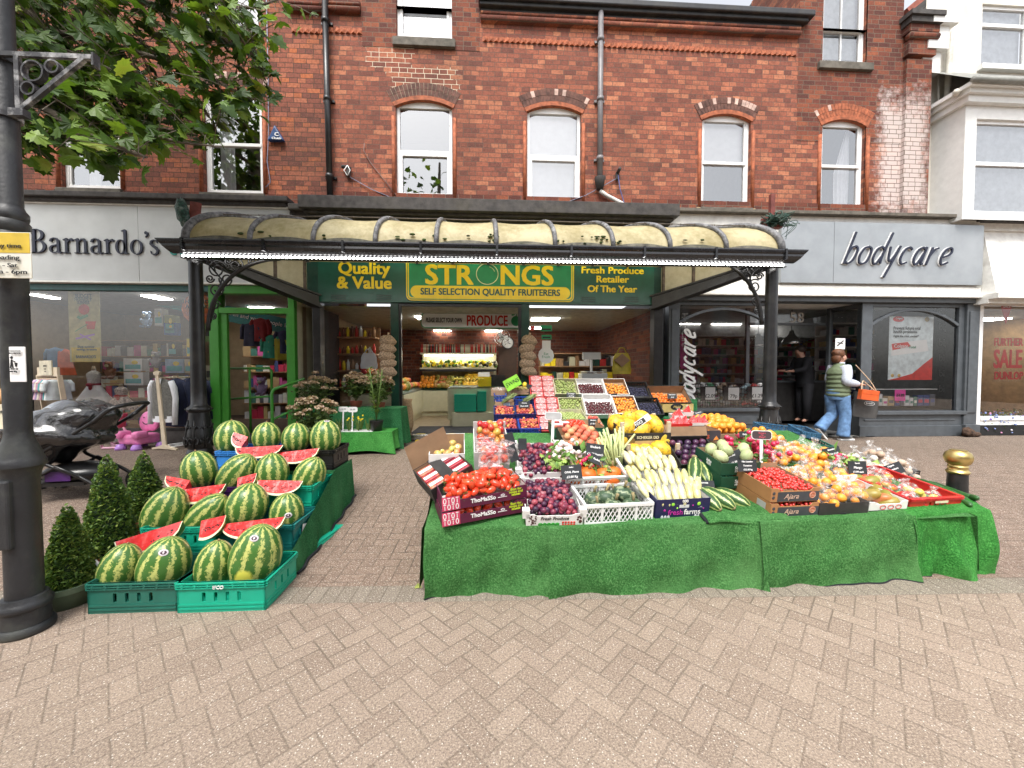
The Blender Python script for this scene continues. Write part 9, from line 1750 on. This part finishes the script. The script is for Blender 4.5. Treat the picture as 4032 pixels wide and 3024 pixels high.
T,q=poster('no_smoking_sign','white square no smoking sign on the splayed chemist window',C6,1140,768,1195,830,YS+.05,M['paper'],'sign'); mb=MB(); m_=((q[0]+q[1])/2,(q[2]+q[3])/2); mb.strip([(m_[0]-.06,m_[1]-.04),(m_[0]+.06,m_[1]+.06)],.02,YS+.045,YS+.0495); mb.strip([(m_[0]-.06,m_[1]+.03),(m_[0]+.05,m_[1]+.0)],.014,YS+.044,YS+.0449); obj('symbol',mb,M['ink'],T,world=1)
r=random.Random(3); x=1325
NM=['silver','crimson','black','pink','green','gold','navy','brown','cream']
while x<1700:
 b=r.uniform(18,36); k=r.randrange(9); h=r.uniform(35,70); q=cr(C6,x,1152-h,x+b,1152,YS+.2); T=thing('perfume_box','%s boxed gift, item %s along the sill of the right chemist window'%(NM[k],['one','two','three','four','five','six','seven','eight','nine','ten','eleven','twelve','thirteen','fourteen','fifteen','sixteen','seventeen','eighteen','nineteen','twenty'][int((x-1325)//19)]),'gift box',((q[0]+q[1])/2,YS+.2,q[2]+.0)); mb=MB(); w=(q[1]-q[0])/2; mb.box(-w,w,0,.1,0,q[3]-q[2]); obj('box',mb,PM[k],T,bev=.004); mb=MB(); mb.box(-w*.7,w*.7,-.003,-.0005,(q[3]-q[2])*.3,(q[3]-q[2])*.6); obj('label',mb,PM[(k+4)%9],T); x+=b+3
T,q=poster('card_sign','bright magenta price card on the chemist window sill',C6,1478,1060,1538,1124,YS+.17,mat('magenta_card',(.75,.05,.35)),'card'); fit('writing','£4.99',C6,1486,1530,1092,YS+.17,M['ink'],T,.08,ext=.0006)
mb=MB(); mb.box(xw[3],xw[4],YS+.15,YS+.6,zsr-.02,zsr); mb.box(xw[0],xw[1],YS+.12,YS+.6,zsill-.02,zsill); obj('window_shelf',mb,M['grey'],BC,world=1); mb=MB(); z=bz(1060,1500); mb.box(xw[3],xw[4],YS+.3,YS+.6,z-.015,z); obj('glass_shelf',mb,M['plaswhite'],BC,world=1)
# ---------------- right edge shoe shop ----------------
T,q=poster('sale_poster','red sale lettering poster in the shoe shop window at the right edge',C6,2038,762,2190,1015,YS+.1,film('clear_sheet',.05));
fit('writing','FURTHER',C6,2042,2205,790,YS+.09,M['red'],T,.22,.012); fit('writing','SALE',C6,2038,2200,885,YS+.09,M['red'],T,.52,.03); fit('writing','DUNLOP',C6,2042,2205,980,YS+.09,M['red'],T,.22,.012)
T,q=poster('bunting','red triangular sale flag hanging in the shoe shop window',C6,2085,578,2140,600,YS+.1,M['red'],'flag'); mb=MB(); mb.prism([(q[0],q[2]),(q[1],q[2]),((q[0]+q[1])/2,q[2]-.3)],YS+.1,YS+.106); obj('point',mb,M['red'],T,world=1); fit('writing','SALE',C6,2092,2134,588,YS+.095,M['paper'],T,.06,ext=.0006)
shelves('oak shelves of shoes in the shop at the right edge',n0+.2,n0+2.4,9.4,FLS,2.3,6,8,wood=mat('oak_wall',(.4,.24,.1)),pal=[M['ink'],M['mwood'],M['bcard']])
for i,x in enumerate((1975,2080)): tilelight(C6,x,640,x+70,652,zw+.02,['left','right'][i]+' ceiling light in the shoe shop at the right edge')
# ---------------- inside the charity shop ----------------
zt0=zt+.05
for a in ((920,584,1012,600,'ceiling light in the charity shop above the toys'),(1620,655,1760,675,'ceiling light in the charity shop above the doorway'),(180,580,235,592,'ceiling light in the charity shop by the lamp post')): tilelight(C4,*a[:4],zt0,a[4])
def px_(x,y=1400,Y=YS): return pt(C4,x,y,Y).x
shelves('shelves of toys and books along the back of the charity shop',px_(300,900,9.8),px_(1250,900,9.8),9.9,FLS,2.3,5,21,wood=M['mwood']); shelves('racks of clothes and toys behind the green charity shop door',px_(1560,900,9.6),px_(1900,900,9.6),9.7,FLS,2.3,5,22,wood=M['mwood']); shelves('low shelf unit of toys behind the charity shop window',px_(640,1100,8.4),px_(1200,1100,8.4),8.5,FLS,1.3,3,23,wood=M['mwood'])
mb=MB(); mb.box(xgl,xg0-.02,YS+.12,YS+.75,GB+.18,GB+.24); obj('window_shelf',mb,M['mwood'],CH,world=1)
T,q=poster('window_poster','tall yellow summer toys poster hanging in the charity shop window',C4,450,560,655,1038,YS+.12,mat('poster_khaki',(.5,.44,.2),.6)); y=YS+.12
mb=MB(); W_=q[1]-q[0]; H_=q[3]-q[2]; P_=lambda f,g:(q[0]+W_*f,q[2]+H_*g)
mb.prism([P_(.06,.0),P_(.97,.0),P_(.97,.2),P_(.06,.2)],y-.002,y-.0005); mb.cur=1; a=P_(.5,.72); mb.ell((a[0],y-.002,a[1]),(W_*.18,.003,W_*.18),16,6); a=P_(.68,.52); mb.prism([(a[0]-.08,a[1]+.05),(a[0]+.1,a[1]+.05),(a[0]+.07,a[1]-.09),(a[0]-.05,a[1]-.09)],y-.003,y-.0005); mb.cur=2; mb.strip([P_(.22,.32),P_(.8,.38)],.035,y-.003,y-.0005); mb.strip([P_(.35,.38),P_(.68,.31)],.03,y-.004,y-.003); mb.cur=3; mb.strip([P_(.3,.62),P_(.38,.6),P_(.6,.64)],.05,y-.003,y-.0005); mb.strip([P_(.2,.42),P_(.6,.52)],.012,y-.003,y-.0005)
obj('printed_toys',mb,[mat('poster_yellow',(.65,.47,.04)),mat('poster_red',(.6,.03,.02)),M['lilac'],M['lgreen']],T,world=1)
for s,a,b,yy,h in (('BUDGET',492,600,607,.1),('FRIENDLY',488,602,630,.09),('SUMMER',506,586,650,.07),('Shop summer',508,620,940,.06),('savings in-store',502,634,958,.055),("BARNARDO'S",498,628,1003,.07)): fit('writing',s,C4,a,b,yy,y-.003,M['dgreen'],T,h,.002,ext=.0006)
q=at_y(*C4(1292,690),YS+.08); T=thing('window_poster','round orange thank you volunteers sticker in the charity shop window','poster',q); mb=MB(); mb.ell((0,0,0),(.28,.004,.28),28,6); obj('disc',mb,mat('orange_disc',(.72,.2,.06)),T); text('writing','THANK YOU\nAMAZING',.09,M['dgreen'],T,(0,-.006,.08),bold=.003,ext=.0006); text('writing','Volunteers',.09,mat('pink_ink',(.7,.25,.2)),T,(0,-.006,-.1),bold=.002,ext=.0006)
for lab,l,t,r_,b,m in (('yellow green leaflet beside the green door frame',1335,792,1378,905,mat('leaflet_green',(.2,.35,.12))),('cream leaflet low beside the green door frame',1342,1060,1386,1175,M['cream'])): T,q=poster('leaflet',lab,C4,l,t,r_,b,YS+.06,m,'leaflet'); mb=MB(); mb.box(q[0]+.02,q[1]-.02,YS+.056,YS+.0595,q[2]+.1,q[2]+.22); obj('print',mb,M['ink'],T,world=1)
mb=MB(); a=pt(C4,1000,590,9.0); b=pt(C4,1900,790,9.0); mb.prism([(a.x,a.z+.1),(b.x,b.z+.1),(b.x,b.z-.25),(a.x,a.z-.25)],9,9.02); T=thing('hanging_banner','teal banner sloping across the charity shop ceiling','sign',(a.x,9,a.z)); obj('banner',mb,mat('teal_banner',(.02,.2,.2)),T,world=1); o=text('writing','changing lives of children and young people locally',.13,M['paper'],T,((b.x-a.x)*.62,-.01,(b.z-a.z)*.62-.06),rot=(R(90),-math.atan2(b.z-a.z,b.x-a.x),0),ext=.001)
# child mannequins in dresses
def dress(lab,cx,top,bot,w0,mb_,ms,sash,yy,puff):
 p=at_y(*C4(cx,bot),yy); q=at_y(*C4(cx,top),yy); H=q.z-p.z; w=w0*.6027/FPX*yy/2; T=thing('mannequin',lab,'mannequin',p); B=MB()
 def fn(prof):
  def f(u,v):
   v=prof[0][0]+(prof[-1][0]-prof[0][0])*v
   for i in range(len(prof)-1):
    if prof[i][0]<=v<=prof[i+1][0]: g=(v-prof[i][0])/(prof[i+1][0]-prof[i][0]); a=prof[i][1]*(1-g)+prof[i+1][1]*g; break
   k=1+.05*sin(u*2*pi*11)*max(0,.55-v)*2; return (w*a*cos(2*pi*u)*k,w*a*.6*sin(2*pi*u)*k,H*v)
  return f
 B.grid(fn([(0,1,),(.12,.97),(.5,.42),(.56,.34),(.58,.34)]),44,20); obj('skirt',B,mb_,T); B=MB(); B.grid(fn([(.56,.34),(.7,.36),(.84,.4),(.9,.3),(.93,.14),(1,.1)]),24,14); obj('bodice',B,ms,T); B=MB(); B.grid(fn([(.545,.37),(.6,.36)]),24,2); B.ell((0,-w*.3,H*.56),(w*.2,.03,w*.12),10,6); B.ell((w*.05,-w*.3,H*.48),(.03,.02,w*.16),8,6); obj('sash',B,sash,T); B=MB(); B.tube([(0,0,H*.95),(0,0,H*1.07)],[.035,.02],8); B.tube([(0,0,-.25),(0,0,0)],.02,6); B.lathe([(.12,-.27),(.12,-.25),(.02,-.24)],12); obj('stand',B,M['wood'],T)
dress('child mannequin in a white party dress with a dark red sash',620,1080,1320,200,M['wcloth'],mat('silver_lace',(.5,.48,.46),.6,var=.3,sc=60),mat('wine_sash',(.25,.01,.03)),YS+.45,1); dress('smaller child mannequin in a red patterned white dress with a red bow',795,1190,1350,185,mat('print_dress',(.6,.52,.48),.8,var=.5,sc=38),mat('print_dress',(.6,.52,.48)),M['red'],YS+.35,1)
for lab,cx,top,h,m,seed in (('orange baby outfit on a stand in the charity shop window',420,950,.5,mat('orange_cloth',(.62,.13,.06),.85),1),('blue denim dress on a stand in the charity shop window',362,940,.52,mat('denim_blue',(.12,.22,.36),.85),2),('white top on a stand behind the canopy post',1200,1140,.4,M['wcloth'],3)):
 q=at_y(*C4(cx,top),YS+.6); t=thing('hanging_garment',lab,'baby outfit',q); obj('top',shirt(.3,h,.1,seed,1.25),m,t); obj('sleeves',sleeves(.3,h,.2,0,.045),m,t)
# toys and boxes in the window: (label, l,t,r,b, depth, material, kind)
TB=[('white and teal doll cradle box, upper of two',805,1015,930,1095,M['paper'],1),('white and teal doll cradle box, lower of two',808,1105,935,1190,M['paper'],1),('picture board game box beside the cradle boxes',1078,1018,1200,1110,mat('box_blue',(.3,.4,.55)),1),('second game box next to the picture game',1205,1020,1262,1110,mat('box_sand',(.55,.45,.3)),1),('black speaker shaped toy on the window shelf',1098,905,1155,1000,M['bcard'],2),('yellow toy box beside the black speaker toy',1218,885,1262,1000,M['yellow'],1),('white shoe box under the small dress',650,1285,730,1350,M['paper'],1),('picture box on the window floor beside the pushchair',560,1405,690,1490,mat('box_pale',(.5,.5,.55)),1),('framed picture high in the charity shop window',1008,690,1062,800,M['wcard'],1),('green storage tub in the charity shop window',1075,730,1140,850,mat('tub_olive',(.3,.32,.08)),1),('blue letter shaped toy in the charity shop window',1070,780,1145,860,mat('toy_blue',(.05,.15,.5)),1),('red and pink toy bag behind the canopy post',1345,1180,1398,1330,mat('bag_magenta',(.6,.05,.3)),1),('green toy box at the foot of the green door frame',1360,1310,1398,1370,M['green'],1)]
for lab,l,t,r_,b,m,k in TB:
 yy=YS+.5; q=cr(C4,l,t,r_,b,yy); T=thing('toy_box',lab,'toy',((q[0]+q[1])/2,yy,q[2])); w=(q[1]-q[0])/2; h=q[3]-q[2]; mb=MB(); mb.box(-w,w,0,.14,0,h); obj('box',mb,m,T,bev=.006); mb=MB(); mb.box(-w*.8,w*.8,-.003,-.0005,h*.15,h*.5); mb.cur=1; mb.ell((w*.2,-.001,h*.68),(w*.35,.003,h*.16),12,6); obj('print',mb,[mat('print_teal',(.1,.4,.42)),M['lime'] if 'lime' in M else M['yellow']],T)
def plush(lab,cx,cy,s,m,yy):
 q=at_y(*C4(cx,cy),yy); T=thing('soft_toy',lab,'soft toy',q); mb=MB(); mb.ell((0,0,0),(s*.8,s*.6,s),14,10); mb.ell((0,-s*.1,s*1.35),(s*.7,s*.6,s*.65),14,10)
 for x in (-1,1): mb.ell((x*s*.55,0,s*1.9),s*.24,8,6); mb.ell((x*s*.8,-s*.2,s*.3),(s*.25,s*.25,s*.55),8,6,(0,x*.5,0)); mb.ell((x*s*.5,-s*.5,-s*.8),(s*.32,s*.5,s*.28),8,6)
 obj('body',mb,m,T); mb=MB(); mb.ell((0,-s*.65,s*1.25),(s*.34,s*.2,s*.26),10,7); mb.cur=1
 for x in (-1,1): mb.ell((x*s*.25,-s*.62,s*1.55),s*.08,6,5)
 obj('face',mb,[M['cream'],M['ink']],T)
plush('brown and cream monkey soft toy between the two dresses',720,1110,.11,mat('plush_brown',(.2,.07,.035),.95),YS+.55); plush('lilac soft toy behind the guard rail in the charity shop',1710,1215,.12,mat('plush_lilac',(.4,.3,.5),.95),8.3); plush('grey panda soft toy on the shop shelf in the window',1020,1040,.1,mat('plush_grey',(.35,.33,.35),.95),YS+.6); plush('white and blue robot shaped toy high in the charity shop window',960,780,.1,mat('toy_sky',(.3,.42,.6),.4),YS+.6)
for i,(x,y,c) in enumerate(((1700,820,(.3,.03,.04)),(1640,850,(.05,.05,.1)),(1770,930,(.05,.35,.25)),(1820,940,(.5,.45,.05)),(1855,900,(.05,.06,.14)))): q=at_y(*C4(x,y-70),8.6); t=thing('hanging_garment','%s top hanging inside the charity shop doorway'%['dark red','black','green','mustard','navy'][i],'garment',q); obj('top',shirt(.34,.5,.1,i),mat('hung%d'%i,c,.85),t); obj('sleeves',sleeves(.34,.5,.35,0,.05),MATS['hung%d'%i],t)
# ---------------- people ----------------
def skin(name,joints,bones,mat_,par,sub=2):
 me=bpy.data.meshes.new(name); k=list(joints); me.from_pydata([joints[j][0] for j in k],[(k.index(a),k.index(b)) for a,b in bones],[]); me.materials.append(mat_)
 o=link(name,me,par); o.modifiers.new('Skin','SKIN'); o.modifiers['Skin'].use_smooth_shade=True
 if not me.skin_vertices: me.attributes.new('skin','FLOAT',"POINT") if 0 else None
 for i,j in enumerate(k):
  r=joints[j][1]; me.skin_vertices[0].data[i].radius=r if isinstance(r,tuple) else (r,r); me.skin_vertices[0].data[i].use_root=(i==0)
 s=o.modifiers.new('Sub','SUBSURF'); s.levels=sub; s.render_levels=sub; return o
SK=mat('skin_tone',(.5,.27,.19),.55,var=.06); HAIR=mat('auburn_hair',(.13,.05,.022),.6,var=.4,sc=30); VEST=mat('sage_quilt',(.12,.155,.085),.7,var=.15,sc=18); JEAN=mat('denim',(.12,.23,.42),.85,var=.3,sc=12); SHIRTM=mat('striped_shirt',(.5,.54,.62),.85,var=.12,sc=50)
def rings(mb,R_,n=20):
 R_=spl(R_,4); vs=[(x+rx*cos(2*pi*j/n),y+ry*sin(2*pi*j/n),z) for x,y,z,rx,ry in R_ for j in range(n)]
 return mb.add(vs,[(i*n+j,i*n+(j+1)%n,(i+1)*n+(j+1)%n,(i+1)*n+j) for i in range(len(R_)-1) for j in range(n)]+[tuple(range(n-1,-1,-1)),tuple(range((len(R_)-1)*n,len(R_)*n))],True)
wp=at_g(*C6(1152,1342)); Hs=(at_y(*C6(1152,840),wp.y).z-wp.z)/1.64
T=thing('person','woman walking right in a sage green quilted gilet and blue jeans carrying bags','person',wp); T.scale=(Hs,)*3
J={'pelvis':((-.03,0,.88),(.12,.13)),'waist':((-.02,0,1.02),(.11,.12)),'chest':((-.01,0,1.22),(.12,.145)),'neck0':((0,0,1.36),(.07,.07)),'neck':((.015,0,1.42),(.048,.048)),'head':((.035,0,1.51),(.088,.08)),'top':((.02,0,1.58),(.07,.068)),'chin':((.085,0,1.45),(.04,.04)),'nose':((.135,0,1.505),(.016,.016)),
'shR':((0,-.15,1.33),.055),'elR':((-.04,-.2,1.08),.042),'wrR':((.17,-.2,1.03),.028),'haR':((.25,-.19,1.02),(.03,.016)),'shL':((0,.15,1.33),.055),'elL':((-.0,.2,1.09),.042),'wrL':((.2,.12,1.06),.028),'haL':((.27,.09,1.06),(.03,.016)),
'hR':((.0,-.08,.82),.085),'kR':((.05,-.09,.46),.058),'aR':((.03,-.09,.09),.036),'tR':((.15,-.09,.03),.03),'hL':((-.06,.08,.82),.085),'kL':((-.03,.09,.47),.058),'aL':((-.27,.09,.2),.036),'tL':((-.2,.09,.07),.03)}
for s,b in (('R',Vector((.25,-.19,1.02))),('L',Vector((.27,.09,1.06)))):
 for i,(dy,dz,l) in enumerate(((.024,0.008,.05),(.009,.012,.058),(-.008,.008,.054),(-.023,0,.042))): J['f%s%d'%(s,i)]=(tuple(b+Vector((.035+.25*l,dy,dz))),.0085); J['g%s%d'%(s,i)]=(tuple(b+Vector((.035+.6*l,dy,-.025))),.0075)
 J['th'+s]=(tuple(b+Vector((.012,.03,.024))),.009)
BO=[('pelvis','waist'),('waist','chest'),('chest','neck0'),('neck0','neck'),('neck','head'),('head','top'),('head','chin'),('head','nose'),('chest','shR'),('shR','elR'),('elR','wrR'),('wrR','haR'),('chest','shL'),('shL','elL'),('elL','wrL'),('wrL','haL'),('pelvis','hR'),('hR','kR'),('kR','aR'),('aR','tR'),('pelvis','hL'),('hL','kL'),('kL','aL'),('aL','tL')]+[('ha'+s,'f%s%d'%(s,i)) for s in 'RL' for i in range(4)]+[('f%s%d'%(s,i),'g%s%d'%(s,i)) for s in 'RL' for i in range(4)]+[('ha'+s,'th'+s) for s in 'RL']
skin('body',J,BO,SK,T)
mb=MB(); mb.ell((-.03,0,1.592),(.1,.098,.088),22,14,(0,.2,0),lambda q:1+.05*sin(q.x*13+q.z*9)+.04*sin(q.y*15)); mb.ell((-.068,0,1.5),(.062,.088,.09),16,10,fn=lambda q:1+.05*sin(q.z*15+q.y*9)); obj('hair',mb,HAIR,T)
mb=MB(); mb.ell((.098,-.032,1.52),(.008,.012,.006),8,5); mb.ell((.098,.032,1.52),(.008,.012,.006),8,5); mb.cur=1; mb.ell((.1,0,1.468),(.01,.022,.006),8,5); obj('eyes_and_mouth',mb,[M['ink'],mat('lip',(.35,.08,.07))],T); mb=MB(); mb.ell((.01,-.075,1.505),(.018,.01,.028),8,6); obj('ear',mb,SK,T)
mb=MB(); Z=[.8,.83,.87,.9,.95,.98,1.03,1.06,1.11,1.14,1.19,1.22,1.27,1.3,1.34,1.38,1.41]; rings(mb,[(-.02+.01*i/16,0,z,(.168 if i%2 else .152)*(1-.0*i) if i<13 else [.14,.11,.09,.075][i-13],(.2 if i%2 else .187) if i<13 else [.175,.13,.09,.075][i-13]) for i,z in enumerate(Z)]); obj('gilet',mb,VEST,T)
mb=MB()
for s,y in (('R',-1),('L',1)): a,b,c=[Vector(J[k+s][0]) for k in('sh','el','wr')]; mb.tube(spl([tuple(a+Vector((0,-y*.03,.02))),tuple(a.lerp(b,.45)),tuple(b),tuple(b.lerp(c,.6)),tuple(c)],4),[.085,.088,.088,.086,.083,.08,.078,.077,.075,.073,.07,.066,.062,.058,.055,.05,.047],12)
obj('shirt_sleeves',mb,SHIRTM,T); mb=MB(); mb.lathe([(.075,1.36),(.068,1.4),(.075,1.43)],14,(.01,0,0)); obj('collar',mb,SHIRTM,T)
mb=MB(); rings(mb,[(-.03,0,.74,.13,.165),(-.03,0,.84,.15,.175),(-.03,0,.93,.15,.17)])
for s in 'RL':
 a,b,c=[Vector(J[k+s][0]) for k in('h','k','a')]; c=c+Vector((-.01,0,-.02)); mb.tube(spl([tuple(a),tuple(a.lerp(b,.5)),tuple(b),tuple(b.lerp(c,.5)),tuple(c)],4),[.115,.113,.11,.107,.103,.1,.097,.094,.09,.089,.089,.09,.092,.094,.097,.1,.103],14)
obj('jeans',mb,JEAN,T)
for n_,b,rx in (('R',(.075,-.09,.035),0),('L',(-.225,.09,.1),.85)):
 mb=MB(); Mx=Matrix.Translation(b)@Euler((0,rx,0)).to_matrix().to_4x4(); mb.T=Mx; mb.ell((0,0,.02),(.135,.046,.042),14,8); mb.ell((-.06,0,.045),(.06,.042,.045),12,7); mb.cur=1; mb.box(-.13,.13,-.045,.045,-.032,-.008); obj('shoe',mb,[mat('grey_trainer',(.14,.14,.13),.7,var=.3,sc=30),M['plaswhite']],T)
T2=thing('handbag','bright orange handbag on a thin strap carried by the walking woman','bag',wp+Vector((.26,-.3,.74))*Hs,(.0,.12,-.1)); mb=MB(); mb.bx((0,0,.1),(.3,.09,.18)); mb.bx((0,-.046,.15),(.29,.006,.07)); obj('body',mb,mat('orange_leather',(.62,.1,.02),.4,var=.1),T2,bev=.02); mb=MB(); mb.tube(spl([(.13,0,.18),(.04,.06,.36),(-.2,.12,.62)],5),.008,5); mb.tube(spl([(-.13,0,.18),(-.05,.1,.34),(.02,.12,.32),(.12,.02,.19)],4),.01,6); obj('strap',mb,mat('tan_strap',(.5,.36,.24),.6),T2)
T3=thing('carrier_bag','charcoal shopping bag with a white logo held behind the orange handbag','bag',wp+Vector((.4,-.1,.42))*Hs,(0,.1,0)); mb=MB(); mb.grid(lambda u,v:(.24*cos(2*pi*u)*(1+.04*sin(v*9+u*12)),.07*sin(2*pi*u),.46*v),24,10); mb.add([(.24*cos(2*pi*u/12),.07*sin(2*pi*u/12),0) for u in range(12)],[tuple(range(11,-1,-1))]); obj('body',mb,mat('charcoal_bag',(.06,.058,.056),.5,var=.25,sc=6,bump=.6,bs=9),T3); mb=MB()
for s in (-.05,.05): mb.tube(spl([(-.12,s,.45),(-.05,s*.5,.62),(.05,s*.5,.62),(.12,s,.45)],4),.009,5)
obj('handles',mb,MATS['charcoal_bag'],T3); mb=MB(); mb.strip([(.1*cos(R(t)),.26+.035*sin(R(t))) for t in range(0,360,24)],.005,-.076,-.072,True); obj('logo_ring',mb,M['paper'],T3); text('logo','BAINY',.045,M['paper'],T3,(0,-.074,.26),bold=.001,ext=.0008)
# shop assistant at the till
q=at_y(*C6(965,1035),8.45); T=thing('person','shop assistant in dark clothes reaching left at the chemist till','person',(q.x,8.45,FLS)); T.rotation_euler=(0,0,pi)
J2={'pelvis':((0,0,.95),(.13,.15)),'waist':((.02,0,1.1),(.12,.14)),'chest':((.06,0,1.32),(.13,.17)),'neck':((.1,0,1.5),.055),'head':((.15,0,1.6),(.08,.075)),'top':((.14,0,1.69),(.075,.07)),'chin':((.2,0,1.545),.035),'nose':((.235,0,1.6),.014),'shR':((.06,-.18,1.43),.06),'elR':((.16,-.2,1.2),.045),'wrR':((.38,-.16,1.17),.03),'haR':((.46,-.15,1.17),(.032,.017)),'shL':((.06,.18,1.43),.06),'elL':((.2,.2,1.2),.045),'wrL':((.42,.16,1.16),.03),'haL':((.5,.15,1.16),(.032,.017)),'hR':((0,-.1,.88),.09),'kR':((.02,-.1,.48),.062),'aR':((0,-.1,.08),.04),'tR':((.13,-.1,.03),.035),'hL':((0,.1,.88),.09),'kL':((.02,.1,.48),.062),'aL':((0,.1,.08),.04),'tL':((.13,.1,.03),.035)}
for s in 'RL':
 b=Vector(J2['ha'+s][0])
 for i,(dy,l) in enumerate(((.025,.045),(.009,.055),(-.009,.05),(-.024,.04))): J2['f%s%d'%(s,i)]=(tuple(b+Vector((.04+.3*l,dy,.0))),.0085); J2['g%s%d'%(s,i)]=(tuple(b+Vector((.04+.8*l,dy,-.02))),.0075)
 J2['th'+s]=(tuple(b+Vector((.015,.03,.02))),.009)
BO2=[b for b in BO if b[0] in J2 and b[1] in J2]+[('chest','neck')]
skin('body',J2,BO2,SK,T); mb=MB(); mb.ell((.115,0,1.66),(.115,.1,.095),18,12,(0,.25,0),lambda q_:1+.05*sin(q_.x*13+q_.z*11)); obj('hair',mb,mat('dark_hair',(.03,.015,.01),.6),T)
mb=MB(); mb.ell((.222,-.03,1.615),(.008,.012,.006),8,5); mb.ell((.222,.03,1.615),(.008,.012,.006),8,5); obj('eyes',mb,M['ink'],T)
BLK=mat('black_cloth',(.014,.014,.018),.85,var=.2); mb=MB(); rings(mb,[(0,0,.86,.15,.18),(.01,0,1.0,.145,.175),(.04,0,1.2,.15,.195),(.06,0,1.4,.13,.19),(.08,0,1.47,.08,.1)])
for s,y in (('R',-1),('L',1)): a,b,c=[Vector(J2[k+s][0]) for k in('sh','el','wr')]; mb.tube([a+Vector((0,-y*.03,.02)),a.lerp(b,.5),b,b.lerp(c,.9)],[.085,.075,.062,.048],10)
obj('jumper',mb,BLK,T); mb=MB(); rings(mb,[(0,0,.8,.14,.17),(0,0,.95,.14,.17)])
for s in 'RL': a,b,c=[Vector(J2[k+s][0]) for k in('h','k','a')]; mb.tube([a,b,c],[.11,.085,.07],12)
obj('trousers',mb,BLK,T)
